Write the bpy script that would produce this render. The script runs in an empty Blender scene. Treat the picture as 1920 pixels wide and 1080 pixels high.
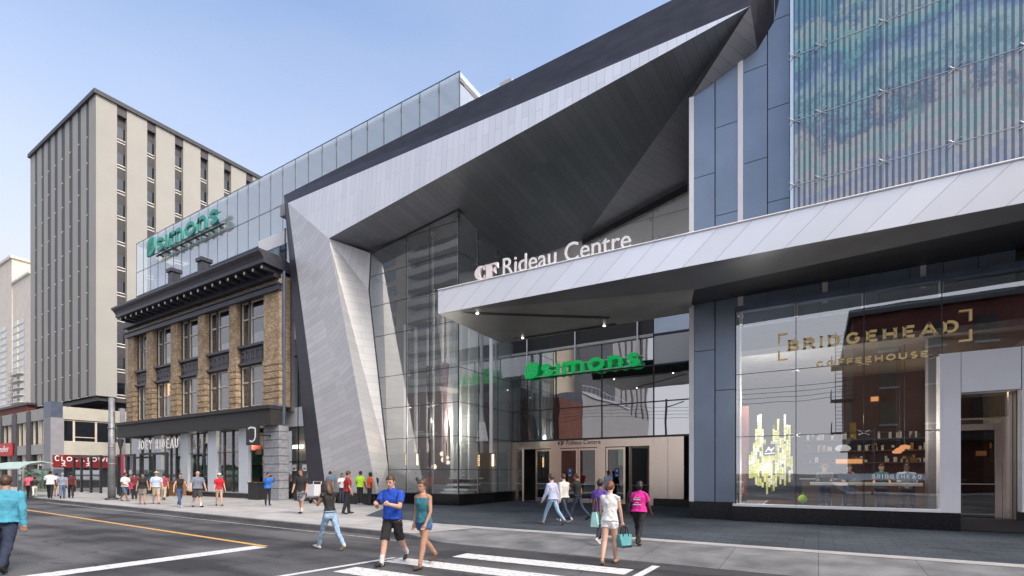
import bpy, bmesh, math, random
from mathutils import Vector, Matrix, kdtree, noise
V = Vector
rnd = random.Random(7)
S = bpy.context.scene
COL = S.collection
R = math.radians
# ---------------------------------------------------------------- camera frame (street runs along X, buildings face -Y)
F, CX, HY, CAMH = 930.0, 960.0, 886.0, 1.7
TH = math.atan2(1505.0, 930.0)
FW = (-math.cos(TH), math.sin(TH)); RT = (math.sin(TH), math.cos(TH))
ROADZ = -0.13

def ray(px, py):
    a = (px - CX) / F
    return (FW[0] + a * RT[0], FW[1] + a * RT[1], (HY - py) / F)
def PY(px, py, Y):
    d = ray(px, py); t = Y / d[1]; return V((d[0] * t, Y, CAMH + d[2] * t))
def PX(px, py, X):
    d = ray(px, py); t = X / d[0]; return V((X, d[1] * t, CAMH + d[2] * t))
def PZ(px, py, z):
    d = ray(px, py); t = (z - CAMH) / d[2]; return V((d[0] * t, d[1] * t, z))
def xY(px, Y): return PY(px, HY, Y).x
def zY(px, py, Y): return PY(px, py, Y).z
def yX(px, X): return PX(px, HY, X).y
def zX(px, py, X): return PX(px, py, X).z

# ---------------------------------------------------------------- mesh builder
ORG = {}
class MB:
    def __init__(s): s.v = []; s.f = []; s.u = []; s.m = []
    def face(s, pts, m=0, ud=None, uv=None):
        pts = [V(p) for p in pts]
        i = len(s.v); s.v += pts; s.f.append(list(range(i, i + len(pts)))); s.m.append(m)
        if uv: s.u.append(uv); return
        n = V((0, 0, 0))
        for k in range(len(pts)):
            a, b = pts[k], pts[(k + 1) % len(pts)]
            n += a.cross(b)
        if n.length < 1e-12: n = V((0, 0, 1))
        n.normalize()
        if ud is None:
            ud = V((-n.y, n.x, 0)) if abs(n.z) < .9 else V((1, 0, 0))
        ud = V(ud); ud = (ud - n * ud.dot(n))
        if ud.length < 1e-9: ud = V((1, 0, 0))
        ud.normalize(); vd = n.cross(ud)
        s.u.append([(p.dot(ud), p.dot(vd)) for p in pts])
    def box(s, x0, x1, y0, y1, z0, z1, m=0):
        if x0 > x1: x0, x1 = x1, x0
        if y0 > y1: y0, y1 = y1, y0
        if z0 > z1: z0, z1 = z1, z0
        s.face([(x0,y0,z0),(x1,y0,z0),(x1,y0,z1),(x0,y0,z1)], m)
        s.face([(x1,y1,z0),(x0,y1,z0),(x0,y1,z1),(x1,y1,z1)], m)
        s.face([(x0,y1,z0),(x0,y0,z0),(x0,y0,z1),(x0,y1,z1)], m)
        s.face([(x1,y0,z0),(x1,y1,z0),(x1,y1,z1),(x1,y0,z1)], m)
        s.face([(x0,y0,z1),(x1,y0,z1),(x1,y1,z1),(x0,y1,z1)], m)
        s.face([(x0,y1,z0),(x1,y1,z0),(x1,y0,z0),(x0,y0,z0)], m)
        return s
    def prism(s, pts, vec, m=0, ud=None):
        pts = [V(p) for p in pts]; vec = V(vec); q = [p + vec for p in pts]
        s.face(pts, m, ud); s.face(q[::-1], m, ud)
        for k in range(len(pts)):
            j = (k + 1) % len(pts)
            s.face([pts[j], pts[k], q[k], q[j]], m)
        return s
    def tube(s, pts, r, n=8, m=0, cap=True):
        pts = [V(p) for p in pts]
        rs = r if isinstance(r, (list, tuple)) else [r] * len(pts)
        t0 = (pts[1] - pts[0]).normalized()
        up = V((0, 0, 1)) if abs(t0.z) < .9 else V((1, 0, 0))
        x = t0.cross(up).normalized(); rings = []
        for k, p in enumerate(pts):
            t = (pts[min(k + 1, len(pts) - 1)] - pts[max(k - 1, 0)])
            if t.length < 1e-9: t = t0
            t.normalize(); x = (x - t * x.dot(t)).normalized(); y = t.cross(x)
            i = len(s.v)
            for a in range(n):
                w = 2 * math.pi * a / n
                s.v.append(p + (x * math.cos(w) + y * math.sin(w)) * rs[k])
            rings.append(i)
        for k in range(len(rings) - 1):
            for a in range(n):
                b = (a + 1) % n
                s.f.append([rings[k] + a, rings[k] + b, rings[k + 1] + b, rings[k + 1] + a]); s.m.append(m)
                s.u.append([(a / n, k), (a / n + 1 / n, k), (a / n + 1 / n, k + 1), (a / n, k + 1)])
        if cap:
            s.f.append([rings[0] + a for a in range(n)][::-1]); s.m.append(m); s.u.append([(0, 0)] * n)
            s.f.append([rings[-1] + a for a in range(n)]); s.m.append(m); s.u.append([(0, 0)] * n)
        return s
    def loft(s, rings, n=14, m=0, cap=True):
        """rings: (centre, rx, ry[, rot]) horizontal ellipses"""
        ids = []
        for (c, rx, ry) in rings:
            i = len(s.v); ids.append(i)
            for a in range(n):
                w = 2 * math.pi * a / n
                s.v.append(V(c) + V((math.cos(w) * rx, math.sin(w) * ry, 0)))
        for k in range(len(ids) - 1):
            for a in range(n):
                b = (a + 1) % n
                s.f.append([ids[k] + a, ids[k] + b, ids[k + 1] + b, ids[k + 1] + a]); s.m.append(m); s.u.append([(0, 0)] * 4)
        if cap:
            s.f.append([ids[0] + a for a in range(n)][::-1]); s.m.append(m); s.u.append([(0, 0)] * n)
            s.f.append([ids[-1] + a for a in range(n)]); s.m.append(m); s.u.append([(0, 0)] * n)
        return s
    def ball(s, c, rx, ry, rz, n=12, k=8, m=0):
        c = V(c); rings = []
        for j in range(k + 1):
            w = -math.pi / 2 + math.pi * j / k
            e = max(math.cos(w), .02)
            rings.append((c + V((0, 0, math.sin(w) * rz)), rx * e, ry * e))
        return s.loft(rings, n, m)
    def ribbon(s, pts, w, depth, m=0, closed=False, org=(0, 0, 0), sc=1.0, mirror=False):
        """stroke in the XZ plane, front face towards -Y"""
        P = [V((p[0], p[1])) for p in pts]; n = len(P); L = []; Rr = []
        for k in range(n):
            a = P[k - 1] if (k > 0 or closed) else None
            b = P[(k + 1) % n] if (k < n - 1 or closed) else None
            d1 = (P[k] - a).normalized() if a is not None else None
            d2 = (b - P[k]).normalized() if b is not None else None
            d1 = d1 or d2; d2 = d2 or d1
            n1 = V((-d1.y, d1.x)); n2 = V((-d2.y, d2.x)); mm = n1 + n2
            mm = n1 if mm.length < .3 else mm.normalized()
            k2 = min(1 / max(mm.dot(n1), .5), 2.0)
            ww = (w[k] if isinstance(w, (list, tuple)) else w) / 2
            L.append(P[k] + mm * ww * k2); Rr.append(P[k] - mm * ww * k2)
        o = V(org)
        def W(p, y): return o + V((p.x * sc, y, p.y * sc))
        rng = n if closed else n - 1
        for k in range(rng):
            j = (k + 1) % n
            s.face([W(L[k], 0), W(Rr[k], 0), W(Rr[j], 0), W(L[j], 0)], m)
            s.face([W(L[j], depth), W(Rr[j], depth), W(Rr[k], depth), W(L[k], depth)], m)
            s.face([W(L[k], 0), W(L[j], 0), W(L[j], depth), W(L[k], depth)], m)
            s.face([W(Rr[j], 0), W(Rr[k], 0), W(Rr[k], depth), W(Rr[j], depth)], m)
        if not closed:
            s.face([W(L[0], 0), W(L[0], depth), W(Rr[0], depth), W(Rr[0], 0)], m)
            s.face([W(L[-1], 0), W(Rr[-1], 0), W(Rr[-1], depth), W(L[-1], depth)], m)
        return s
    def build(s, name, mats, parent=None, local=False, smooth=False, bevel=0, weld=False):
        if not isinstance(mats, (list, tuple)): mats = [mats]
        if local: off = V((0, 0, 0))
        elif parent is not None: off = ORG.get(parent.name, V((0, 0, 0)))
        else:
            xs = [p.x for p in s.v]; ys = [p.y for p in s.v]; zs = [p.z for p in s.v]
            off = V(((min(xs) + max(xs)) / 2, (min(ys) + max(ys)) / 2, min(zs)))
        me = bpy.data.meshes.new(name)
        me.from_pydata([tuple(p - off) for p in s.v], [], s.f)
        for mt in mats: me.materials.append(mt)
        uvl = me.uv_layers.new(name='UVMap')
        flat = []
        for u in s.u:
            for a in u: flat += [a[0], a[1]]
        uvl.data.foreach_set('uv', flat)
        me.polygons.foreach_set('material_index', s.m)
        if smooth: me.polygons.foreach_set('use_smooth', [True] * len(s.f))
        me.update()
        o = bpy.data.objects.new(name, me); COL.objects.link(o)
        if parent is not None:
            o.parent = parent; ORG[o.name] = off
        elif not local: o.location = off; ORG[o.name] = off
        if bevel:
            md = o.modifiers.new('Bevel', 'BEVEL'); md.width = bevel; md.segments = 2; md.limit_method = 'ANGLE'; md.angle_limit = R(40)
        if weld or bevel:
            bm = bmesh.new(); bm.from_mesh(me); bmesh.ops.remove_doubles(bm, verts=bm.verts, dist=1e-5); bm.to_mesh(me); bm.free()
        return o

def tag(o, label, cat, group=None, kind=None):
    if label: o['label'] = label
    if cat: o['category'] = cat
    if group: o['group'] = group
    if kind: o['kind'] = kind
    return o
def thing(name, label, cat, loc=(0, 0, 0), rz=0.0, group=None):
    o = bpy.data.objects.new(name, None); COL.objects.link(o)
    o.empty_display_size = .3; o.location = loc; o.rotation_euler = (0, 0, rz)
    ORG[o.name] = V(loc)
    return tag(o, label, cat, group)
def copy_tree(o, parent=None, loc=None, rz=None, label=None):
    c = o.copy(); COL.objects.link(c)
    if parent is not None: c.parent = parent
    for ch in list(o.children): copy_tree(ch, c)
    if loc is not None: c.location = loc
    if rz is not None: c.rotation_euler = (0, 0, rz)
    if label: c['label'] = label
    return c

# ---------------------------------------------------------------- materials
def newmat(name):
    m = bpy.data.materials.new(name); m.use_nodes = True
    nt = m.node_tree; nt.nodes.clear()
    out = nt.nodes.new('ShaderNodeOutputMaterial')
    return m, nt, out
def N(nt, t, **kw):
    n = nt.nodes.new(t)
    for k, v in kw.items():
        if k.startswith('i_'): n.inputs[k[2:]].default_value = v
        else: setattr(n, k, v)
    return n
def L(nt, a, b): nt.links.new(a, b)
def c4(c): return (c[0], c[1], c[2], 1.0)
def mul(c, k): return tuple(min(1, x * k) for x in c)
def noise_mix(nt, c1, c2, scale, detail=4, lo=.35, hi=.65, vec=None, stretch=None):
    tc = N(nt, 'ShaderNodeTexCoord')
    src = vec or tc.outputs['Object']
    if stretch:
        mp = N(nt, 'ShaderNodeMapping'); mp.inputs['Scale'].default_value = stretch
        L(nt, src, mp.inputs['Vector']); src = mp.outputs['Vector']
    no = N(nt, 'ShaderNodeTexNoise'); no.inputs['Scale'].default_value = scale; no.inputs['Detail'].default_value = detail
    L(nt, src, no.inputs['Vector'])
    rp = N(nt, 'ShaderNodeMapRange'); rp.inputs['From Min'].default_value = lo; rp.inputs['From Max'].default_value = hi
    L(nt, no.outputs['Fac'], rp.inputs['Value'])
    mx = N(nt, 'ShaderNodeMix', data_type='RGBA')
    L(nt, rp.outputs[0], mx.inputs['Factor'])
    for k, c in ((6, c1), (7, c2)):
        if isinstance(c, tuple): mx.inputs[k].default_value = c4(c)
        else: L(nt, c, mx.inputs[k])
    return mx.outputs[2], no
def P_(nt, out, rough=.6, metal=0.0, spec=.5):
    p = N(nt, 'ShaderNodeBsdfPrincipled')
    p.inputs['Roughness'].default_value = rough; p.inputs['Metallic'].default_value = metal
    p.inputs['Specular IOR Level'].default_value = spec
    L(nt, p.outputs[0], out.inputs[0]); return p
def M(name, col, rough=.6, metal=0.0, ns=3.0, na=.18, bump=0.0, bs=40.0, spec=.5, stretch=None):
    m, nt, out = newmat(name); p = P_(nt, out, rough, metal, spec)
    o, no = noise_mix(nt, mul(col, 1 - na), mul(col, 1 + na), ns, 6, .3, .7, stretch=stretch)
    L(nt, o, p.inputs['Base Color'])
    # roughness varies with the same noise
    mr = N(nt, 'ShaderNodeMapRange'); mr.inputs['To Min'].default_value = max(.02, rough * .8); mr.inputs['To Max'].default_value = min(1, rough * 1.2)
    L(nt, no.outputs['Fac'], mr.inputs['Value']); L(nt, mr.outputs[0], p.inputs['Roughness'])
    if bump:
        tc = N(nt, 'ShaderNodeTexCoord'); n2 = N(nt, 'ShaderNodeTexNoise'); n2.inputs['Scale'].default_value = bs; n2.inputs['Detail'].default_value = 5
        L(nt, tc.outputs['Object'], n2.inputs['Vector'])
        b = N(nt, 'ShaderNodeBump'); b.inputs['Strength'].default_value = bump; b.inputs['Distance'].default_value = .02
        L(nt, n2.outputs['Fac'], b.inputs['Height']); L(nt, b.outputs[0], p.inputs['Normal'])
    return m
def emit(name, col, strength):
    m, nt, out = newmat(name)
    e = N(nt, 'ShaderNodeEmission'); e.inputs[0].default_value = c4(col); e.inputs[1].default_value = strength
    L(nt, e.outputs[0], out.inputs[0]); return m
def bricky(name, c1, c2, mort, bw, bh, ms, rough=.6, metal=0.0, bias=0.0, off=.5, bump=.4, big=None, bigamt=.2, spec=.5, sq=1.0):
    """brick / plank / paver pattern on the metric UV map"""
    m, nt, out = newmat(name); p = P_(nt, out, rough, metal, spec)
    uv = N(nt, 'ShaderNodeUVMap')
    b = N(nt, 'ShaderNodeTexBrick'); b.offset = off; b.squash = sq
    b.inputs['Scale'].default_value = 1; b.inputs['Brick Width'].default_value = bw; b.inputs['Row Height'].default_value = bh
    b.inputs['Mortar Size'].default_value = ms; b.inputs['Mortar Smooth'].default_value = .2; b.inputs['Bias'].default_value = bias
    b.inputs['Color1'].default_value = c4(c1); b.inputs['Color2'].default_value = c4(c2); b.inputs['Mortar'].default_value = c4(mort)
    L(nt, uv.outputs[0], b.inputs['Vector'])
    col = b.outputs['Color']
    tc = N(nt, 'ShaderNodeTexCoord')
    no = N(nt, 'ShaderNodeTexNoise'); no.inputs['Scale'].default_value = big or .6; no.inputs['Detail'].default_value = 6
    L(nt, tc.outputs['Object'], no.inputs['Vector'])
    mr = N(nt, 'ShaderNodeMapRange'); mr.inputs['From Min'].default_value = .3; mr.inputs['From Max'].default_value = .7
    mr.inputs['To Min'].default_value = 1 - bigamt; mr.inputs['To Max'].default_value = 1 + bigamt
    L(nt, no.outputs['Fac'], mr.inputs['Value'])
    mx = N(nt, 'ShaderNodeVectorMath', operation='SCALE')
    L(nt, col, mx.inputs[0]); L(nt, mr.outputs[0], mx.inputs['Scale']); L(nt, mx.outputs[0], p.inputs['Base Color'])
    bp = N(nt, 'ShaderNodeBump'); bp.invert = True; bp.inputs['Strength'].default_value = bump; bp.inputs['Distance'].default_value = .01
    L(nt, b.outputs['Fac'], bp.inputs['Height']); L(nt, bp.outputs[0], p.inputs['Normal'])
    return m
def glass(name, tint=(.9, .95, .95), f0=.06, top=1.0, rough=0.0, wave=0.0, body=0.0, bodycol=(.6, .7, .7)):
    """pane: see-through layer plus a mirror layer that grows towards grazing view"""
    m, nt, out = newmat(name)
    lw = N(nt, 'ShaderNodeLayerWeight'); lw.inputs['Blend'].default_value = .5
    pw = N(nt, 'ShaderNodeMath', operation='POWER'); pw.inputs[1].default_value = 3.0
    L(nt, lw.outputs['Facing'], pw.inputs[0])
    mr = N(nt, 'ShaderNodeMapRange'); mr.inputs['To Min'].default_value = f0; mr.inputs['To Max'].default_value = top
    L(nt, pw.outputs[0], mr.inputs['Value'])
    tr = N(nt, 'ShaderNodeBsdfTransparent'); tr.inputs[0].default_value = c4(tint)
    gl = N(nt, 'ShaderNodeBsdfGlossy'); gl.inputs['Roughness'].default_value = rough; gl.inputs[0].default_value = (.92, .95, .97, 1)
    base = tr.outputs[0]
    if body:
        df = N(nt, 'ShaderNodeBsdfDiffuse'); df.inputs[0].default_value = c4(bodycol)
        mb = N(nt, 'ShaderNodeMixShader'); mb.inputs[0].default_value = body
        L(nt, tr.outputs[0], mb.inputs[1]); L(nt, df.outputs[0], mb.inputs[2]); base = mb.outputs[0]
    if wave:
        tc = N(nt, 'ShaderNodeTexCoord'); no = N(nt, 'ShaderNodeTexNoise'); no.inputs['Scale'].default_value = .55; no.inputs['Detail'].default_value = 1
        L(nt, tc.outputs['Object'], no.inputs['Vector'])
        b = N(nt, 'ShaderNodeBump'); b.inputs['Strength'].default_value = wave; b.inputs['Distance'].default_value = .05
        L(nt, no.outputs['Fac'], b.inputs['Height']); L(nt, b.outputs[0], gl.inputs['Normal'])
    mx = N(nt, 'ShaderNodeMixShader'); L(nt, mr.outputs[0], mx.inputs[0]); L(nt, base, mx.inputs[1]); L(nt, gl.outputs[0], mx.inputs[2])
    L(nt, mx.outputs[0], out.inputs[0]); return m

# metal cladding: planks on the UV map (u along the plank)
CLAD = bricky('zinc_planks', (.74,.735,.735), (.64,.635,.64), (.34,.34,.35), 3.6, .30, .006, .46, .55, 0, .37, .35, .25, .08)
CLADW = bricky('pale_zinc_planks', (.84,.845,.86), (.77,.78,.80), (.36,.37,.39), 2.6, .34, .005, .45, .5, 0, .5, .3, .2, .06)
CLADF = bricky('canopy_planks', (.86,.87,.89), (.80,.81,.83), (.36,.37,.40), 900.0, .62, .006, .44, .6, 0, .0, .3, .2, .06)
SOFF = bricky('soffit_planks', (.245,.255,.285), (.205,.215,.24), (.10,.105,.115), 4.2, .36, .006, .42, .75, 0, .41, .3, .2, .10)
SOFF2 = bricky('soffit_planks_lightened', (.43,.44,.47), (.38,.39,.415), (.2,.2,.22), 4.2, .36, .006, .42, .7, 0, .41, .3, .2, .10)  # soffit planks lightened: light in the deep recess put into the colour
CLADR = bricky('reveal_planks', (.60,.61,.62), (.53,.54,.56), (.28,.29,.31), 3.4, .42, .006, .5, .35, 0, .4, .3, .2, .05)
DARKCLAD = M('dark_zinc', (.045,.045,.058), .45, .35, 1.2, .25, .1, 6, stretch=(1, 1, 3))
BLACK = M('black_granite', (.012,.012,.014), .22, 0, 20, .3)
BLACKP = M('black_paint', (.02,.02,.022), .45, 0, 8, .3)
CHAR = M('charcoal_paint', (.05,.05,.055), .5, 0, 4, .2)
WHITEP = M('white_panel', (.72,.73,.75), .35, 0, .8, .05)
FINW = M('white_fin_metal', (.80,.80,.81), .4, .1, 1, .04)
BLUEP = M('blue_grey_panel', (.23,.285,.36), .36, .55, .5, .12)
GREYP = M('grey_panel', (.44,.45,.45), .4, .3, .4, .1)
STEEL = M('brushed_steel', (.84,.72,.61), .24, .92, .35, .06, .03, 1.2)
ALU = M('aluminium', (.62,.62,.63), .35, .9, 3, .1)
DKFRAME = M('dark_frame', (.035,.037,.042), .4, .3, 5, .2)
SLATE = M('slate_blue_trim', (.10,.13,.18), .4, .3, 2, .15)
GL_SHOP = glass('shop_glass', (.86,.88,.88), .40, 1.0, 0, .05)
GL_BOX = glass('corner_glass', (.80,.87,.88), .30, 1.0, 0, .08, .15, (.62,.69,.73))
GL_ENT = glass('entrance_glass', (.16,.17,.17), .50, 1.0, 0, .12)
GL_ROOF = glass('roof_glass', (.93,.97,.98), .24, .75, 0, .05, .40, (.80,.90,.96))
GL_DARK = glass('dark_window', (.30,.31,.32), .16, .95, 0, .10)
GL_DARKB = glass("sash_pane", (.62, .64, .66), .14, .95, 0, .08)
GL_SHOPB = glass("store_pane", (.72, .76, .75), .16, .95, 0, .06)
GL_CLEAR = glass('clear_pane', (.88,.92,.90), .06, .9)
BRICK = bricky('tan_brick', (.60,.455,.29), (.30,.21,.125), (.20,.165,.125), .225, .075, .010, .85, 0, -.1, .5, .6, 1.5, .25, .3)
STONE = M('grey_stone', (.30,.31,.34), .7, 0, 5, .2, .3, 30)
CREAM = M('cream_concrete', (.48,.46,.39), .8, 0, 1.1, .08, .15, 25)
GREYCON = M('grey_concrete', (.27,.27,.29), .75, 0, 1.3, .1, .1, 20)
LAV = M('pale_grey_pier', (.50,.49,.48), .8, 0, .6, .06)
TOWERB = M('tower_cream', (.355,.35,.32), .85, 0, .35, .05, .1, 20)
CREAMFR = M('cream_window_frame', (.62,.57,.47), .5, 0, 5, .08)
NAVY = M('navy_painted_metal', (.045,.047,.062), .4, .1, 4, .25, .2, 15)
INTD = M('dark_interior', (.035,.03,.028), .8, 0, 1, .4)
INTB = M('brown_interior', (.16,.10,.065), .7, 0, 1, .3)
INTW = M('white_interior', (.74,.74,.72), .6, 0, 1, .05)
RED = M('red_sign', (.20,.012,.014), .5, 0, 3, .12)
REDB = M('red_brick_far', (.16,.045,.035), .85, 0, 2, .25)
WHITEL = M('white_letter', (.85,.84,.82), .4, 0, 3, .04)
PINKW = M('pinkish_white_letter', (.88,.80,.79), .4, 0, 3, .04)
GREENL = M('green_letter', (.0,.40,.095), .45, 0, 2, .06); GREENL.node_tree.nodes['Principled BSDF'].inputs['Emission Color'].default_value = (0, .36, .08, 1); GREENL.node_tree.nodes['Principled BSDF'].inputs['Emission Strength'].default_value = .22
TEALL = M('teal_letter', (.055,.36,.30), .5, 0, 2, .08)
GOLD = M('gold_letter', (1.0,.73,.30), .40, .10, 3, .05)
GREENF = M('frosted_green', (.45,.58,.52), .5, 0, 2, .1)
# ================================================================= GROUND
def asphalt():
    m, nt, out = newmat('asphalt'); p = P_(nt, out, .9, 0, .2)
    tc = N(nt, 'ShaderNodeTexCoord')
    mp = N(nt, 'ShaderNodeMapping'); mp.inputs['Scale'].default_value = (.10, .9, 1); L(nt, tc.outputs['Object'], mp.inputs['Vector'])
    n1 = N(nt, 'ShaderNodeTexNoise'); n1.inputs['Scale'].default_value = 1.0; n1.inputs['Detail'].default_value = 6; L(nt, mp.outputs[0], n1.inputs['Vector'])
    n2 = N(nt, 'ShaderNodeTexNoise'); n2.inputs['Scale'].default_value = .35; n2.inputs['Detail'].default_value = 8; L(nt, tc.outputs['Object'], n2.inputs['Vector'])
    n3 = N(nt, 'ShaderNodeTexNoise'); n3.inputs['Scale'].default_value = 55; n3.inputs['Detail'].default_value = 3; L(nt, tc.outputs['Object'], n3.inputs['Vector'])
    a = N(nt, 'ShaderNodeMath', operation='ADD'); L(nt, n1.outputs['Fac'], a.inputs[0]); L(nt, n2.outputs['Fac'], a.inputs[1])
    cr = N(nt, 'ShaderNodeValToRGB'); cr.color_ramp.elements[0].position = .43; cr.color_ramp.elements[0].color = (.042, .044, .048, 1)
    cr.color_ramp.elements[1].position = .575; cr.color_ramp.elements[1].color = (.125, .126, .130, 1)
    hf = N(nt, 'ShaderNodeMath', operation='MULTIPLY'); hf.inputs[1].default_value = .5; L(nt, a.outputs[0], hf.inputs[0]); L(nt, hf.outputs[0], cr.inputs[0])
    # worn flecks of old paint and pale aggregate
    n4 = N(nt, 'ShaderNodeTexNoise'); n4.inputs['Scale'].default_value = 7; n4.inputs['Detail'].default_value = 9; n4.inputs['Roughness'].default_value = .7
    mp4 = N(nt, 'ShaderNodeMapping'); mp4.inputs['Scale'].default_value = (.6, 1, 1); L(nt, tc.outputs['Object'], mp4.inputs['Vector']); L(nt, mp4.outputs[0], n4.inputs['Vector'])
    fl = N(nt, 'ShaderNodeMapRange'); fl.inputs['From Min'].default_value = .66; fl.inputs['From Max'].default_value = .72; fl.inputs['To Max'].default_value = .55; L(nt, n4.outputs['Fac'], fl.inputs['Value'])
    m1 = N(nt, 'ShaderNodeMix', data_type='RGBA'); m1.inputs[7].default_value = (.28, .28, .27, 1); L(nt, fl.outputs[0], m1.inputs[0]); L(nt, cr.outputs[0], m1.inputs[6])
    # cracks
    vo = N(nt, 'ShaderNodeTexVoronoi', feature='DISTANCE_TO_EDGE'); vo.inputs['Scale'].default_value = .22
    wn = N(nt, 'ShaderNodeTexNoise'); wn.inputs['Scale'].default_value = 1.2; wn.inputs['Detail'].default_value = 5; L(nt, tc.outputs['Object'], wn.inputs['Vector'])
    va = N(nt, 'ShaderNodeVectorMath', operation='SCALE'); va.inputs['Scale'].default_value = 1.3; L(nt, wn.outputs['Color'], va.inputs[0])
    vb = N(nt, 'ShaderNodeVectorMath', operation='ADD'); L(nt, va.outputs[0], vb.inputs[0]); L(nt, tc.outputs['Object'], vb.inputs[1]); L(nt, vb.outputs[0], vo.inputs['Vector'])
    ck = N(nt, 'ShaderNodeMapRange'); ck.inputs['From Min'].default_value = .0; ck.inputs['From Max'].default_value = .006; ck.inputs['To Min'].default_value = .75; ck.inputs['To Max'].default_value = 0; L(nt, vo.outputs['Distance'], ck.inputs['Value'])
    m2 = N(nt, 'ShaderNodeMix', data_type='RGBA'); m2.inputs[7].default_value = (.02, .02, .021, 1); L(nt, ck.outputs[0], m2.inputs[0]); L(nt, m1.outputs[2], m2.inputs[6])
    gr = N(nt, 'ShaderNodeMapRange'); gr.inputs['From Min'].default_value = .3; gr.inputs['From Max'].default_value = .7; gr.inputs['To Min'].default_value = .72; gr.inputs['To Max'].default_value = 1.28; L(nt, n3.outputs['Fac'], gr.inputs['Value'])
    sc = N(nt, 'ShaderNodeVectorMath', operation='SCALE'); L(nt, m2.outputs[2], sc.inputs[0]); L(nt, gr.outputs[0], sc.inputs['Scale']); L(nt, sc.outputs[0], p.inputs['Base Color'])
    b = N(nt, 'ShaderNodeBump'); b.inputs['Strength'].default_value = .5; b.inputs['Distance'].default_value = .006; L(nt, n3.outputs['Fac'], b.inputs['Height']); L(nt, b.outputs[0], p.inputs['Normal'])
    return m
def paint(name, col, wear=.55):
    m, nt, out = newmat(name); p = P_(nt, out, .7)
    tc = N(nt, 'ShaderNodeTexCoord'); n = N(nt, 'ShaderNodeTexNoise'); n.inputs['Scale'].default_value = 9; n.inputs['Detail'].default_value = 10; n.inputs['Roughness'].default_value = .75
    L(nt, tc.outputs['Object'], n.inputs['Vector'])
    r = N(nt, 'ShaderNodeMapRange'); r.inputs['From Min'].default_value = wear; r.inputs['From Max'].default_value = wear + .12; L(nt, n.outputs['Fac'], r.inputs['Value'])
    mx = N(nt, 'ShaderNodeMix', data_type='RGBA'); mx.inputs[6].default_value = c4(col); mx.inputs[7].default_value = (.13, .13, .13, 1); L(nt, r.outputs[0], mx.inputs[0])
    L(nt, mx.outputs[2], p.inputs['Base Color']); return m
def sidewalk_mat():
    m, nt, out = newmat('concrete_sidewalk'); p = P_(nt, out, .85)
    uv = N(nt, 'ShaderNodeUVMap'); b = N(nt, 'ShaderNodeTexBrick'); b.offset = 0
    b.inputs['Scale'].default_value = 1; b.inputs['Brick Width'].default_value = 1.8; b.inputs['Row Height'].default_value = 1.8; b.inputs['Mortar Size'].default_value = .010
    b.inputs['Color1'].default_value = (.42, .415, .40, 1); b.inputs['Color2'].default_value = (.37, .365, .355, 1); b.inputs['Mortar'].default_value = (.14, .14, .135, 1)
    L(nt, uv.outputs[0], b.inputs['Vector'])
    tc = N(nt, 'ShaderNodeTexCoord'); n = N(nt, 'ShaderNodeTexNoise'); n.inputs['Scale'].default_value = .9; n.inputs['Detail'].default_value = 9; n.inputs['Roughness'].default_value = .65; L(nt, tc.outputs['Object'], n.inputs['Vector'])
    r = N(nt, 'ShaderNodeMapRange'); r.inputs['From Min'].default_value = .3; r.inputs['From Max'].default_value = .7; r.inputs['To Min'].default_value = .72; r.inputs['To Max'].default_value = 1.2; L(nt, n.outputs['Fac'], r.inputs['Value'])
    n2 = N(nt, 'ShaderNodeTexNoise'); n2.inputs['Scale'].default_value = 14; n2.inputs['Detail'].default_value = 4; L(nt, tc.outputs['Object'], n2.inputs['Vector'])
    r2 = N(nt, 'ShaderNodeMapRange'); r2.inputs['From Min'].default_value = .68; r2.inputs['From Max'].default_value = .74; r2.inputs['To Min'].default_value = 1; r2.inputs['To Max'].default_value = .7; L(nt, n2.outputs['Fac'], r2.inputs['Value'])
    mm = N(nt, 'ShaderNodeMath', operation='MULTIPLY'); L(nt, r.outputs[0], mm.inputs[0]); L(nt, r2.outputs[0], mm.inputs[1])
    s = N(nt, 'ShaderNodeVectorMath', operation='SCALE'); L(nt, b.outputs['Color'], s.inputs[0]); L(nt, mm.outputs[0], s.inputs['Scale']); L(nt, s.outputs[0], p.inputs['Base Color'])
    return m
ASPH = asphalt(); SIDE = sidewalk_mat()
RAMP = bricky('ramp_concrete', (.185, .19, .195), (.155, .16, .165), (.075, .08, .085), 1.6, 1.15, .008, .9, 0, 0, 0, .4, 1.3, .35, .2)
KERB = M('kerb_concrete', (.13, .13, .135), .85, 0, 1.5, .3, .3, 30)
BAND = M('light_concrete_band', (.36, .36, .35), .85, 0, 1.2, .2, .2, 40)
PAVE = bricky('slate_pavers', (.060, .073, .090), (.043, .053, .068), (.018, .022, .027), .62, .31, .010, .8, 0, 0, .5, .5, .5, .30, .2)
WPAINT = paint('white_road_paint', (.66, .66, .65), .525); YPAINT = paint('yellow_road_paint', (.62, .36, .10), .56)
PATCH = M('asphalt_patch', (.045, .046, .050), .85, 0, 2.5, .3, .4, 60)

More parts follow.
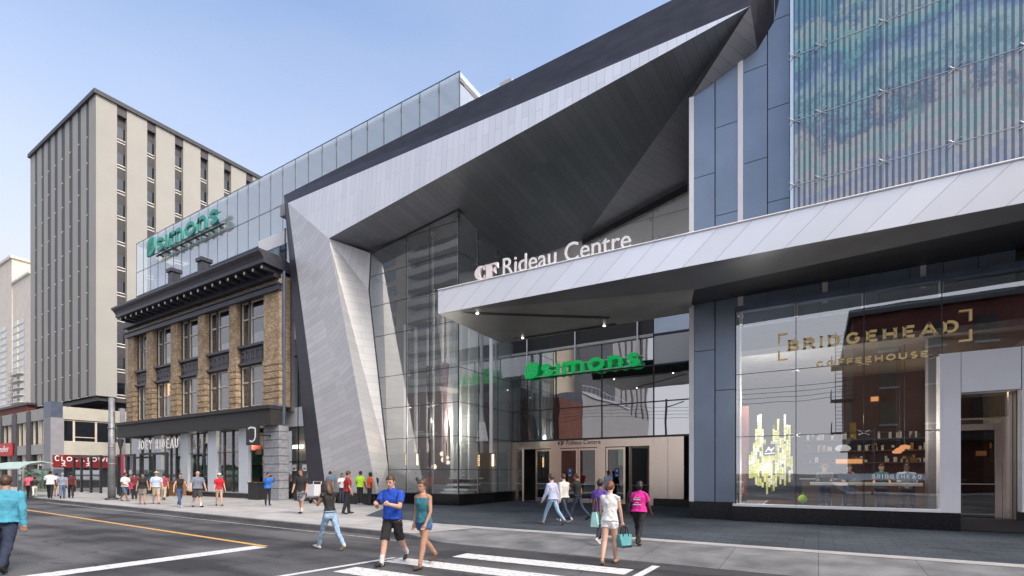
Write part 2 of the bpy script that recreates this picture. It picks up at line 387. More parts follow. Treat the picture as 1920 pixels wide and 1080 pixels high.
def yk(X): return 9.8 - .036 * X
b = MB(); b.face([(-600, -600, ROADZ), (600, -600, ROADZ), (600, 600, ROADZ), (-600, 600, ROADZ)], 0, (1, 0, 0))
tag(b.build('road', ASPH), None, None, kind='structure')
b = MB(); kx = [-300, -60, -30, -14, -9.6]
front = [(x, yk(x)) for x in kx] + [(-9.0, 12.3), (9.5, 12.3), (10.2, 9.9), (300, 9.9)]
poly = [(x, y + (.2 if y < 12 else 0), 0) for x, y in front] + [(300, 400, 0), (-300, 400, 0)]
b.prism(poly, (0, 0, -.25), 0, (1, 0, 0)); tag(b.build('sidewalk', SIDE), None, None, kind='structure')
b = MB()
for k in range(len(kx) - 1):
    x0, x1 = kx[k], kx[k + 1]
    b.prism([(x0, yk(x0), .003), (x1, yk(x1), .003), (x1, yk(x1) + .198, .003), (x0, yk(x0) + .198, .003)], (0, 0, -.25), 0, (1, 0, 0))
tag(b.build('kerb', KERB), None, None, kind='structure')
b = MB(); b.face([(-9.6, 10.15, -.004), (-8.4, 10.02, -.118), (-8.4, 12.3, .001), (-9.0, 12.3, .001)], 0, (1, 0, 0))
b.face([(-8.4, 10.02, -.118), (9.5, 10.02, -.118), (9.5, 12.3, .001), (-8.4, 12.3, .001)], 0, (1, 0, 0))
b.face([(-9.6, 10.15, -.004), (-9.6, 10.15, -.2), (-8.4, 10.02, -.2), (-8.4, 10.02, -.118)]); b.face([(-8.4, 10.02, -.2), (9.5, 10.02, -.2), (9.5, 10.02, -.118), (-8.4, 10.02, -.118)])
tag(b.build('kerb_ramp', RAMP), None, None, kind='structure')
b = MB(); b.face([(-19.6, 19.6, .004), (-15.1, 13.5, .004), (-10.4, 12.72, .004), (60, 12.72, .004), (60, 26, .004), (-19.6, 26, .004)][::1], 0, (1, 0, 0))
tag(b.build('plaza_paving', PAVE), None, None, kind='structure')
b = MB(); b.face([(-10.4, 12.30, .008), (60, 12.30, .008), (60, 12.72, .008), (-10.4, 12.72, .008)], 0, (1, 0, 0))
tag(b.build('paving_band', BAND), None, None, kind='structure')
z1 = ROADZ + .004; z2 = ROADZ + .008
b = MB(); rr = random.Random(3)
pl = [(-9.6, 9.95)]
for i in range(30):
    x = -9.6 + 15 * i / 29; pl.append((x, 9.2 + .18 * rr.uniform(-1, 1) + .25 * math.sin(i * .5)))
pl.append((5.4, 9.98))
b.face([(x, y, z1) for x, y in pl], 0, (1, 0, 0)); tag(b.build('road_patch', PATCH), None, None, kind='structure')
def quad(b, x0, x1, y0, y1, z, sk=0): b.face([(x0, y0, z), (x1, y0 + sk, z), (x1, y1 + sk, z), (x0, y1, z)], 0, (1, 0, 0))
for i, yc in enumerate((8.72, 7.52, 6.30, 5.05, 3.8, 2.5)):
    b = MB(); quad(b, -7.6 if i else -6.75, -2.95, yc - .27, yc + .27, z2, .14); tag(b.build('crosswalk_stripe', WPAINT), None, None, kind='structure')
b = MB(); b.face([(-8.6, 1.5, z2), (-8.44, 1.5, z2), (-7.66, 7.72, z2), (-7.80, 7.72, z2)], 0, (0, 1, 0)); tag(b.build('crosswalk_edge_line', WPAINT), None, None, kind='structure')
b = MB(); b.face([(-2.93, 1.5, z2), (-2.78, 1.5, z2), (-2.62, 9.72, z2), (-2.77, 9.72, z2)], 0, (0, 1, 0)); tag(b.build('crosswalk_edge_line', WPAINT), None, None, kind='structure')
b = MB(); b.face([(-11.95, -6, z2), (-11.42, -6, z2), (-11.42, 7.13, z2), (-11.95, 7.13, z2)], 0, (0, 1, 0)); tag(b.build('stop_line', WPAINT), None, None, kind='structure')
b = MB(); b.face([(-11.6, 7.16, z2), (-11.6, 7.30, z2), (-60, 9.42, z2), (-60, 9.28, z2)], 0, (1, 0, 0)); tag(b.build('lane_line', YPAINT), None, None, kind='structure')
b = MB(); b.face([(-9.4, 9.72, z2), (-40, 10.85, z2), (-40, 10.75, z2), (-9.4, 9.64, z2)], 0, (1, 0, 0)); tag(b.build('kerb_line', paint('worn_white_paint', (.5, .5, .49), .46)), None, None, kind='structure')
b = MB(); b.box(-300, -22, -60, -11, ROADZ - .1, 0); b.box(2, 300, -60, -11, ROADZ - .1, 0); tag(b.build('opposite_sidewalk', SIDE), None, None, kind='structure')

# ================================================================= SHOPPING MALL (portal, glass corner, entrance, right wing)
mall = thing('shopping_mall', 'huge grey metal-clad mall building with a folded projecting portal and a glazed entrance corner', 'building', (-15, 19, 0))
YP = 18.15
A = PY(540, 380.5, 18.45); B = PY(616.3, 447, YP); C = PY(706, 926, 18.3); D = PY(612, 926, 18.5)
E_ = PY(1407, 11, YP)
A0 = PY(532, 366.5, 18.62); ROOFZ = A0.z
GY = 20.15                      # front glass of the corner box
gTL = PY(696, 475, GY); gM = PY(692, 545, GY); gB = PY(727.6, 869, GY); gF = PY(729.5, 926, GY)
b = MB(); ud = PY(640, 600, 18.3) - PY(600, 640, 18.35)
b.face([A, C, B], 0, (ud.x, ud.y, ud.z)); b.face([A, D, C], 0, PY(700, 780, 18.3) - PY(640, 806, 18.3))
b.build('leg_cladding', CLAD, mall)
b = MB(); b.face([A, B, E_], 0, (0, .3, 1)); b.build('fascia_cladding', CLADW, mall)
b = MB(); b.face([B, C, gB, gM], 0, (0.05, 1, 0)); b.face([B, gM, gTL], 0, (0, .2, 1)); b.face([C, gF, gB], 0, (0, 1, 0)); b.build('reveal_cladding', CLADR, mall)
# dark outer band and leg edge, returning to the glass store behind
Xr = -1.3
D0 = PY(580, 926, 18.75)
b = MB()
rt = V((-1.55, 18.25, ROOFZ))
b.face([A0, A, E_, rt], 0, (1, 0, 0)); b.face([A0, D0, D, A], 0, (0, 0, 1))
bk = V((0, 2.4, 0))
b.face([A0 + bk, D0 + bk, D0, A0], 0, (0, 0, 1)); b.face([A0, rt, rt + V((0, 10, 0)), A0 + V((0, 10, 0))], 0, (1, 0, 0))
b.build('dark_edge_band', DARKCLAD, mall)
H = PY(1093, 450, 25.4); K = PY(1290, 346, 25.4); W2 = PY(1292, 190, 19.4); W1 = PY(1420, 95, 19.4); W3 = V((Xr, 19.4, zY(1452, 40, 19.4))); W4 = V((Xr, 19.4, ROOFZ))
K2 = V((-4.2, 25.4, K.z + .1))
# soffit plane behind the glass goes on to the back wall
S1b = V((-24.5, 25.4, H.z - .9))
b = MB()
b.face([B, E_, H], 0, (.1, 1, 0)); b.face([B, H, S1b], 0, (.1, 1, 0))
b.face([E_, K, H], 3, (.4, 1, 0)); b.face([E_, W2, K], 3, (.4, 1, 0)); b.face([E_, W1, W2], 1, (.5, 1, 0)); b.face([W2, K2, K], 3, (0, 1, 0))
b.face([E_, rt, W4, W3, W1], 2, (0, 0, 1))
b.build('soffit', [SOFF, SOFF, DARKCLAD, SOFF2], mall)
b = MB(); o1 = V((0, -.12, -.02))
b.face([H + o1, K + o1, K + o1 + V((0, 0, -.38)), H + o1 + V((0, 0, -.30))]); b.build('shadow_gap_trim', BLACKP, mall)
# body behind
b = MB()
b.box(-29.5, 60, 26.6, 60, 0, ROOFZ - .5); b.box(-1.2, 60, 19.66, 26.6, 8.3, ROOFZ + 1.2); b.box(-3.9, -1.25, 19.9, 26.6, 8.3, W2.z - .4)
b.box(-29.0, -4.3, 19.0, 26.6, ROOFZ - .9, ROOFZ - .15); b.box(5.6, 60, 19.62, 26.6, 0, 8.3)
b.build('rear_block', GREYCON, mall)
rb = MB(); rb.box(-15.35, -14.55, 23.5, 26.5, ROOFZ - .3, zY(950, 149, 23.5)); rb.build('roof_plant_box', GREYP, mall)
rl = MB(); rl.box(-18.5, -15.36, 23.6, 23.66, ROOFZ - .2, zY(920, 168, 23.6)); rl.build('roof_screen', GL_ROOF, mall)

# --- corner glazing
XS = xY(963, 25.5); XC = XS - .02
YE = 25.5
ztop_l = zY(697, 474, GY); ztop_c = zY(866, 391, GY); zb = zY(858, 927, GY)
ztop_e = zX(963, 480, XC)
# soffit height at the entrance end of the side glass
b = MB(); b.face([gF, V((XC, GY, zb)), V((XC, GY, ztop_c + .1)), V((gTL.x, GY, ztop_l + .1)), gM, gB]); b.build('front_glazing', GL_BOX, mall)
b = MB(); b.face([V((XC, GY, zb)), V((XC, YE, zb)), V((XC, YE, H.z + .3)), V((XC, GY, ztop_c + .1))]); b.build('side_glazing', GL_BOX, mall)
rowsL = [(705, 585), (700, 597), (711, 708), (718, 766), (724.5, 821), (729, 880)]
rz = [zY(862, y, GY) for y in (535, 600, 687, 753, 817, 880)] + [zY(862, 470, GY), zY(862, 412, GY)]
jx = [xY(p, GY) for p in (762, 806)]
def gleft(z):
    if z > gM.z: return gM.x + (gTL.x - gM.x) * (z - gM.z) / (gTL.z - gM.z)
    return gM.x + (gB.x - gM.x) * (gM.z - z) / (gM.z - gB.z)
jb = MB()
for z in rz[:6] + rz[6:]:
    xl = gleft(z)
    if z < ztop_c: jb.box(xl, XC + .01, GY - .012, GY + .012, z - .013, z + .013)
    if z < H.z: jb.box(XC - .012, XC + .012, GY, YE, z - .013, z + .013)
for x in jx:
    zt = ztop_l + (ztop_c - ztop_l) * (x - gTL.x) / (XC - gTL.x)
    jb.box(x - .013, x + .013, GY - .014, GY + .014, zb, zt)
for y in (21.9, 23.8): jb.box(XC - .014, XC + .014, y - .013, y + .013, zb, 14.9)
jb.box(XC - .02, XC + .02, GY - .02, GY + .02, zb, ztop_c)
jb.tube([gTL, V((XC, GY, ztop_c)), V((XC, YE, H.z + .2))], .05, 6)
jb.tube([gTL + V((0, -.01, 0)), gM + V((0, -.01, 0)), gB + V((0, -.01, 0)), gF], .035, 6)
jb.build('glazing_joints', DKFRAME, mall)
# spider clamps, each four arms and a boss, behind the glass
def clamp_mesh():
    q = MB()
    for sx in (-1, 1):
        for sz in (-1, 1):
            q.tube([(0, .12, 0), (sx * .07, .09, sz * .05), (sx * .16, .02, sz * .12)], [.022, .018, .013], 6)
            q.tube([(sx * .16, .02, sz * .12), (sx * .16, -.02, sz * .12)], .022, 6)
    q.tube([(0, .10, 0), (0, .34, 0)], .03, 6); return q
c0 = clamp_mesh().build('spider_clamp', ALU, mall, local=True); first = True
spots = [((x, GY + .03, z), 0) for x in jx for z in rz if z < 14] + [((XC - .03, y, z), math.pi / 2) for y in (21.9, 23.8) for z in rz if z < 13.5]
for (p, a) in spots:
    o = c0 if first else c0.copy()
    if not first: COL.objects.link(o)
    first = False; o.location = V(p) - ORG[mall.name]; o.rotation_euler = (0, 0, a)
for (px_, yy) in ((806, 20.55), (757, 20.55)):
    x = xY(px_ + 6, yy); q = MB(); q.tube([(x, yy, zb), (x, yy, 14.6)], .035, 8); q.tube([(x, yy, 14.5), (x, yy, 14.62)], .16, 10); q.build('hanging_rod', ALU, mall)
q = MB(); q.tube([(XC - .35, GY + .4, zb), (XC - .35, GY + .4, 14.9)], .035, 8); q.tube([(XC - .35, GY + .4, 14.75), (XC - .35, GY + .4, 14.9)], .16, 10); q.build('hanging_rod', ALU, mall)
for yy in (22.3, 24.3):
    q = MB(); q.tube([(XC - .35, yy, zb), (XC - .35, yy, 14.5)], .035, 8); q.tube([(XC - .35, yy, 14.35), (XC - .35, yy, 14.5)], .16, 10); q.build('hanging_rod', ALU, mall)
# plinth and sill
b = MB(); b.prism([C + V((0, -.12, 0)), V((gF.x, GY - .12, C.z)), V((XC + .12, GY - .12, C.z)), V((XC + .12, YE + .3, C.z)), V((-27, YE, C.z)), V((-27, 18.6, C.z))], (0, 0, -(C.z + .02)), 0)
b.build('plinth', BLACK, mall)
b = MB(); b.box(gF.x, XC + .1, GY - .1, GY + .06, zb - .09, zb); b.box(XC - .06, XC + .1, GY, YE, zb - .09, zb); b.build('sill', ALU, mall)
# interior of the glass corner
GRI = M('grey_interior', (.13, .13, .135), .7, 0, .7, .25)
b = MB(); b.box(-28, -16.5, 25.9, 26.4, 0, 15, 0); b.box(-26, -15.8, 20.4, 26, 0, zb - .02, 1); b.box(-24.6, -24.2, 20.2, 26, 0, 14, 0)
b.build('inner_wall', [GRI, INTD], mall)
b = MB(); b.box(-18.6, -17.0, 23.4, 23.9, zb, 10.9, 0); b.build('black_column', BLACKP, mall)
wc = [PY(818, 590, 22.0), PY(862, 590, 22.0), PY(906, 826, 22.0), PY(848, 838, 22.0)]
b = MB(); b.prism(wc, (0, .5, 0), 0); b.prism([PY(838, 640, 21.98), PY(878, 600, 22.4), PY(900, 812, 22.4), PY(872, 826, 21.98)], (0, .3, 0)); b.build('slanted_column', CLADW, mall)
b = MB(); b.prism([PX(929, 638, XC - .35), PX(966, 640, XC - .35), PX(955, 924, XC - .35), PX(929, 924, XC - .35)], (-.25, 0, 0)); b.build('tall_white_panel', WHITEP, mall)

# --- entrance wall at the back of the recess
g = lambda px, py: PY(px, py, YE)
XR = xY(1292.5, YE); zd = zY(1220, 818, YE); 
zr = [zY(1226, y, YE) for y in (818, 758 - 5, 684.5, 629)]
xv = [xY(p, YE) for p in (1042.6, 1128.6, 1225.8)]
b = MB(); b.face([V((XC, YE, zr[0])), V((xv[2], YE, zr[0])), V((xv[2], YE, zr[3])), V((XC, YE, zr[3]))]); b.build('entrance_glazing', GL_ENT, mall)
b = MB(); b.face([V((xv[2], YE, zr[0])), V((XR, YE, zr[0])), V((XR, YE, zr[2])), V((xv[2], YE, zr[2]))]); b.build('mirror_glazing', glass('mirror_glass', (.35, .38, .4), .62, 1, 0, .06), mall)
b = MB(); b.box(xv[2] + .02, XR, YE - .02, YE + .2, zr[2] + .02, zr[3] - .06); b.build('grey_wall_panel', GREYP, mall)
b = MB(); b.box(xv[2] + .02, XR, YE - .02, YE + .2, zr[3] + .08, zr[3] + 1.3); b.build('blue_wall_panel', M('sky_blue_panel', (.36, .42, .50), .25, .6, .5, .1), mall)
b = MB(); b.box(XC, xv[2] - .02, YE - .01, YE + .2, zr[3] + .10, 9.6); b.build('dark_wall_panel', BLACKP, mall)
b = MB()
for z in zr[1:3]: b.box(XC, XR, YE - .03, YE + .02, z - .03, z + .03)
b.box(XC, XR, YE - .05, YE + .05, zr[0] - .06, zr[0] + .05)
for x in xv: b.box(x - .03, x + .03, YE - .035, YE + .02, zr[0], zr[3])
b.build('mullions', DKFRAME, mall)
b = MB(); b.box(XC, xv[2], YE - .16, YE + .05, zr[3] - .07, zr[3] + .07); b.build('transom_beam', GREYP, mall)
b = MB(); b.box(xv[2], XR, YE - .04, YE + .05, zr[3] - .05, zr[3] + .07); b.build('dark_transom', DKFRAME, mall)
b = MB(); zz = [9.65, 11.35, 13.05, 14.8, 16.4]; xx = [XC] + [XC + (XR - XC) * k / 4 for k in (1, 2)] + [xY(1224, YE), XR]
for i in range(4):
    for j in range(4): b.box(xx[i] + .012, xx[i + 1] - .012, YE + .0, YE + .15, zz[j] + .012, zz[j + 1] - .012)
b.build('upper_wall_panels', M('lit_grey_panel', (.82, .82, .81), .28, .25, .4, .06), mall)  # grey panels coloured paler to stand for the sky light on them
b = MB(); b.box(XC, XR, YE + .05, YE + .12, 9.6, 16.5); b.build('upper_backing', BLACKP, mall)
b = MB(); b.box(XC - .3, XR, YE + .9, YE + 1.0, 0, 9.6); b.build('lobby_wall', INTD, mall)
# stainless header and panels
b = MB(); zh = zY(1100, 839, YE); b.box(XC, xv[2], YE - .08, YE + .1, zh, zr[0] - .06); b.build('steel_header', STEEL, mall)
b = MB(); xj = xY(1253, YE)
b.box(xv[2] + .01, xj - .008, YE - .08, YE + .1, zY(1250, 935, YE), zr[0] - .06); b.build('steel_panel', STEEL, mall); b = MB(); b.box(xj + .008, XR - .25, YE - .08, YE + .1, zY(1250, 935, YE), zr[0] - .06); b.build('steel_panel', STEEL, mall)
b = MB(); b.box(xv[2], XR, YE - .12, YE + .1, 0, zY(1250, 936, YE)); b.build('plinth', BLACK, mall)
# jambs between door pairs
for (p0, p1) in ((961, 969), (1034, 1050), (1120.5, 1136), (1218, 1226)):
    b = MB(); b.box(xY(p0, YE), xY(p1, YE), YE - .07, YE + .12, 0, zh); b.build('door_jamb', STEEL, mall)
NOTICE = M('blue_notice', (.02, .09, .30), .4)
def door(px0, px1, ang=0.0, hinge='l', notice=True, name='door'):
    x0, x1 = xY(px0, YE), xY(px1, YE); w = x1 - x0; h = zh - .04; t = .05; fr = .11
    q = MB(); q.box(0, fr, -t, t, .02, h); q.box(w - fr, w, -t, t, .02, h); q.box(fr, w - fr, -t, t, h - fr, h); q.box(fr, w - fr, -t, t, .02, .26)
    o = q.build(name, STEEL, mall, local=True)
    q = MB(); q.box(fr, w - fr, -.008, .008, .26, h - fr); q.build('door_glass', GL_SHOPD, o, local=True)
    q = MB(); q.tube([(fr, -.09, 1.05), (w - fr, -.09, 1.05)], .022, 8); q.tube([(fr + .05, -.09, 1.05), (fr + .05, 0, 1.05)], .015, 6); q.tube([(w - fr - .05, -.09, 1.05), (w - fr - .05, 0, 1.05)], .015, 6); q.build('push_bar', ALU, o, local=True)
    if notice:
        q = MB(); q.box(w * .44, w * .44 + .26, -.016, -.010, 1.45, 1.95); q.box(w * .44 + .05, w * .44 + .21, -.018, -.016, 1.52, 1.58, 1); q.box(w * .44 + .08, w * .44 + .18, -.018, -.016, 1.75, 1.86, 1); q.build('notice', [NOTICE, WHITEP], o, local=True)
    if hinge == 'l': o.location = V((x0, YE, 0)) - ORG[mall.name]; o.rotation_euler = (0, 0, ang)
    else:
        # hinge on the right: shift the mesh so that x = 0 is the right edge
        o.location = V((x1, YE, 0)) - ORG[mall.name]; o.rotation_euler = (0, 0, ang)
        o.data.transform(Matrix.Translation((-w, 0, 0)))
        for c in o.children: c.data.transform(Matrix.Translation((-w, 0, 0)))
    return o
GL_SHOPD = glass('door_glass', (.30, .29, .27), .16, 1.0, 0, .06)
door(970, 1003, -.75, 'l'); door(1005, 1034, 0, 'l', False); door(1050, 1084, 0); door(1085, 1120, 0, 'l', False); door(1137, 1173, 0); door(1174, 1218, .95, 'r', False)

# --- right wing: blue grey panels with pale fins
YW = 19.4
pw = MB()
cols = [(1301.5, 1340.5), (1341.5, 1383), (1393.5, 1438.8), (1439.6, 1481)]
jts = [(332, 660), (236.7, 403, 733), (131.7, 304), (38, 201.7, 377.7)]
topz = ROOFZ + .6
def wtop(x):
    pts_ = [(-99, W2.z), (W2.x, W2.z), (W1.x, W1.z), (W3.x, W3.z), (W3.x + .01, topz), (99, topz)]
    for (xa_, za_), (xb_2, zb_2) in zip(pts_, pts_[1:]):
        if xa_ <= x <= xb_2: return za_ + (zb_2 - za_) * (x - xa_) / (xb_2 - xa_)
for (c, js) in zip(cols, jts):
    x0, x1 = xY(c[0], YW), xY(c[1], YW); pm = (c[0] + c[1]) / 2
    zs = [.62 if pm < 1385 else 8.26] + sorted(zY(pm, j - 2, YW) for j in js) + [topz]
    for k in range(len(zs) - 1):
        if k < len(zs) - 2: pw.box(x0 + .010, x1 - .010, YW - .03, YW + .1, zs[k] + .012, zs[k + 1] - .012)
        else:
            xs_ = [x0 + .01] + [p.x for p in (W1, W3) if x0 + .02 < p.x < x1 - .02] + [x1 - .01]
            for xa_, xb_2 in zip(xs_, xs_[1:]): pw.prism([(xa_, YW - .03, zs[k] + .012), (xb_2, YW - .03, zs[k] + .012), (xb_2, YW - .03, wtop(xb_2 - .011)), (xa_, YW - .03, wtop(xa_))], (0, .13, 0))
x0 = xY(1481, YW)
for k in range(12):
    for (za, zb_) in ((8.3, 12.2), (12.2, 16.3), (16.3, topz)): pw.box(x0 + k * 1.05 + .01, x0 + k * 1.05 + 1.04, YW - .03, YW + .1, za + .012, zb_ - .012)
# strip under the canopy
for k in range(9): pw.box(xY(1393.5, YW) + k * .78 + .008, xY(1393.5, YW) + k * .78 + .772, YW - .03, YW + .1, 6.9, 8.24)
pw.build('blue_grey_panels', BLUEP, mall)
b = MB(); b.prism([(xY(1301, YW), YW + .04, 8.0), (W3.x, YW + .04, 8.0), (W3.x, YW + .04, W3.z - .1), (W1.x, YW + .04, W1.z - .1), (xY(1301, YW), YW + .04, W2.z - .1)], (0, .2, 0)); b.box(W3.x + .002, x0 + 12.6, YW + .04, YW + .24, 8.0, topz); b.box(xY(1301, YW), xY(1384, YW), YW + .04, YW + .24, 0, 8.2); b.build('panel_backing', DKFRAME, mall)
for (p0, p1, zlo, zhi, yy) in ((1292, 1301, .62, W2.z + .1, YW - .05), (1383, 1393.3, 7.3, wtop(xY(1388, YW)) + .05, YW - .05), (1541.5, 1552, 7.3, 8.2, YW - .05), (1725.5, 1736.5, 7.3, 8.2, YW - .05)):
    b = MB(); b.box(xY(p0, yy), xY(p1, yy), yy, yy + .35, zlo, zhi); b.build('pale_fin', FINW, mall)
b = MB(); b.box(xY(1292, YW) + .002, xY(1301, YW) + .1, YW + .3, YE + .1, .0, W2.z - .06); b.build('return_wall', GREYP, mall)
b = MB(); b.box(xY(1292.5, 19.15), xY(1382, 19.15), 19.15, 19.6, 0, .60); b.build('plinth', BLACK, mall)

# ================================================================= PRINTED GLASS SCREEN
def screen_mat():
    m, nt, out = newmat('printed_glass')
    tc = N(nt, 'ShaderNodeTexCoord'); sx = N(nt, 'ShaderNodeSeparateXYZ'); L(nt, tc.outputs['Object'], sx.inputs[0])
    def math_(op, a, b=None):
        n = N(nt, 'ShaderNodeMath', operation=op)
        for i, v in enumerate((a, b)):
            if v is None: continue
            if isinstance(v, (int, float)): n.inputs[i].default_value = v
            else: L(nt, v, n.inputs[i])
        return n.outputs[0]
    pit = .152
    fr = math_('FRACT', math_('DIVIDE', sx.outputs['X'], pit))
    strip = math_('LESS_THAN', math_('ABSOLUTE', math_('SUBTRACT', fr, .5)), .27)
    cell = math_('FLOOR', math_('DIVIDE', sx.outputs['X'], pit))
    # strips sample the picture at their own offset
    cx = N(nt, 'ShaderNodeCombineXYZ'); L(nt, math_('MULTIPLY', cell, pit), cx.inputs[0]); L(nt, sx.outputs['Z'], cx.inputs[2])
    wn = N(nt, 'ShaderNodeTexWhiteNoise'); L(nt, cx.outputs[0], wn.inputs[0])
    mp = N(nt, 'ShaderNodeMapping'); mp.inputs['Scale'].default_value = (.5, 1, .55); L(nt, tc.outputs['Object'], mp.inputs['Vector'])
    n1 = N(nt, 'ShaderNodeTexNoise'); n1.inputs['Scale'].default_value = .8; n1.inputs['Detail'].default_value = 7; n1.inputs['Roughness'].default_value = .76; L(nt, mp.outputs[0], n1.inputs['Vector'])
    n2 = N(nt, 'ShaderNodeTexNoise'); n2.inputs['Scale'].default_value = 1.4; n2.inputs['Detail'].default_value = 8; n2.inputs['Roughness'].default_value = .7
    va = N(nt, 'ShaderNodeVectorMath', operation='ADD'); va.inputs[1].default_value = (31, 7, 3); L(nt, mp.outputs[0], va.inputs[0]); L(nt, va.outputs[0], n2.inputs['Vector'])
    # height with a ragged edge picks the band of the landscape
    hz = N(nt, 'ShaderNodeMapRange'); hz.inputs['From Min'].default_value = 0; hz.inputs['From Max'].default_value = 7.4; L(nt, sx.outputs['Z'], hz.inputs['Value'])
    h = math_('ADD', hz.outputs[0], math_('MULTIPLY', math_('SUBTRACT', n1.outputs['Fac'], .5), .95))
    h = math_('ADD', h, math_('MULTIPLY', sx.outputs['X'], -.0055))
    cr = N(nt, 'ShaderNodeValToRGB'); e = cr.color_ramp.elements
    e[0].position = .0; e[0].color = (.34, .33, .38, 1); e[1].position = 1; e[1].color = (.05, .28, .31, 1)
    for p, c in ((.10, (.38, .37, .38)), (.17, (.24, .30, .42)), (.24, (.42, .41, .38)), (.30, (.22, .40, .38)), (.36, (.40, .40, .37)), (.42, (.07, .13, .22)), (.48, (.20, .40, .42)), (.54, (.06, .22, .27)), (.61, (.28, .46, .42)), (.67, (.14, .28, .45)), (.73, (.05, .14, .26)), (.80, (.12, .40, .40)), (.88, (.34, .44, .40)), (.94, (.06, .20, .33))):
        q = e.new(p); q.color = c4(c)
    L(nt, h, cr.inputs[0])
    m2 = N(nt, 'ShaderNodeMix', data_type='RGBA'); L(nt, cr.outputs[0], m2.inputs[6]); m2.inputs[7].default_value = (.08, .32, .30, 1)
    f2 = N(nt, 'ShaderNodeMapRange'); f2.inputs['From Min'].default_value = .56; f2.inputs['From Max'].default_value = .66; f2.inputs['To Max'].default_value = .7; L(nt, n2.outputs['Fac'], f2.inputs['Value']); L(nt, f2.outputs[0], m2.inputs[0])
    df = N(nt, 'ShaderNodeBsdfPrincipled'); df.inputs['Roughness'].default_value = .15; L(nt, m2.outputs[2], df.inputs['Base Color'])
    tr = N(nt, 'ShaderNodeBsdfTransparent'); tr.inputs[0].default_value = (.42, .56, .70, 1)
    # printed dark growth spills over the gaps in places
    gp = N(nt, 'ShaderNodeMapRange'); gp.inputs['From Min'].default_value = .60; gp.inputs['From Max'].default_value = .64; gp.inputs['To Max'].default_value = .75; L(nt, n2.outputs['Fac'], gp.inputs['Value'])
    md = N(nt, 'ShaderNodeMapRange'); md.inputs['From Min'].default_value = .4; md.inputs['From Max'].default_value = .5; L(nt, h, md.inputs['Value'])
    n5 = N(nt, 'ShaderNodeTexNoise'); n5.inputs['Scale'].default_value = .5; n5.inputs['Detail'].default_value = 5; L(nt, tc.outputs['Object'], n5.inputs['Vector'])
    vis = math_('GREATER_THAN', math_('ADD', n5.outputs['Fac'], math_('MULTIPLY', math_('SUBTRACT', wn.outputs[0], .5), .12)), .33)
    op = math_('MAXIMUM', math_('MULTIPLY', math_('MULTIPLY', strip, vis), .88), math_('MULTIPLY', gp.outputs[0], md.outputs[0]))
    op = math_('MAXIMUM', op, math_('ADD', math_('MULTIPLY', f2.outputs[0], .45), .17))
    mx = N(nt, 'ShaderNodeMixShader'); L(nt, op, mx.inputs[0]); L(nt, tr.outputs[0], mx.inputs[1]); L(nt, df.outputs[0], mx.inputs[2])
    gl = N(nt, 'ShaderNodeBsdfGlossy'); gl.inputs['Roughness'].default_value = 0.02
    m3 = N(nt, 'ShaderNodeMixShader'); m3.inputs[0].default_value = .10; L(nt, mx.outputs[0], m3.inputs[1]); L(nt, gl.outputs[0], m3.inputs[2])
    L(nt, m3.outputs[0], out.inputs[0]); return m
YSC = 18.55
scx0, scx1 = xY(1488, YSC), 8.0; scz0 = 9.35; scz1 = 21.5
scr = thing('glass_screen', 'huge wall screen of glass printed with a striped blue and green landscape above the canopy', 'glass screen', (scx0, YSC, scz0))
q = MB(); q.box(scx0, scx1, YSC, YSC + .03, scz0 + .35, scz1); q.build('printed_panel', screen_mat(), scr)
q = MB(); q.box(scx0, scx1, YSC, YSC + .03, scz0 + .02, scz0 + .345); q.build('bottom_strip', glass('screen_foot_glass', (.85, .9, .92), .35, .9, 0, 0, .35, (.8, .84, .88)), scr)
q = MB(); q.box(scx0 - .10, scx0 - .005, YSC + .01, YSC + .05, scz0, scz1); q.build('edge_strip', glass('edge_glass', (.85, .9, .92), .4, .9, 0, 0, .5, (.72, .80, .86)), scr)
zj = [zY(1492, y, YSC) for y in (347, 226, 104)] + [zY(1492, -20, YSC)]; xj_ = [xY(p, YSC) for p in (1539, 1658, 1790, 1925)]
q = MB()
for z in zj: q.box(scx0, scx1, YSC - .012, YSC - .002, z - .008, z + .008)
for x in xj_: q.box(x - .01, x + .01, YSC - .014, YSC - .002, scz0, scz1)
q.build('cables', M('cable_grey', (.42, .48, .52), .4, .2), scr)
c1 = clamp_mesh().build('spider_clamp', M('screen_clamp_grey', (.34, .38, .42), .35, .4), scr, local=True); first = True
for x in [scx0 + .02] + xj_:
    for z in zj:
        o = c1 if first else c1.copy()
        if not first: COL.objects.link(o)
        first = False; o.location = V((x, YSC - .06, z)) - ORG[scr.name]; o.scale = (.85, .4, .85)

# ================================================================= CANOPY
can = thing('entrance_canopy', 'long pale metal canopy with a dark underside projecting over the mall doors and coffee house', 'canopy', (-12, 15, 7.8))
CZ0, CZ1 = 7.87, 8.83
cl = PZ(821.4, 588.5, CZ0); cr_ = PZ(1920, 380, CZ0); dirx = (cr_ - cl).normalized(); cr_ = cl + dirx * 24
lt, rt_ = V((cl.x, cl.y + .05, CZ1)), V((cr_.x, cr_.y + .05, CZ1))
tl = PZ(821.4, 545.5, CZ1); tr_ = PZ(1920, 299, CZ1); tr_ = tl + (tr_ - tl).normalized() * 24
q = MB(); ns_ = 40
for k in range(ns_):
    a0, a1 = k / ns_, (k + 1) / ns_; pts_ = [cl.lerp(cr_, a0), cl.lerp(cr_, a1), tl.lerp(tr_, a1), tl.lerp(tr_, a0)]
    q.face(pts_, 0, None, [((p - cl).dot(dirx) * .72 + p.z * .69, -(p - cl).dot(dirx) * .69 + p.z * .72) for p in pts_])
q.face([tl, tr_, tr_ + V((0, .05, .02)), tl + V((0, .05, .02))], 0)
bl = PZ(941, 644, CZ0); q.face([tl, tl + V((bl - cl).to_tuple()), bl, cl], 0, (0, 1, 0)); q.build('fascia', CLADF, can)
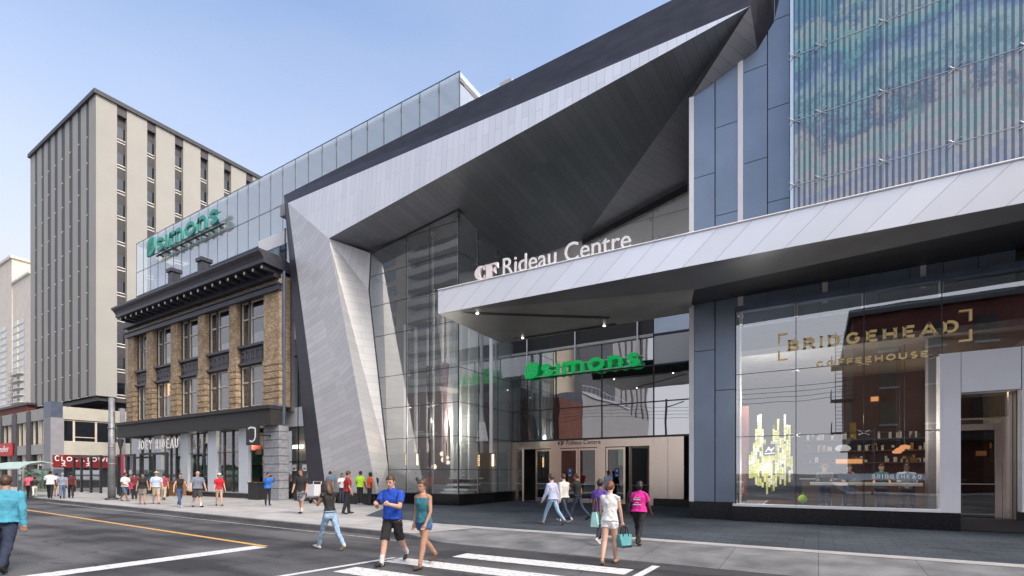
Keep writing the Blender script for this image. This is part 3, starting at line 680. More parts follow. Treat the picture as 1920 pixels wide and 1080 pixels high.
q = MB(); q.tube([tl + V((0, -.01, .03)), tr_ + V((0, -.01, .03))], .03, 6); q.build('top_trim', FINW, can)
fold = [PZ(1301.6, 543.4, CZ0), PZ(1800, 438, CZ0)]; fd = (fold[1] - fold[0]).normalized(); foldR = fold[0] + fd * 20
br = PZ(1292, 587, CZ0); fL = PZ(934, 576, CZ0)
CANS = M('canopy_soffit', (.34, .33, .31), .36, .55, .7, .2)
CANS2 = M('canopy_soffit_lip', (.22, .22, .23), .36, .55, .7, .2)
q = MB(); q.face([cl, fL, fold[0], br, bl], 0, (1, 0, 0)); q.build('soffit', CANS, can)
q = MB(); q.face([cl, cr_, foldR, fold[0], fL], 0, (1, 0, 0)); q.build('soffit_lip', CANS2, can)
q = MB(); q.face([V((fold[0].x, fold[0].y, CZ0 + .03)), V((foldR.x, foldR.y, CZ0 + .03)), V((foldR.x, 19.6, CZ0 + .12)), V((-4.1, 19.6, CZ0 + .12))], 0)
q.face([bl + V((0, 0, .001)), br + V((0, 0, .001)), br + V((0, 0, .9)), bl + V((0, 0, .9))])
q.build('shadowed_soffit', BLACKP, can)  # deep soffit behind the fold, its shadow put into the black colour
q = MB(); q.face([tl + V((0, .05, .02)), tr_ + V((0, .05, .02)), V((tr_.x, 19.3, CZ1 - .1)), V((-4.2, 19.3, CZ1 - .1)), V((-4.2, 19.9, CZ1 - .1)), V((-12.9, 19.9, CZ1 - .1))], 0); q.build('top_deck', GREYP, can)
LAMP = emit('canopy_lamp', (1, .93, .8), 5)
for (a, b_, lamps) in (((866, 586.5), (1142, 596), (895,)), ((964, 636), (1155, 607.5), (980, 1133))):
    p, r_ = PZ(a[0], a[1], CZ0 - .004), PZ(b_[0], b_[1], CZ0 - .004); d = (r_ - p).normalized(); nn = V((-d.y, d.x, 0)) * .13
    q = MB(); q.prism([p - nn, p + d * .5 + nn, r_ + nn, r_ - nn], (0, 0, -.012)); o = q.build('light_slot', BLACKP, can)
    for lx in lamps:
        t = (lx - a[0]) / (b_[0] - a[0]); c = PZ(lx, a[1] + (b_[1] - a[1]) * t, CZ0 - .02)
        q = MB(); q.ball(c, .055, .055, .03, 10, 6); q.build('lamp', LAMP, o)
# ================================================================= LETTERING
def arc(cx, cz, rx, rz, a0, a1, n=10):
    return [(cx + rx * math.cos(R(a0 + (a1 - a0) * k / n)), cz + rz * math.sin(R(a0 + (a1 - a0) * k / n))) for k in range(n + 1)]
def caps(w):
    """stroke capitals, height 1, w = stroke width; returns {letter: (advance width, [(points, closed)])}"""
    h = w / 2; t, b_ = 1 - h, h
    G = {}
    G['A'] = (.86, [([(.06, 0), (.43, 1)], 0), ([(.43, 1), (.80, 0)], 0), ([(.2, .30), (.66, .30)], 0)])
    G['B'] = (.70, [([(h, 0), (h, 1)], 0), ([(h, t), (.38, t)] + arc(.38, .75 - h / 2 + .01, .22, .24 - h / 2, 90, -90, 8) + [(h, .52)], 0), ([(.38, .52)] + arc(.40, .27, .24, .25 - h / 2, 90, -90, 8) + [(h, b_)], 0)])
    G['C'] = (.80, [(arc(.42, .5, .42 - h, .5 - h, 42, 318, 18), 0)])
    G['D'] = (.80, [([(h, 0), (h, 1)], 0), ([(h, t), (.32, t)] + arc(.34, .5, .42 - h, .5 - h, 90, -90, 12) + [(h, b_)], 0)])
    G['E'] = (.64, [([(h, 0), (h, 1)], 0), ([(h, t), (.60, t)], 0), ([(h, .51), (.52, .51)], 0), ([(h, b_), (.62, b_)], 0)])
    G['F'] = (.60, [([(h, 0), (h, 1)], 0), ([(h, t), (.58, t)], 0), ([(h, .50), (.50, .50)], 0)])
    G['G'] = (.86, [(arc(.42, .5, .42 - h, .5 - h, 42, 340, 18) + [(.80 - h, .46), (.50, .46)], 0)])
    G['H'] = (.78, [([(h, 0), (h, 1)], 0), ([(.78 - h, 0), (.78 - h, 1)], 0), ([(h, .5), (.78 - h, .5)], 0)])
    G['I'] = (w, [([(h, 0), (h, 1)], 0)])
    G['J'] = (.46, [([(.46 - h, 1), (.46 - h, .26)] + arc(.23, .25, .23 - h, .25 - h, 0, -170, 8), 0)])
    G['K'] = (.74, [([(h, 0), (h, 1)], 0), ([(.66, 1), (h, .42)], 0), ([(.26, .56), (.70, 0)], 0)])
    G['L'] = (.58, [([(h, 0), (h, 1)], 0), ([(h, b_), (.56, b_)], 0)])
    G['N'] = (.78, [([(h, 0), (h, 1)], 0), ([(h, 1), (.78 - h, 0)], 0), ([(.78 - h, 0), (.78 - h, 1)], 0)])
    G['O'] = (.90, [(arc(.45, .5, .45 - h, .5 - h, 0, 360, 24)[:-1], 1)])
    G['R'] = (.74, [([(h, 0), (h, 1)], 0), ([(h, t), (.40, t)] + arc(.40, .74 - h / 2, .24, .26 - h / 2, 90, -90, 8) + [(h, .48)], 0), ([(.38, .48), (.68, 0)], 0)])
    G['S'] = (.66, [(arc(.33, .73, .31 - h, .27 - h + .02, 35, 270, 10)[:-1] + arc(.33, .27, .33 - h, .27 - h + .02, 90, -145, 10), 0)])
    G['T'] = (.74, [([(.37, 0), (.37, 1)], 0), ([(0, t), (.74, t)], 0)])
    G['U'] = (.76, [([(h, 1), (h, .34)] + arc(.38, .34, .38 - h, .34 - h, 180, 360, 10) + [(.76 - h, 1)], 0)])
    G['W'] = (1.12, [([(.03, 1), (.30, 0)], 0), ([(.30, 0), (.56, .9)], 0), ([(.56, .9), (.82, 0)], 0), ([(.82, 0), (1.09, 1)], 0)])
    G['Y'] = (.76, [([(.02, 1), (.38, .45)], 0), ([(.74, 1), (.38, .45)], 0), ([(.38, .48), (.38, 0)], 0)])
    return G
def lower(w):
    h = w / 2; t = 1 - h; G = {}
    G['s'] = (.80, [(arc(.40, .72, .37 - h, .285 - h + .015, 28, 268, 12)[:-1] + arc(.40, .285, .40 - h, .285 - h, 88, -150, 12), 0)])
    G['i'] = (w, [([(h, 0), (h, 1)], 0)])
    G['m'] = (1.36, [([(h, 0), (h, 1)], 0), ([(h, .55)] + arc(.40, .62, .40 - h, .38 - h, 180, 0, 10) + [(.80 - h, 0)], 0), ([(.80 - h, .55)] + arc(.96, .62, .40 - h, .38 - h, 165, 0, 10) + [(1.36 - h, 0)], 0)])
    G['o'] = (1.02, [(arc(.51, .5, .51 - h, .52 - h, 0, 360, 26)[:-1], 1)])
    G['n'] = (.84, [([(h, 0), (h, 1)], 0), ([(h, .55)] + arc(.42, .60, .42 - h, .40 - h, 180, 0, 10) + [(.84 - h, 0)], 0)])
    return G
def stroke_text(mb, text, G, w, x0, z0, hgt, width=None, gap=.2, y=0.0, depth=.08, m=0, serif=0.0, xs=1.0, space=.45, hfirst=None):
    tot = 0
    for ch in text:
        tot += (space if ch == ' ' else G[ch][0] * xs + gap)
    tot -= gap
    kx = (width / (tot * hgt)) if width else 1.0
    x = 0
    for i, ch in enumerate(text):
        if ch == ' ': x += space; continue
        hh = hgt * (hfirst if (hfirst and i == 0) else 1)
        for pts, closed in G[ch][1]:
            pp = [((x + px * xs) * kx * (hgt / hh), pz) for px, pz in pts]
            pp = [(px * hh, pz * hh) for px, pz in pp]
            mb.ribbon(pp, w * hgt, depth, m, closed, (x0, y, z0))
            if serif and not closed:
                for (px, pz) in (pp[0], pp[-1]):
                    if abs(pz) < .02 * hh or abs(pz - hh) < .02 * hh:
                        zz = serif * .32 * hh if pz < hh / 2 else hh - serif * .32 * hh
                        mb.ribbon([(px - w * hgt * (.5 + serif), zz), (px + w * hgt * (.5 + serif), zz)], serif * .64 * hh, depth * .98, m, False, (x0, y, z0))
        x += G[ch][0] * xs + gap
def font_mesh(text, size, depth, name, mat, width=None, offset=0.0):
    cu = bpy.data.curves.new('lettering_curve', 'FONT'); cu.body = text; cu.size = size; cu.extrude = depth / 2; cu.offset = offset; cu.resolution_u = 4
    to = bpy.data.objects.new('lettering_tmp', cu); COL.objects.link(to)
    dg = bpy.context.evaluated_depsgraph_get(); me = bpy.data.meshes.new_from_object(to.evaluated_get(dg))
    bpy.data.objects.remove(to); bpy.data.curves.remove(cu)
    me.name = name; me.materials.clear(); me.materials.append(mat)
    xs = [v.co.x for v in me.vertices]; x0 = min(xs); kx = width / (max(xs) - x0) if width else 1
    me.transform(Matrix.Diagonal((kx, 1, 1, 1)) @ Matrix.Translation((-x0, 0, 0)))
    me.transform(Matrix.Rotation(R(90), 4, 'X'))
    o = bpy.data.objects.new(name, me); COL.objects.link(o); return o

# ---- leaf emblem and green / teal word signs
def leaf_emblem(mb, x0, z0, s, y, depth, m=0, m2=1):
    pts = []
    for k in range(9): a = R(180 - 90 * k / 8); pts.append((.45 + .45 * math.cos(a), .62 + .42 * math.sin(a) * (1 if k else .9)))
    pts = [(0, 0), (0, .55)] + pts[1:] + [(.92, 1.02), (.92, .45)]
    for k in range(1, 7): a = R(0 - 90 * k / 6); pts.append((.46 + .46 * math.cos(a), .44 + .44 * math.sin(a)))
    mb.prism([(x0 + p[0] * s, y, z0 + p[1] * s) for p in pts], (0, depth, 0), m)
    for (a, c) in (((.05, .05), (.80, .92)), ((.22, .26), (.20, .72)), ((.42, .48), (.42, .90)), ((.30, .34), (.72, .38)), ((.5, .56), (.84, .62))):
        mb.ribbon([a, c], .035, .01, m2, False, (x0, y - .012, z0), s)
def word_sign(name, label, px0, pxi, px1, pyb0, pyb1, pyt, Y, mat, light, w=.235, rods=None, side=None):
    xl, xi, xr = xY(px0, Y), xY(pxi, Y), xY(px1, Y); zbase = zY(pxi, pyb0, Y); zt = zY(px1, pyt, Y); hh = zt - zbase
    t = thing(name, label, 'sign', (xl, Y, zbase))
    q = MB(); leaf_emblem(q, xl, zbase - .04, (xi - xl) * .86, Y, .16); q.build('leaf_emblem', [mat, light], t)
    G = lower(w); x = xi; tot = sum(G[c][0] for c in 'simons') + .2 * 5; k = (xr - xi) / (tot * hh)
    for ch in 'simons':
        q = MB(); sc = hh
        for pts, cl_ in G[ch][1]: q.ribbon([(p[0] * k * hh, p[1] * hh) for p in pts], w * hh * (.6 + .4 * k), .16, 0, bool(cl_), (x, Y, zbase))
        q.build('letter', mat, t); x += (G[ch][0] + .2) * hh * k
    q = MB(); q.box(xl, xr, Y + .2, Y + .26, zbase + .02, zbase + .09); q.box(xi, xr, Y + .2, Y + .26, zbase + hh * .78, zbase + hh * .84); q.build('rail', side or ALU, t)
    return t, xl, xr, zbase, hh
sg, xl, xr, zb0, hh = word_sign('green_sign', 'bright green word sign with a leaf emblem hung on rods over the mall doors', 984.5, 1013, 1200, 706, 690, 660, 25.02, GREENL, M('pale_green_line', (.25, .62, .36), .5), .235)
q = MB()
for p in (988, 1078, 1195): x = xY(p, 25.24); q.tube([(x, 25.24, zb0 + .1), (x, 25.24, 9.7)], .045, 8)
q.build('hanging_rods', ALU, sg)
ts, xl, xr, zb1, hh = word_sign('teal_sign', 'teal word sign with a leaf emblem on the roof-level glass wall above the brick building', 275, 292, 408, 472.5, 426, 389, 19.55, TEALL, M('dark_teal_line', (.02, .13, .11), .5), .22, side=M('bracket_mid_grey', (.22, .25, .27), .5))
q = MB(); q.box(xl + 1, xr + .3, 19.82, 19.92, zb1 - .15, zb1 - .06)
for k in range(9): x = xl + 1.6 + k * (xr - xl - 2) / 8; q.box(x, x + .12, 19.7, 20.15, zb1 - .22, zb1 - .1)
q.build('support_beam', CHAR, ts)

# ---- CF Rideau Centre on the canopy edge
def along_canopy(px, py):
    """point on the canopy's top front edge line under pixel column px"""
    d = ray(px, HY); nrm = V((-dirx.y, dirx.x)); t = nrm.dot(V((tl.x, tl.y))) / nrm.dot(V((d[0], d[1]))); return V((d[0] * t, d[1] * t)), t
def cf_logo(mb, s, x0=0, z0=0, y=0, depth=.08, m=0):
    out = arc(.55, .5, .55, .5, 62, 298, 16)
    inn = arc(.60, .5, .17, .40, 285, 75, 12)
    for k in range(len(out) - 1):
        a = out[k], out[k + 1]; j0 = len(inn) - 1 - k * (len(inn) - 1) / (len(out) - 1); j1 = len(inn) - 1 - (k + 1) * (len(inn) - 1) / (len(out) - 1)
        f = lambda j: inn[int(round(j))]
        mb.prism([(x0 + p[0] * s, y, z0 + p[1] * s) for p in (a[0], a[1], f(j1), f(j0))], (0, depth, 0), m)
    mb.prism([(x0 + p[0] * s, y, z0 + p[1] * s) for p in ((.72, .68), (.84, .70), (.84, .97), (.72, .93))], (0, depth, 0), m)
    mb.prism([(x0 + p[0] * s, y, z0 + p[1] * s) for p in ((.70, .08), (.86, .14), (.86, .30), (.80, .26))], (0, depth, 0), m)
    for (a, b_, c, d) in ((.98, 0, 1.42, 1), (.88, .94, 1.92, 1), (.90, 0, 1.52, .06), (1.42, .46, 1.62, .54)):
        mb.box(x0 + a * s, x0 + c * s, y, y + depth, z0 + b_ * s, z0 + d * s, m)
    mb.prism([(x0 + p[0] * s, y, z0 + p[1] * s) for p in ((1.62, .94), (1.92, .94), (1.92, .62))], (0, depth, 0), m)
    mb.prism([(x0 + p[0] * s, y, z0 + p[1] * s) for p in ((1.50, .5), (1.74, .74), (1.74, .26))], (0, depth, 0), m)
p0, _ = along_canopy(888, 0); p1, _ = along_canopy(931, 0); p2, t2 = along_canopy(940, 0); p3, _ = along_canopy(1181, 0)
cfs = thing('canopy_lettering', 'large white mall name lettering standing on the front edge of the canopy', 'sign', (p0.x, p0.y, CZ1 + .10), math.atan2(dirx.y, dirx.x))
wl = (p1 - p0).length; q = MB(); cf_logo(q, wl / 1.92, 0, 0, .06, .12); o = q.build('logo', PINKW, cfs, local=True)
o = font_mesh('Rideau Centre', 1.0, .035, 'name_letters', WHITEL, (p3 - p2).length, .002)
capH = max(v.co.z for v in o.data.vertices); o.data.transform(Matrix.Diagonal((1, 1, (wl / 1.92 * 1.2) / capH, 1))); o.parent = cfs; o.location = ((p2 - p0).length, .12, 0)
# ---- header lettering over the doors
x0, x1, z0_ = xY(1046, 25.4), xY(1126, 25.4), zY(1046, 834.5, 25.4)
hd = thing('door_header_lettering', 'small dark mall name lettering on the steel band over the doors', 'lettering', (x0, 25.4, z0_))
q = MB(); cf_logo(q, (xY(1058, 25.4) - x0) / 1.92, 0, 0, 0, .02); q.build('logo', DKFRAME, hd, local=True)
o = font_mesh('Rideau Centre', .35, .02, 'name_letters', DKFRAME, x1 - xY(1061.5, 25.4)); o.parent = hd; o.location = (xY(1061.5, 25.4) - x0, .01, 0)

# ================================================================= COFFEE HOUSE
YV = 19.05
shop = thing('coffee_shop', 'coffee house with a tall glass shopfront, black plinth and pale metal door surround', 'shop', (xY(1580, YV), YV, 0))
sx0, sx1 = xY(1379.3, YV), xY(1762, YV); hz = zY(1379.3, 586, YV); sz = zY(1375, 944, YV); hx1 = sx1 + 4.2
gv = lambda px, py: PY(px, py, YV)
q = MB(); q.face([V((sx0, YV, sz)), V((sx1, YV, sz)), V((sx1, YV, hz)), V((sx0, YV, hz))]); zl = zY(1840, 655 + 2, YV); q.face([V((sx1, YV, zl)), V((hx1, YV, zl)), V((hx1, YV, hz)), V((sx1, YV, hz))]); q.build('window_glass', GL_SHOP, shop)
q = MB(); q.face([V((sx0, YW, sz)), V((sx0, YV, sz)), V((sx0, YV, hz)), V((sx0, YW, hz))]); q.build('side_glass', GL_CLEAR, shop)
q = MB(); q.box(sx0 - .03, hx1, YV - .06, YW + .15, hz, zY(1379, 576, YV)); q.build('header', SLATE, shop)
q = MB(); q.box(sx0 - .08, sx1, YV - .12, YV + .3, sz - .08, sz); q.build('sill', FINW, shop)
pzt = zY(1375, 949, YV); q = MB()
pb = [xY(1373, YV - .05), xY(1492, YV - .05), xY(1620, YV - .05), xY(1801, YV - .05)]
for k in range(3): q.box(pb[k] + .004, pb[k + 1] - .004, YV - .09, 19.6, 0, sz - .082)
q.build('plinth', BLACK, shop)
zr_ = [zY(1379, 703, YV), zY(1379, 819.5, YV)]; q = MB()
for z in zr_: q.box(sx0, sx1, YV - .008, YV + .008, z - .010, z + .010)
for p in (1492.5, 1620): q.box(xY(p, YV) - .011, xY(p, YV) + .011, YV - .009, YV + .009, sz, hz)
q.box(xY(1766, YV) - .011, xY(1766, YV) + .011, YV - .009, YV + .009, zl, hz); q.box(sx0 - .02, sx0 + .02, YV - .02, YV + .02, sz, hz); q.build('glass_joints', DKFRAME, shop)
for p in (1388.5, 1492.5, 1620, 1766):
    x = xY(p, YV); q = MB(); q.box(x - .05, x + .05, YV + .03, YV + .15, hz - .42, hz - .01); q.build('glass_bracket', FINW, shop)
c2 = None
for p in (1492.5, 1620, 1755):
    for z in zr_:
        if c2 is None: c2 = clamp_mesh().build('spider_clamp', ALU, shop, local=True); o = c2
        else: o = c2.copy(); COL.objects.link(o)
        o.location = V((xY(p, YV), YV + .03, z)) - ORG[shop.name]; o.scale = (.8, .8, .55)
q = MB(); x = xY(1387, YV); q.tube([(x, YV + .16, sz), (x, YV + .16, hz)], .03, 8); q.build('glass_post', FINW, shop)
q = MB(); x0, x1 = xY(1762.5, YV - .04), xY(1801.5, YV - .04); q.box(x0, x1, YV - .04, YV + .5, sz - .08, zl); q.build('pale_pier', WHITEP, shop)
x2 = xY(1915, YV - .04); q = MB(); q.box(x1 + .015, x2, YV - .03, YV + .5, zY(1802, 736, YV), zl); q.box(x2 + .02, x2 + 2, YV - .04, YV + .5, sz, zl); q.build('pale_lintel', WHITEP, shop)
# recessed door
YD = 19.75; zdt = zY(1806, 795, YD); ztr = zY(1806, 786, YD); zlt = zY(1802, 735, YV)
q = MB(); xd0, xd1, xd2 = xY(1789, YD), xY(1879, YD), xY(1893, YD)
q.box(xd0, xd2, YD - .05, YD + .05, ztr - .03, zdt + .16); q.box(xd1, xd2, YD - .06, YD + .05, 0, ztr); q.box(xd2 - .04, xd2 + .04, YD - .07, YD + .05, 0, zlt + .5); q.build('door_frame', STEEL, shop)
q = MB(); q.box(xd1 - .16, xd1 - .01, YD - .05, YD, .35, zdt - .02); q.box(xd0, xd1 - .16, YD - .05, YD, zdt - .2, zdt - .02); q.box(xd0, xd1 - .01, YD - .05, YD, .02, .36); do = q.build('door', STEEL, shop)
q = MB(); q.box(xd0, xd1 - .16, YD - .03, YD - .02, .36, zdt - .2); q.build('door_glass', GL_SHOPD, do)
q = MB(); q.box(xd0, xd1 - .16, YD - .09, YD - .06, 1.35, 1.37); q.build('handle', ALU, do)
q = MB(); q.face([(xd0, YD, ztr), (xd2, YD, ztr), (xd2, YD, zlt + .4), (xd0, YD, zlt + .4)]); q.build('transom_glass', GL_SHOPD, shop)
q = MB(); q.box(xd2 + .05, xd2 + 1.6, YD - .35, YD + .4, .35, zlt + .4); q.build('dark_steel_wall', M('dark_steel', (.11, .105, .10), .3, .8, 2, .2), shop)
q = MB(); q.box(xd2 + .03, xd2 + 1.6, YD - .40, YD + .4, 0, .35); q.build('plinth', BLACK, shop)
# room behind the glass
q = MB(); ix0, ix1 = -4.1, 5.5
q.box(ix0, ix1 + 2, 26.3, 26.5, 0, 8.2, 0); q.box(ix0, ix0 + .1, 19.7, 26.3, 0, 8.2, 0); q.box(ix1, ix1 + .1, 20.4, 26.3, 0, 8.2, 1); q.box(ix0, ix1, 19.2, 26.3, .02, .36, 0); q.box(ix0, ix1, 19.7, 26.3, 5.9, 6.1, 1)
q.box(xY(1738, 20.2), xY(1760, 20.2), 20.0, 20.5, .3, 6, 2); q.build('inner_wall', [INTD, M('dim_ceiling', (.22, .21, .2), .8), GREYCON], shop)
q = MB(); q.box(xY(1381, 20.6), xY(1404, 20.6), 20.55, 20.65, .36, 4.2, 0); q.box(xY(1404, 20.6), xY(1498, 20.6), 20.55, 20.65, .36, .95, 0); q.build('wooden_surround', M('reddish_wood', (.20, .065, .035), .5, 0, 3, .3), shop)
# wall art of chartreuse strips
art = thing('strip_artwork', 'tall collage of chartreuse and yellow paper strips inside the coffee house window', 'artwork', (xY(1440, 20.5), 20.5, .8))
q = MB(); q.box(xY(1402, 20.5), xY(1490, 20.5), 20.5, 20.54, zY(1440, 936, 20.5), zY(1440, 850, 20.5)); q.build('backing_board', BLACKP, art)
amats = [M('chartreuse', (.62, .62, .08), .5, 0, 6, .2), M('pale_yellow', (.78, .76, .38), .5, 0, 6, .15), M('cream_paper', (.80, .78, .62), .5, 0, 6, .1), M('dark_print', (.10, .10, .05), .5, 0, 9, .5)]
q = MB(); ra = random.Random(11); xa, xb_ = xY(1404, 20.4), xY(1487, 20.4); n = 20
for k in range(n):
    x = xa + (xb_ - xa) * k / n; wd = (xb_ - xa) / n * .9
    tp = (850, 838, 822, 806, 772, 776, 800, 818, 838, 842, 822, 800, 808, 786, 820, 816, 782, 790, 798, 850)[k] + ra.uniform(-4, 8); bt = 930 - abs(k - 9) * 2.2 - ra.uniform(0, 24)
    z = zY(1440, bt, 20.4); zt = zY(1440, tp, 20.4)
    while z < zt:
        hgt = ra.uniform(.06, .30); hi = (z / zt)
        mi = ra.choices([0, 1, 2, 3], [4, 2 + 2 * hi, 1 + 3 * hi, 2.2 - 1.6 * hi])[0]; yo = 20.40 + ra.uniform(-.03, .03)
        q.box(x, x + wd, yo, yo + .02, z, min(z + hgt, zt) - .012, mi); z += hgt
q.build('paper_strips', amats, art)
q = MB(); q.box(xY(1431, 20.3), xY(1454, 20.3), 20.28, 20.31, zY(1440, 854, 20.3), zY(1440, 833, 20.3), 0)
for (a, c) in (((.2, .3), (.45, .75)), ((.45, .75), (.55, .4)), ((.6, .3), (.85, .7)), ((.1, .15), (.9, .2)), ((.3, .5), (.7, .55))): q.ribbon([a, c], .08, .006, 1, False, (xY(1431, 20.3), 20.274, zY(1440, 854, 20.3)), .42)
q.build('chalk_notice', [BLACKP, WHITEL], art)
# gold lettering on the glass
YL = YV - .06
gs = thing('gold_shop_sign', 'gold and cream coffee house name lettering with corner brackets across the shop window', 'sign', (xY(1640, YL), YL, zY(1640, 650, YL)))
x0, x1 = xY(1476.5, YL), xY(1800, YL); z0_ = zY(1476.5, 658, YL); hb = zY(1476.5, 638, YL) - z0_
q = MB(); stroke_text(q, 'BRIDGEHEAD', caps(.20), .20, x0, z0_, hb, x1 - x0, .34, YL, .04, 0, .16, 1.25); q.build('large_letters', GOLD, gs)
x0, x1 = xY(1530, YL), xY(1741, YL); z0_ = zY(1530, 688.5, YL); hb2 = zY(1530, 677.5, YL) - z0_
q = MB(); stroke_text(q, 'COFFEEHOUSE', caps(.20), .20, x0, z0_, hb2, x1 - x0, .32, YL, .035, 0, .12, 1.25); q.build('small_letters', GOLD, gs)
q = MB(); bx0, bx1 = xY(1458.5, YL), xY(1823, YL); zb_, zt_ = zY(1459, 676.5, YL), zY(1459, 626, YL)
for (x, s) in ((bx0, 1), (bx1, -1)):
    for (z, u) in ((zt_, -1), (zb_, 1)): q.box(x, x + s * .28, YL, YL + .04, z, z + u * .05); q.box(x, x + s * .055, YL, YL + .04, z + u * .051, z + u * .33)
q.build('corner_brackets', GOLD, gs)
# frosted strip with repeat lettering
q = MB(); zf0, zf1 = zY(1620, 900, YV), zY(1620, 888, YV); fx0, fx1 = xY(1570, YV), xY(1736, YV)
ft = thing('frosted_window_strip', 'frosted grey strip with small lettering across the window in front of the seated customers', 'window strip', (fx0, YV - .012, zf0))
q.box(fx0, fx1, YV - .016, YV - .012, zf0, zf1); q.build('film', glass('frosted_film', (.7, .75, .78), .1, .9, .2, 0, .4, (.4, .45, .5)), ft)
q = MB(); stroke_text(q, 'BRIDGEHEAD', caps(.16), .16, fx0 + .9, zf0 + .05, (zf1 - zf0) * .62, fx1 - fx0 - 1.0, .5, YV - .022, .005); q.build('letters', WHITEL, ft)
# pendants, bar, stools
SHADEW = emit('pendant_glow_white', (1, .97, .94), .28); WARM = emit('pendant_glow_warm', (1, .42, .18), .55)
def pendant(px, py, Y, r, mat, label):
    c = PY(px, py, Y); t = thing('pendant_lamp', label, 'pendant lamp', (c.x, c.y, c.z), 0, 'pendant lamps in the coffee house')
    q = MB(); q.loft([((0, 0, -r * .42), r * .55, r * .55), ((0, 0, -r * .36), r * .8, r * .8), ((0, 0, -r * .1), r, r), ((0, 0, r * .2), r * .86, r * .86), ((0, 0, r * .42), r * .5, r * .5), ((0, 0, r * .5), r * .1, r * .1)], 18); q.build('shade', mat, t, local=True, smooth=True)
    q = MB(); q.tube([(0, 0, r * .5), (0, 0, 5.9 - c.z)], .008, 6); q.build('cord', BLACKP, t, local=True)
pendant(1580.5, 840, 20.3, .235, SHADEW, 'large white pendant lamp above the laptop user in the coffee house')
pendant(1696, 838, 20.6, .15, WARM, 'glowing orange pendant lamp, highest of the warm cluster in the coffee house')
pendant(1687, 843, 21.0, .14, WARM, 'glowing orange pendant lamp in the middle of the warm cluster in the coffee house')
pendant(1682, 847, 21.3, .14, WARM, 'glowing orange pendant lamp, lowest of the warm cluster in the coffee house')
for (px, py, Y, w_) in ((1592, 865, 24.5, .9), (1640, 748, 25.5, .25), (1880, 835, 25.2, .7), (1840, 850, 25.4, .3)):
    c = PY(px, py, Y); q = MB(); q.box(c.x - w_ / 2, c.x + w_ / 2, Y, Y + .06, c.z - .09, c.z + .09); q.box(c.x - w_ / 2 - .04, c.x + w_ / 2 + .04, Y + .02, Y + .1, c.z - .13, c.z + .13, 1)
    tag(q.build('wall_light', [emit('warm_shelf_light', (1, .45, .15), .5), INTB]), {1592: 'small lit shelf panel behind the laptop user in the coffee house', 1640: 'small warm lit panel high on the coffee house rear wall', 1880: 'wide warm lit menu panel seen through the coffee house door', 1840: 'small warm lit panel seen at the edge of the coffee house door'}[px], 'wall light', 'lit panels in the coffee house')
# counter and shelves at the back of the room
YQ = 24.6; sc2 = thing('service_counter', 'long dark service counter with pale top at the back of the coffee house', 'counter', (1.6, YQ, .36))
q = MB(); q.box(-.6, 4.6, YQ, YQ + .7, .36, 1.4); q.build('counter_front', INTB, sc2)
q = MB(); q.box(-.7, 4.7, YQ - .05, YQ + .75, 1.401, 1.46); q.build('counter_top', INTW, sc2)
sh2 = thing('back_shelves', 'wooden wall shelves with cups and tins behind the coffee house counter', 'shelves', (1.6, 26.1, 1.7)); ri2 = random.Random(77)
for z in (2.1, 2.6, 3.1):
    q = MB(); q.box(-.6, 4.6, 25.9, 26.28, z, z + .04); q.build('shelf', INTB, sh2)
q = MB()
for k in range(90): x = ri2.uniform(-.5, 4.5); z = ri2.choice((2.141, 2.641, 3.141)); h_ = ri2.uniform(.10, .30); q.box(x, x + ri2.uniform(.06, .14), 25.95, 26.1, z, z + h_, ri2.choice((0, 0, 1, 2)))
q.build('cups_and_tins', [INTW, M('tin_amber', (.5, .25, .06), .4), M('tin_dark', (.06, .05, .05), .4)], sh2)
YB = 19.65
bar = thing('window_bar', 'long white counter facing the glass inside the coffee house', 'counter', (xY(1625, YB), YB, .36))
bz = zY(1625, 905, YB); q = MB(); q.box(xY(1519, YB), xY(1728, YB), YB - .2, YB + .25, bz - .09, bz); q.build('counter_top', INTW, bar, bevel=.01)
q = MB()
for p in (1545, 1620, 1715): x = xY(p, YB); q.box(x - .03, x + .03, YB + .12, YB + .18, .36, bz - .09)
q.build('supports', BLACKP, bar)
def stool(px, label):
    x = xY(px, 20.2); t = thing('bar_stool', label, 'bar stool', (x, 20.2, .36), 0, 'stools along the window counter')
    q = MB(); q.loft([((0, 0, .62), .17, .17), ((0, 0, .66), .19, .19), ((0, 0, .69), .17, .17)], 14); q.build('seat', BLACKP, t, local=True)
    for sx in (-1, 1):
        for sy in (-1, 1): q = MB(); q.tube([(sx * .12, sy * .12, .63), (sx * .2, sy * .2, 0)], .014, 6); q.build('leg', ALU, t, local=True)
    q = MB(); q.tube([(.16 * math.cos(a), .16 * math.sin(a), .25) for a in [k * math.pi / 5 for k in range(11)]], .01, 6); q.build('foot_ring', ALU, t, local=True)
stool(1548, 'black bar stool under the left end of the coffee house counter'); stool(1590, 'black bar stool under the laptop user at the counter'); stool(1652, 'black bar stool under the woman in teal at the counter'); stool(1698, 'black bar stool under the man in the pale shirt at the counter')
lp = thing('laptop', 'open grey laptop with a small white emblem on the coffee house counter', 'laptop', (xY(1603, 19.66), 19.66, bz))
q = MB(); q.box(-.17, .17, 0, .23, 0, .016); q.build('keyboard_base', ALU, lp, local=True)
q = MB(); q.prism([(-.17, 0, .012), (.17, 0, .012), (.17, -.07, .24), (-.17, -.07, .24)], (0, .012, .004)); sc_ = q.build('screen_lid', M('laptop_grey', (.28, .29, .30), .35, .6), lp, local=True)
q = MB(); q.ball((0, -.048, .125), .018, .004, .02, 10, 6); q.tube([(0.0, -.048, .144), (.008, -.05, .155)], .003, 5); q.build('emblem', emit('lit_emblem', (1, 1, 1), 1.2), sc_, local=True)

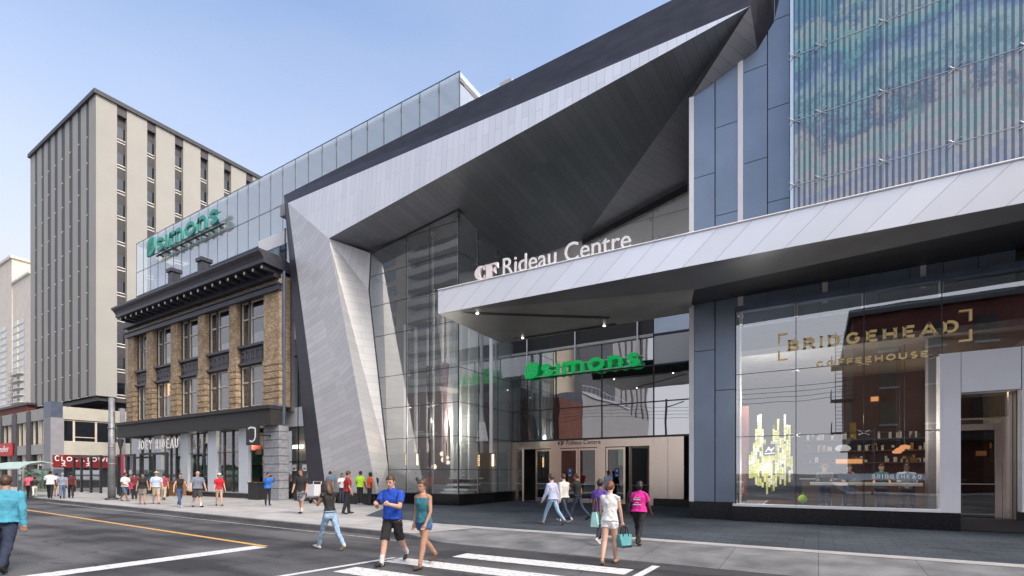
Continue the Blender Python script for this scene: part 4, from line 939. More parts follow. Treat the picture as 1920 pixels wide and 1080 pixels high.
# ================================================================= GLASS STORE
YG = 20.2
gst = thing('glass_store', 'long pale glass-walled upper storey rising behind the brick building beside the portal', 'building', (-34, YG, 0))
gx0, gx1 = xY(256, YG), xY(862, YG); gz1 = zY(862, 133, YG); gz0 = zY(256, 556, YG)
q = MB(); q.face([(gx0, YG, gz0), (gx1, YG, gz0), (gx1, YG, gz1), (gx0, YG, gz1)]); q.build('front_glass', GL_ROOF, gst)
q = MB(); q.face([(gx1, YG, gz0), (gx1, YG + 6, gz0), (gx1, YG + 6, gz1), (gx1, YG, gz1)]); q.build('end_glass', GL_ROOF, gst)
q = MB(); npan = 27
zmid = zY(256, 512, YG)
for k in range(npan + 1):
    x = gx0 + (gx1 - gx0) * k / npan; q.box(x - .022, x + .022, YG - .02, YG + .02, gz0, gz1)
q.box(gx0, gx1, YG - .015, YG + .015, zmid - .02, zmid + .02); q.box(gx0, gx1, YG - .02, YG + .02, gz1 - .03, gz1 + .01); q.box(gx0, gx1, YG - .05, YG + .05, gz0 - .06, gz0)
q.build('glass_joints', M('thin_grey_joint', (.16, .20, .22), .4, .3), gst)
# inner wall: pale above, blue grey below
CREAMG = M('warm_white_backing', (.86, .85, .80), .7, 0, .8, .08)
BLUEG = M('sky_tint_backing', (.22, .34, .48), .5, .1, .25, .2)  # sky reflection put into the backing colour as blue
zs = 18.2
q = MB(); q.box(gx0 + .1, gx1 - .02, YG + .06, YG + 6.6, gz1 - .22, gz1 - .05); q.build('pale_soffit', CREAMG, gst)
q = MB(); q.box(gx0 + .5, gx1 - .4, YG + 4.4, YG + 4.6, zs, gz1 - .23); q.build('pale_rear_wall', CREAMG, gst)
q = MB(); q.box(gx0 + .5, gx1 - .1, YG + 1.45, YG + 4.39, zs + .9, zs + 1.15); q.build('bounce_deck', CREAMG, gst)  # deck added to bounce light up onto the soffit
q = MB(); q.box(gx0 + .2, gx1, YG + 1.2, YG + 1.4, gz0, zs + 1.2, 0); q.box(gx0 + .2, gx0 + .4, YG + 1.2, YG + 6, gz0, gz1 - 1, 0)
q.box(gx0 + .4, gx1 - .2, YG + 1.1, YG + 1.16, zs - .25, zs + .0, 1); q.build('inner_wall', [BLUEG, CREAMG], gst)
rb_ = random.Random(5); q = MB()
for k in range(7):
    x = gx0 + 2 + k * 4.2 + rb_.uniform(-1, 1); q.box(x, x + rb_.uniform(1.5, 3), YG + 1.02, YG + 1.1, gz0 + rb_.uniform(.2, 1.5), zs - rb_.uniform(.5, 3.5))
q.build('tinted_panels', M('pale_blue_panel', (.42, .54, .64), .4, .1), gst)
FIN = glass('fin_glass', (.8, .86, .85), .12, .8, 0, 0, .3, (.75, .78, .74))
f0 = None
for k in range(11, npan + 1):
    x = gx0 + (gx1 - gx0) * k / npan
    q = MB(); q.box(-.02, .02, .05, 1.9, -.12, .12); q.box(-.05, .05, -.03, .35, -.10, .10)
    if f0 is None: f0 = q.build('fin_bracket', M('bracket_grey', (.22, .22, .21), .5, .3), gst, local=True); o = f0
    else: o = f0.copy(); COL.objects.link(o)
    o.location = V((x, YG, gz1 - .45)) - ORG[gst.name]
q = MB()
for k in range(11, npan + 1):
    x = gx0 + (gx1 - gx0) * k / npan + .3; q.box(x, x + .55, YG + 1.7, YG + 1.72, gz1 - 1.9, gz1 - .9)
q.build('hanging_plates', M('plate_grey', (.38, .37, .34), .5), gst)
# narrow strip between brick and portal
YN = 19.6
for (pa, pb_, ya, yb) in ((534, None, 600, 520), (484, 545, 470, None), (534, None, 638, 602), (534, None, 800, 765)):
    q = MB(); q.box(xY(pa, YN), xY(pb_, YN) if pb_ else -24, YN + (.02 if pb_ else 0), YN + .15, zY(545 if not pb_ else 500, ya, YN), zY(545, yb, YN) if yb else gz0 - .1); q.build('white_spandrel', WHITEP, gst)
q = MB(); q.face([(xY(533, YN), YN + .05, 0), (-24, YN + .05, 0), (-24, YN + .05, gz0), (xY(533, YN), YN + .05, gz0)]); q.build('strip_glass', GL_BOX, gst)
q = MB()
for p in (534.5, 559): q.box(xY(p, YN) - .03, xY(p, YN) + .03, YN - .02, YN + .05, 0, gz0)
for y in (670, 866): q.box(xY(534, YN), -24, YN - .02, YN + .04, zY(545, y, YN) - .03, zY(545, y, YN) + .03)
q.build('strip_frame', DKFRAME, gst)
q = MB(); q.box(xY(533, YN), -24, YN + .9, YN + 1, 0, gz0); q.build('strip_interior', M('warm_lobby', (.34, .26, .20), .7, 0, .7, .4), gst)
q = MB(); c = PY(557, 838, YN + .7); q.box(c.x - .5, c.x + .6, c.y, c.y + .05, c.z - .1, c.z + .12); q.build('lobby_light', emit('lobby_glow', (1, .9, .7), 3.5), gst)
q = MB()
for p in (552, 571): c = PY(p, 877, YN - .02); q.box(c.x - .22, c.x + .2, YN - .03, YN - .01, c.z - .2, c.z + .2, 0); q.box(c.x - .1, c.x + .1, YN - .036, YN - .03, c.z - .1, c.z - .02, 1)
q.build('door_notice', [WHITEL, BLACKP], gst)
q = MB(); q.box(xY(526, 19.5), xY(543, 19.5), 19.2, 19.6, 0, zY(535, 920, 19.5)); q.build('plinth', BLACK, gst)
q = MB(); q.box(gx0 + .5, gx1 - .5, YG + 5.2, YG + 25, 0, zs); q.build('rear_block', GREYCON, gst)
for p, w_ in ((527.5, .16), (531, .1)):
    q = MB(); q.tube([(xY(p, 18.7), 18.75, 0), (xY(p, 18.7), 18.75, 14.2)], w_, 8); q.build('downpipe', SLATE, gst)

# ================================================================= BRICK BUILDING
YK = 18.5
bk = thing('brick_building', 'three-storey tan brick building with dark cornice, paired sash windows and a shop below', 'building', (-39, YK, 0))
zf = lambda px, py: zY(px, py, YK)
ZC = 14.95                                   # cornice top
Zw1t, Zw1b, Zsp1, Zsp0, Zw0t, Zw0b = zf(475, 566), zf(475, 641), zf(475, 645), zf(475, 677), zf(475, 682), zf(475, 759)
Zl1, Zl0 = zf(475, 767), zf(475, 776); Zf0 = zf(475, 802)
bx0, bx1 = xY(238.5, YK), xY(524, YK)
pil = [(238.5, 250), (274.4, 294.4 - 8.5), (320, 341 - 9), (371, 393.5 - 9.5), (429.5, 453.5 - 11), (494.4, 524)]
pil = [(xY(a, YK), xY(c, YK)) for a, c in pil]
q = MB()
for (a, c) in pil: q.box(a, c, YK, YK + .75, Zl1, Zw1t + .45)
q.box(bx0, bx1, YK + .0, YK + .75, Zw1t + .45, ZC - 1.0)
# rusticated courses on the lower half of the piers
for (a, c) in pil:
    z = Zl1 + .12; k = 0
    while z < Zw0t + .1:
        q.box(a - .05, c + .05, YK - .05, YK + .3, z, z + .34); z += .42
q.build('brickwork', BRICK, bk)
q = MB(); q.box(bx0 + .1, bx1 - .1, YK + .9, YK + 16, Zl0 + .1, ZC - .3); q.box(bx0, bx0 + .3, YK + .2, YK + 16, 0, ZC - 1); q.build('side_block', GREYCON, bk)
KEYM = M('key_relief', (.12, .12, .14), .5)
for i in range(5):
    x0, x1 = pil[i][1], pil[i + 1][0]; q = MB()
    q.box(x0, x1, YK + .28, YK + .8, Zsp0, Zsp1 - .05); q.box(x0 - .05, x1 + .05, YK + .08, YK + .8, Zsp1 - .06, Zsp1 + .10); q.box(x0 - .03, x1 + .03, YK + .12, YK + .8, Zsp0 - .10, Zsp0 + .06)
    n = 5; wd = (x1 - x0 - .2) / n; hg = (Zsp1 - Zsp0) * .55; zb_ = Zsp0 + (Zsp1 - Zsp0) * .2
    for j in range(n): q.ribbon([(u * wd, v * hg) for u, v in ((0, 0), (0, 1), (.78, 1), (.78, .3), (.36, .3), (.36, .66))], .06, .05, 1, False, (x0 + .12 + j * wd, YK + .23, zb_))
    q.build('spandrel', [NAVY, KEYM], bk)
    q = MB(); q.box(x0, x1, YK + .35, YK + .8, Zl1, Zw0b - .05); q.build('window_apron', NAVY, bk)
WARMW = M('curtain_warm', (.42, .26, .18), .8, 0, 2, .2); LITW = emit('lit_room', (1, .46, .12), .9); BLIND = M('white_blind', (.62, .63, .64), .7)
for r_ in range(2):
    for i in range(5):
        x0, x1 = pil[i][1], pil[i + 1][0]; zb, zt = (Zw0b, Zw0t) if r_ == 0 else (Zw1b, Zw1t + .3)
        sp = x0 + (x1 - x0) * .34
        q = MB(); fr = .07
        for (a, c) in ((x0 + .1, sp - .12), (sp + .06, x1 - .12)):
            zm = zb + (zt - zb) * .60; yf = YK + .36
            q.box(a, a + fr, yf, yf + .08, zb, zt); q.box(c - fr, c, yf, yf + .08, zb, zt); q.box(a + fr, c - fr, yf, yf + .08, zb, zb + fr); q.box(a + fr, c - fr, yf, yf + .08, zt - fr, zt); q.box(a + fr, c - fr, yf - .01, yf + .08, zm - .04, zm + .04)
        o = q.build('window', CREAMFR, bk)
        q = MB(); q.face([(x0, YK + .42, zb), (x1, YK + .42, zb), (x1, YK + .42, zt), (x0, YK + .42, zt)]); q.build('pane', GL_DARKB, o)
        q = MB(); q.box(x0, x0 + .1, YK + .30, YK + .5, zb, zt); q.box(sp - .12, sp + .06, YK + .30, YK + .5, zb, zt); q.box(x1 - .12, x1, YK + .3, YK + .5, zb, zt); q.box(x0, x1, YK + .29, YK + .5, zt, zt + .25); q.build('dark_surround', NAVY, o)
        q = MB(); lit = (r_ == 0 and i == 1)
        q.box(x0, x1, YK + .75, YK + .8, zb, zt, 0)
        if r_ == 0:
            q.box(sp + .1, x1 - .1, YK + .6, YK + .62, zb, zt if not lit else zb + (zt - zb) * .6, 1)
            if lit: q.box(sp + .1, x1 - .1, YK + .6, YK + .62, zb + (zt - zb) * .6, zt, 2)
        else: q.box(sp + .1, x1 - .1, YK + .55, YK + .57, zb, zb + (zt - zb) * rnd.uniform(.2, .36), 3)
        q.build('room_behind', [INTD, WARMW if i < 3 else M('curtain_grey', (.30, .29, .28), .8), LITW, BLIND], o)
# cornices
q = MB(); zs1, zs0 = zf(456, 553), zf(456, 566)
q.box(bx0 - .15, bx1 + .12, YK - .28, YK + .1, zs1 - .12, zs1); q.box(bx0 - .1, bx1 + .08, YK - .18, YK + .1, zs0, zs1 - .121); q.build('string_course', NAVY, bk)
q = MB(); YCn = 17.0; cx0, cx1 = xY(208, YCn), xY(485, YCn)
prof = [(0, ZC), (0, ZC - .14), (.10, ZC - .20), (.22, ZC - .34), (.30, ZC - .5), (.30, ZC - .72), (1.45, ZC - .80), (1.45, ZC)]
pts = [(cx0, YCn + a, z) for a, z in prof]; q.prism(pts, (cx1 - cx0, 0, 0))
q.prism([(cx1 - .01, YCn + 1.449, ZC - .02), (cx1 - .45, 19.4, ZC - .02), (cx1 - 4, 19.4, ZC - .02), (cx1 - 4, YCn + 1.449, ZC - .02)], (0, 0, -.75))
q.box(bx0 - .1, bx1 + .0, YK - .35, YK + .1, ZC - 1.25, ZC - .79)
q.build('cornice', NAVY, bk)
q = MB(); q.box(0, .24, 0, 1.05, 0, .22); m0 = q.build('modillion', NAVY, bk, local=True); first = True
for k in range(22):
    o = m0 if first else m0.copy()
    if not first: COL.objects.link(o)
    first = False; o.location = V((cx0 + .5 + k * (cx1 - cx0 - 1.0) / 21, YCn + .42, ZC - 1.02)) - ORG[bk.name]
q = MB()
for k in range(22): x = cx0 + .56 + k * (cx1 - cx0 - 1.0) / 21; q.box(x, x + .14, YCn + .405, YCn + .418, ZC - .98, ZC - .84)
q.build('modillion_caps', CREAMFR, bk)
for (p, y0, y1) in ((327, 506, 524), (383, 486, 507)):
    x = xY(p, 18.6); zz = zY(p, y1, 18.6); q = MB(); q.box(x - .32, x + .28, 18.3, 18.9, ZC - .4, zY(p, y0, 18.6) - .25); q.box(x - .42, x + .38, 18.2, 19.0, zY(p, y0, 18.6) - .249, zY(p, y0, 18.6)); q.build('parapet_pier', NAVY, bk)
q = MB(); q.box(xY(330, 18.8), xY(380, 18.8), 18.8, 19.1, ZC - .4, ZC + .45); q.build('parapet', NAVY, bk)
q = MB(); yl = YK - .75
q.box(bx0 - .4, bx1 + .1, yl, YK + .4, Zl0 + .1, Zl1); q.box(bx0 - .3, bx1 + .05, yl + .14, YK + .4, Zf0, Zl0 + .099); q.build('shop_fascia', M('black_fascia', (.035, .034, .034), .6, 0, 5, .35, stretch=(.2, 1, 3)), bk)
q = MB()
for (a, c) in pil: q.box(a - .05, c + .05, YK - .12, YK + .3, Zl1 + .002, Zl1 + .14)
q.build('pier_bases', M('lead_flashing', (.22, .25, .32), .5, .2), bk)
# shop front below: pale piers, glass, black base
zg0 = zf(420, 922)
def px_box(q, p0, p1, z0, z1, y0, y1, m=0): q.box(xY(p0, YK), xY(p1, YK), y0, y1, z0, z1, m)
PPM = M('pale_blue_pier', (.60, .64, .68), .5, 0, .8, .06)
for (a, c) in ((289, 301.5), (338, 351.5), (389, 404.5), (447, 464.5)): q = MB(); px_box(q, a, c, zg0, Zf0, YK + .02, YK + .25); q.build('pale_pier', PPM, bk)
q = MB(); q.face([(bx0 + .3, YK + .2, .3), (xY(467, YK), YK + .2, .3), (xY(467, YK), YK + .2, Zf0), (bx0 + .3, YK + .2, Zf0)]); q.build('shop_glass', GL_SHOPB, bk)
q = MB(); px_box(q, 300, 470, 0, zg0 - .06, YK + .0, YK + .4); q.build('shop_plinth', BLACK, bk)
q = MB(); px_box(q, 300, 470, zg0 - .059, zg0 - .001, YK - .05, YK + .3); q.build('sill', ALU, bk)
q = MB()
for p in (262, 276, 316, 326, 366, 378, 416, 432): px_box(q, p - .5, p + .5, .3, Zf0, YK + .12, YK + .19)
px_box(q, 300, 470, zf(420, 848) - .02, zf(420, 848) + .02, YK + .13, YK + .18); q.build('shop_mullions', CHAR, bk)
q = MB(); ri = random.Random(21); ims = [INTD, M('shelf_teal', (.05, .16, .13), .6), M('shelf_red', (.30, .05, .04), .6), M('shelf_tan', (.40, .28, .16), .6), M('shelf_pale', (.5, .5, .48), .6)]
q.box(bx0, bx1, YK + 2.6, YK + 2.7, 0, Zf0, 0)
for k in range(70):
    x = ri.uniform(bx0 + 1, bx1 - 3.5); z = ri.uniform(.5, Zf0 - 1.6); q.box(x, x + ri.uniform(.2, .9), YK + ri.uniform(.8, 2.4), YK + 2.5, z, z + ri.uniform(.15, 1.1), ri.choice([0, 0, 1, 1, 2, 3, 4]))
q.build('shop_interior', ims, bk)
q = MB(); zc_ = Zf0; z = .0; k = 0
x0, x1 = xY(496, YK - .1), xY(524.5, YK - .1)
while z < Zf0 - .1:
    hgt = .72 if k == 0 else .5; q.box(x0, x1, YK - .16, YK + .5, z + .02, min(z + hgt, Zf0) - .02); q.box(x0 + .06, x1 - .06, YK - .10, YK + .5, min(z + hgt, Zf0) - .02, min(z + hgt, Zf0) + .02); z += hgt; k += 1
q.build('stone_pier', STONE, bk)
q = MB(); px_box(q, 469, 496, zf(480, 856), Zf0, YK + .9, YK + 1.0, 0); px_box(q, 469, 471, 0, zf(480, 856), YK + .85, YK + 1, 1); px_box(q, 493, 496, 0, zf(480, 856), YK + .85, YK + 1, 1); px_box(q, 469, 496, zf(480, 862), zf(480, 854), YK + .82, YK + 1, 1); px_box(q, 481, 482.5, 0, zf(480, 862), YK + .85, YK + 1, 1); px_box(q, 471, 493, .02, zf(480, 862), YK + .95, YK + .99, 0); q.build('shop_door', [INTD, M('bronze_frame', (.42, .38, .32), .4, .5)], bk)
# signs on the brick building
jr = thing('condensed_lettering', 'thin white condensed restaurant name letters hung under the black fascia', 'sign', (xY(262, 17.9), 17.9, zY(262, 845, 17.9)))
q = MB(); x0, x1 = xY(258.5, 17.9), xY(333, 17.9); z0_ = zY(295, 841.5, 17.9); hj = zY(295, 824, 17.9) - z0_
stroke_text(q, 'JOEY RIDEAU', caps(.14), .14, x0, z0_, hj, x1 - x0, .34, 17.9, .03, 0, 0, .66, .5); q.build('letters', WHITEL, jr)
for k in range(10): q = MB(); x = x0 + .2 + (x1 - x0 - .4) * k / 9; q.tube([(x, 17.95, z0_ + hj * 1.02), (x, 18.1, Zf0 + .1)], .012, 5); q.build('hanger', BLACKP, jr)
jc = PY(474, 815, 17.2)
js = thing('blade_sign', 'black square projecting sign with a curled white letter on the corner of the brick building', 'sign', (jc.x, jc.y, jc.z))
hs = .62; q = MB(); q.box(-hs, hs, -.06, .06, -hs, hs); q.build('board', BLACKP, js, local=True, bevel=.01)
q = MB(); q.ribbon([(x * 1.0, z) for x, z in [(-.36, .36), (-.12, .44), (.2, .40), (.36, .36), (.38, .1)] + arc(.02, -.08, .36, .34, 10, -130, 10)], .09, .02, 0, False, (0, -.085, 0)); q.build('letter', WHITEL, js, local=True)
q = MB(); q.box(-.04, .04, .06, 1.4, -.04, .04); q.build('arm', BLACKP, js, local=True)
# ================================================================= OFFICE TOWER
XT, YT = -75.0, 24.8
tw = thing('office_tower', 'tall cream concrete office tower with vertical piers and dark window strips behind the brick building', 'office tower', (-87, 30, 11))
tz0 = zX(180, 741, XT); tz1 = zX(180, 176, XT); tcap = zX(180, 168, XT)
txl = xY(57, YT); tyb = yX(497, XT)
# street face piers (narrow) px edges measured along the face
lp_ = [(57, 66), (70, 78.5), (82.5, 90), (95.5, 103), (108, 116), (121.5, 130.5), (136, 146.5), (151.5, 162.5), (166.5, 180.3)]
for (a, c) in lp_:
    x0, x1 = xY(a, YT), (xY(c - .9, YT) if c < 180 else XT)
    q = MB(); q.box(x0, x1, YT, (YT + .06 if c < 180 else yX(219.5, XT)), tz0, tz1); q.build('street_pier', TOWERB, tw)
rp = [(180.3, 219.5), (238, 276), (292.5, 328), (343.5, 376), (390.5, 420), (433.5, 461.5), (474, 497)]
for k, (a, c) in enumerate(rp):
    if k == 0: continue
    y0, y1 = yX(a, XT), yX(c, XT)
    q = MB(); q.box(XT - .9, XT, y0, y1, tz0, tz1); q.build('side_pier', TOWERB, tw)
fh = 50 / 930 * 62.2 
nfl = 11
top0 = tz1 - 1.1
fh = (top0 - tz0) / nfl
TWG = glass('tower_pane', (.12, .13, .15), .12, .6, 0, .1)
BL = M('tower_blind', (.42, .43, .45), .7, 0, .3, .3); SPN = M('dark_spandrel', (.055, .053, .058), .5, 0, 1, .2); SILLW = M('sill_white', (.72, .71, .68), .6)
STRIPD = M('dark_window_strip', (.022, .022, .026), .45, 0, .6, .5)
rw = random.Random(9)
for k in range(len(rp) - 1):
    y0, y1 = yX(rp[k][1], XT), yX(rp[k + 1][0], XT); w = y1 - y0
    for f in range(nfl):
        z = tz0 + f * fh
        q = MB(); X = XT - .55
        q.box(X - .1, X, 0, w, fh * .60, fh, 0); q.box(X - .1, X + .05, 0, w, fh * .0, fh * .035, 1); q.box(X - .1, X + .03, 0, w, fh * .12, fh * .15, 1); q.box(X - .1, X - .02, 0, w, fh * .035, fh * .12, 0)
        q.face([(X, 0, fh * .15), (X, w, fh * .15), (X, w, fh * .60), (X, 0, fh * .60)], 2)
        bh = rw.choice([0, 0, .2, .45, .7]);
        if bh: q.box(X - .2, X - .15, .02, w - .02, fh * (.60 - .45 * bh), fh * .60, 3)
        o = q.build('window', [SPN, SILLW, TWG, BL], tw, local=True); o.location = V((0, y0, z)) - V((ORG[tw.name].x, ORG[tw.name].y, ORG[tw.name].z))
for k in range(len(lp_) - 1):
    x0, x1 = xY(lp_[k][1] - .9, YT), xY(lp_[k + 1][0], YT)
    q = MB(); q.box(x0, x1, YT + .018, YT + .2, tz0, tz1, 0)
    for f in range(nfl): z = tz0 + f * fh; q.box(x0, x0 + (x1 - x0) * .45, YT + .008, YT + .017, z, z + .10, 1)
    q.build('window_strip', [STRIPD, SILLW], tw)
q = MB(); q.box(txl, XT - .95, YT + .2, tyb, tz0 + .1, tz1 - .05); q.box(txl, XT - .05, YT + .22, tyb, tz1 - 1.1, tz1 - .01); q.build('core', SPN, tw)
q = MB(); q.box(txl - .3, XT + .25, YT - .25, tyb + .3, tz1, tcap); q.build('roof_cap', CHAR, tw)
q = MB(); q.box(txl + .5, XT - .4, YT + .4, tyb, tz0 - .55, tz0 - .01, 0); q.box(txl + 2, XT - 4, YT + 3.5, tyb, 6, tz0 - .55, 0)
for k in range(9): x = XT - 6 - k * 2.2; q.box(x, x + .12, YT + 3.4, YT + 3.5, 8, tz0 - .6, 1)
q.build('recessed_base', [SPN, GREYCON], tw)

# ================================================================= LOW PODIUM BUILDING
XPd, YPd = xY(97, 19.0), 19.0
pd = thing('corner_store_building', 'low grey and cream two-storey corner building with dark windows at the foot of the tower', 'building', (XPd, YPd, 0))
zx = lambda py: zX(98, py, XPd)
zt, zc1, zw1, zw0, zc0, zs0 = zX(98, 760, XPd), zX(98, 784, XPd), zX(98, 785, XPd), zX(98, 827, XPd), zX(98, 852, XPd), zX(98, 877, XPd)
ye = yX(300, XPd)
q = MB(); q.box(XPd - .3, XPd, YPd + .02, ye, zc1, zt - .0, 0); q.box(XPd - .3, XPd, YPd + .02, ye, zc0, zw0, 0); q.build('cream_band', CREAM, pd)
yc = yX(225, XPd), yX(234, XPd)
q = MB(); q.box(XPd - .4, XPd + .12, yc[0], yc[1], 0, zt + .35); q.build('side_column', GREYCON, pd)
yj = [YPd + .02, yX(139.5, XPd), yX(181, XPd), yX(222, XPd), yc[1], ye]
for k in range(5):
    if k == 3: continue
    q = MB(); y0, y1 = yj[k], yj[k + 1]; fr = .09
    q.box(XPd - .25, XPd - .12, y0, y0 + fr, zw0, zw1); q.box(XPd - .25, XPd - .12, y1 - fr, y1, zw0, zw1); q.box(XPd - .25, XPd - .12, y0 + fr, y1 - fr, zw1 - fr, zw1 - .02); q.box(XPd - .25, XPd - .12, y0 + fr, y1 - fr, zw0 + .02, zw0 + fr)
    if k == 1: q.box(XPd - .25, XPd - .12, y0 + fr, y1 - fr, zw0 + .5, zw0 + .58)
    o = q.build('window', CREAMFR, pd); q = MB(); q.face([(XPd - .2, y0, zw0), (XPd - .2, y1, zw0), (XPd - .2, y1, zw1), (XPd - .2, y0, zw1)]); q.build('pane', GL_DARK, o)
q = MB(); q.box(XPd - 2.2, XPd - 2, YPd + 1, ye, 0, zt - .4, 0); q.box(XPd - 1.4, XPd - .5, yX(186, XPd), yX(205, XPd), zw0, zw0 + 1.0, 1); q.build('inner_wall', [INTB, GREENF], pd)
# street face: dark columns, grey panels, tall windows
px_cols = [(78, 86 + 8), (50, 57), (23, 31), (-4, 3)]
q = MB(); q.box(xY(84, YPd), XPd + .02, YPd - .1, YPd + 1.0, 0, zc1 + .1); q.build('corner_column', GREYCON, pd)
q = MB(); q.box(xY(84, YPd), XPd + .02, YPd - .1, YPd + .9, zc1 + .11, zt + .42); q.build('column_cap', SLATE, pd)
q = MB(); q.box(xY(84, YPd) - .01, XPd + .03, YPd - .11, YPd + 1.0, 0, 2.1); q.build('column_base', SLATE, pd)
WGP = M('warm_grey_panel', (.38, .38, .36), .8, 0, 1.5, .1)
segs = [(57, 83), (31, 51), (3, 24), (-26, -5)]
for (a, c) in segs:
    x0, x1 = xY(a, YPd + .1), xY(c, YPd + .1)
    for (za_, zb_2) in ((zc1, zt - .1), (zc0 + .1, zw0 - .2)): q = MB(); q.box(x0, x1, YPd + .05, YPd + .4, za_, zb_2); q.build('grey_panel', WGP, pd)
    q = MB(); q.face([(x0, YPd + .3, zw0 - .2), (x1, YPd + .3, zw0 - .2), (x1, YPd + .3, zc1), (x0, YPd + .3, zc1)], 0)
    for t in (.12, .5, .62): q.box(x0 + (x1 - x0) * t, x0 + (x1 - x0) * t + .16, YPd + .2, YPd + .32, zw0 - .2, zc1, 1)
    q.face([(x0, YPd + .3, .6), (x1, YPd + .3, .6), (x1, YPd + .3, zc0 + .1), (x0, YPd + .3, zc0 + .1)], 0)
    for t in (.45, .6, .9): q.box(x0 + (x1 - x0) * t, x0 + (x1 - x0) * t + .12, YPd + .2, YPd + .32, .6, zc0 + .1, 1)
    q.build('window', [GL_DARK, CREAMFR], pd)
q = MB(); q.box(xY(-30, YPd), XPd - .32, YPd + .42, YPd + 14, .0, zt - .6); 
for (a, c) in px_cols[1:]: q.box(xY(a, YPd), xY(c, YPd), YPd - .05, YPd + .41, 0, zt - .2)
q.build('dark_core', CHAR, pd)
# shop glass under the red sign
q = MB(); q.face([(XPd - .1, YPd + .9, .3), (XPd - .1, ye, .3), (XPd - .1, ye, zs0 + 1.1), (XPd - .1, YPd + .9, zs0 + 1.1)]); q.build('shop_glass', GL_SHOPB, pd)
q = MB(); ri = random.Random(31)
for k in range(40):
    y = ri.uniform(YPd + 1.2, ye - 1); z = ri.uniform(.4, 2.2); q.box(XPd - 1.6, XPd - ri.uniform(.6, 1.5), y, y + ri.uniform(.1, .5), z, z + ri.uniform(.1, .9), ri.choice([0, 1, 2, 3, 4]))
q.build('shop_stock', ims, pd)
# red clocktower sign board
rs = thing('red_shop_sign', 'long dark red shop sign with white capital lettering above the corner shop window', 'sign', (XPd, YPd + 4, zs0))
ys0, ys1 = yX(98.5, XPd + .05), yX(219, XPd + .05)
q = MB(); q.box(XPd - .05, XPd + .05, ys0, ys1, zs0 + .02, zc0 - .06); q.build('board', RED, rs)
q = MB(); hb = (zc0 - zs0) * .36; zz = zs0 + (zc0 - zs0) * .50
stroke_text(q, 'CLOCKTOWER', caps(.17), .17, 0, 0, hb, (ys1 - ys0) * .94, .28, 0, .03, 0, .14, 1.15, hfirst=1.25)
for p in (.13, .50, .86):
    for (a, c, d) in (((-.2, .2), (.15, .35), .1), ((.15, .35), (.0, .05), .1), ((0, .05), (-.18, -.12), .09), ((0, .05), (.2, -.12), .09), ((.08, .42), (.16, .5), .12)): q.ribbon([((ys1 - ys0) * p + a[0] * .8, -.42 + a[1] * .8), ((ys1 - ys0) * p + c[0] * .8, -.42 + c[1] * .8)], d * .8, .03, 0)
q.v = [V((XPd + .08 - p.y, ys0 + (ys1 - ys0) * .03 + p.x, zz + p.z)) for p in q.v]
q.build('letters', WHITEL, rs)
rs2 = thing('red_wall_sign', 'small bright red sign with white lettering on the street wall of the corner building', 'sign', (xY(10, YPd - .2), YPd - .2, zY(10, 855, YPd)))
x0, x1 = xY(-14, YPd - .2), xY(21.5, YPd - .2); q = MB(); q.box(x0, x1, YPd - .3, YPd - .1, zY(10, 855, YPd), zY(10, 832, YPd)); q.build('board', M('bright_red_sign', (.55, .03, .035), .5), rs2)
o = font_mesh('eeler', 1.1, .03, 'letters', WHITEL, (x1 - x0) * .50); o.parent = rs2; o.location = V((x0 + (x1 - x0) * .44, YPd - .32, zY(10, 848, YPd))) - ORG[rs2.name]

# distant blocks on the left
dr = thing('dark_red_block', 'low dark red roofed block between the corner building and the far apartment tower', 'building', (-120, 30, 0))
q = MB(); q.box(-160, xY(52, 24.0), 24.0, 45, 0, zY(10, 768, 24.0), 0); q.build('wall', REDB, dr); q = MB(); q.box(-160, xY(52, 23.9), 23.8, 45.2, zY(10, 768, 24.0), zY(10, 764, 24.0)); q.build('roof', CHAR, dr)
YA = 70.0
ap = thing('apartment_tower', 'pale stone apartment tower with greenish windows and stacked balconies far behind on the left', 'apartment tower', (xY(20, YA), YA, 0))
STN = M('pale_stone', (.62, .57, .50), .8, 0, .3, .08); GLA = glass('apartment_pane', (.3, .42, .40), .35, .95, 0, .1, .35, (.35, .5, .47))
ax1 = xY(55, YA); ax0 = xY(-40, YA); at_, at2 = zY(22, 484, YA), zY(40, 522, YA)
q = MB(); q.box(ax0, xY(22, YA), YA, YA + 20, 0, at_); q.box(xY(22, YA), ax1, YA + .3, YA + 20, 0, at2); q.build('wall', STN, ap)
q = MB(); q.box(ax0, xY(23, YA), YA - .6, YA + 20, at_, at_ + 1.2); q.box(xY(22, YA), ax1 + .4, YA - .3, YA + 20, at2, at2 + .9); q.build('roof_cornice', STN, ap)
nfa = 21
for c, (a, d) in enumerate(((-14, -2), (1, 13), (23, 44))):
    x0, x1 = xY(a, YA), xY(d, YA)
    for f in range(nfa):
        z = 4 + f * 3.05
        if z + 2.4 > (at_ if c < 2 else at2): continue
        q = MB(); q.box(x0, x1, YA - .12 + (.3 if c == 2 else 0), YA + .1 + (.3 if c == 2 else 0), z + .5, z + 2.5, 0); q.box((x0 + x1) / 2 - .08, (x0 + x1) / 2 + .08, YA - .2, YA + .3, z + .5, z + 2.5, 1); o = q.build('window', [GLA, STN], ap)
        if c == 2 and f < 14:
            q = MB(); q.box(x0 - .2, x1 + .2, YA - 1.3, YA + .35, z + .1, z + .35, 0); q.box(x0 - .2, x1 + .2, YA - 1.3, YA - 1.22, z + 1.1, z + 1.2, 1)
            for k in range(6): x = x0 + (x1 - x0) * k / 5; q.box(x - .04, x + .04, YA - 1.3, YA - 1.22, z + .35, z + 1.1, 1)
            q.build('balcony', [STN, CHAR], ap)

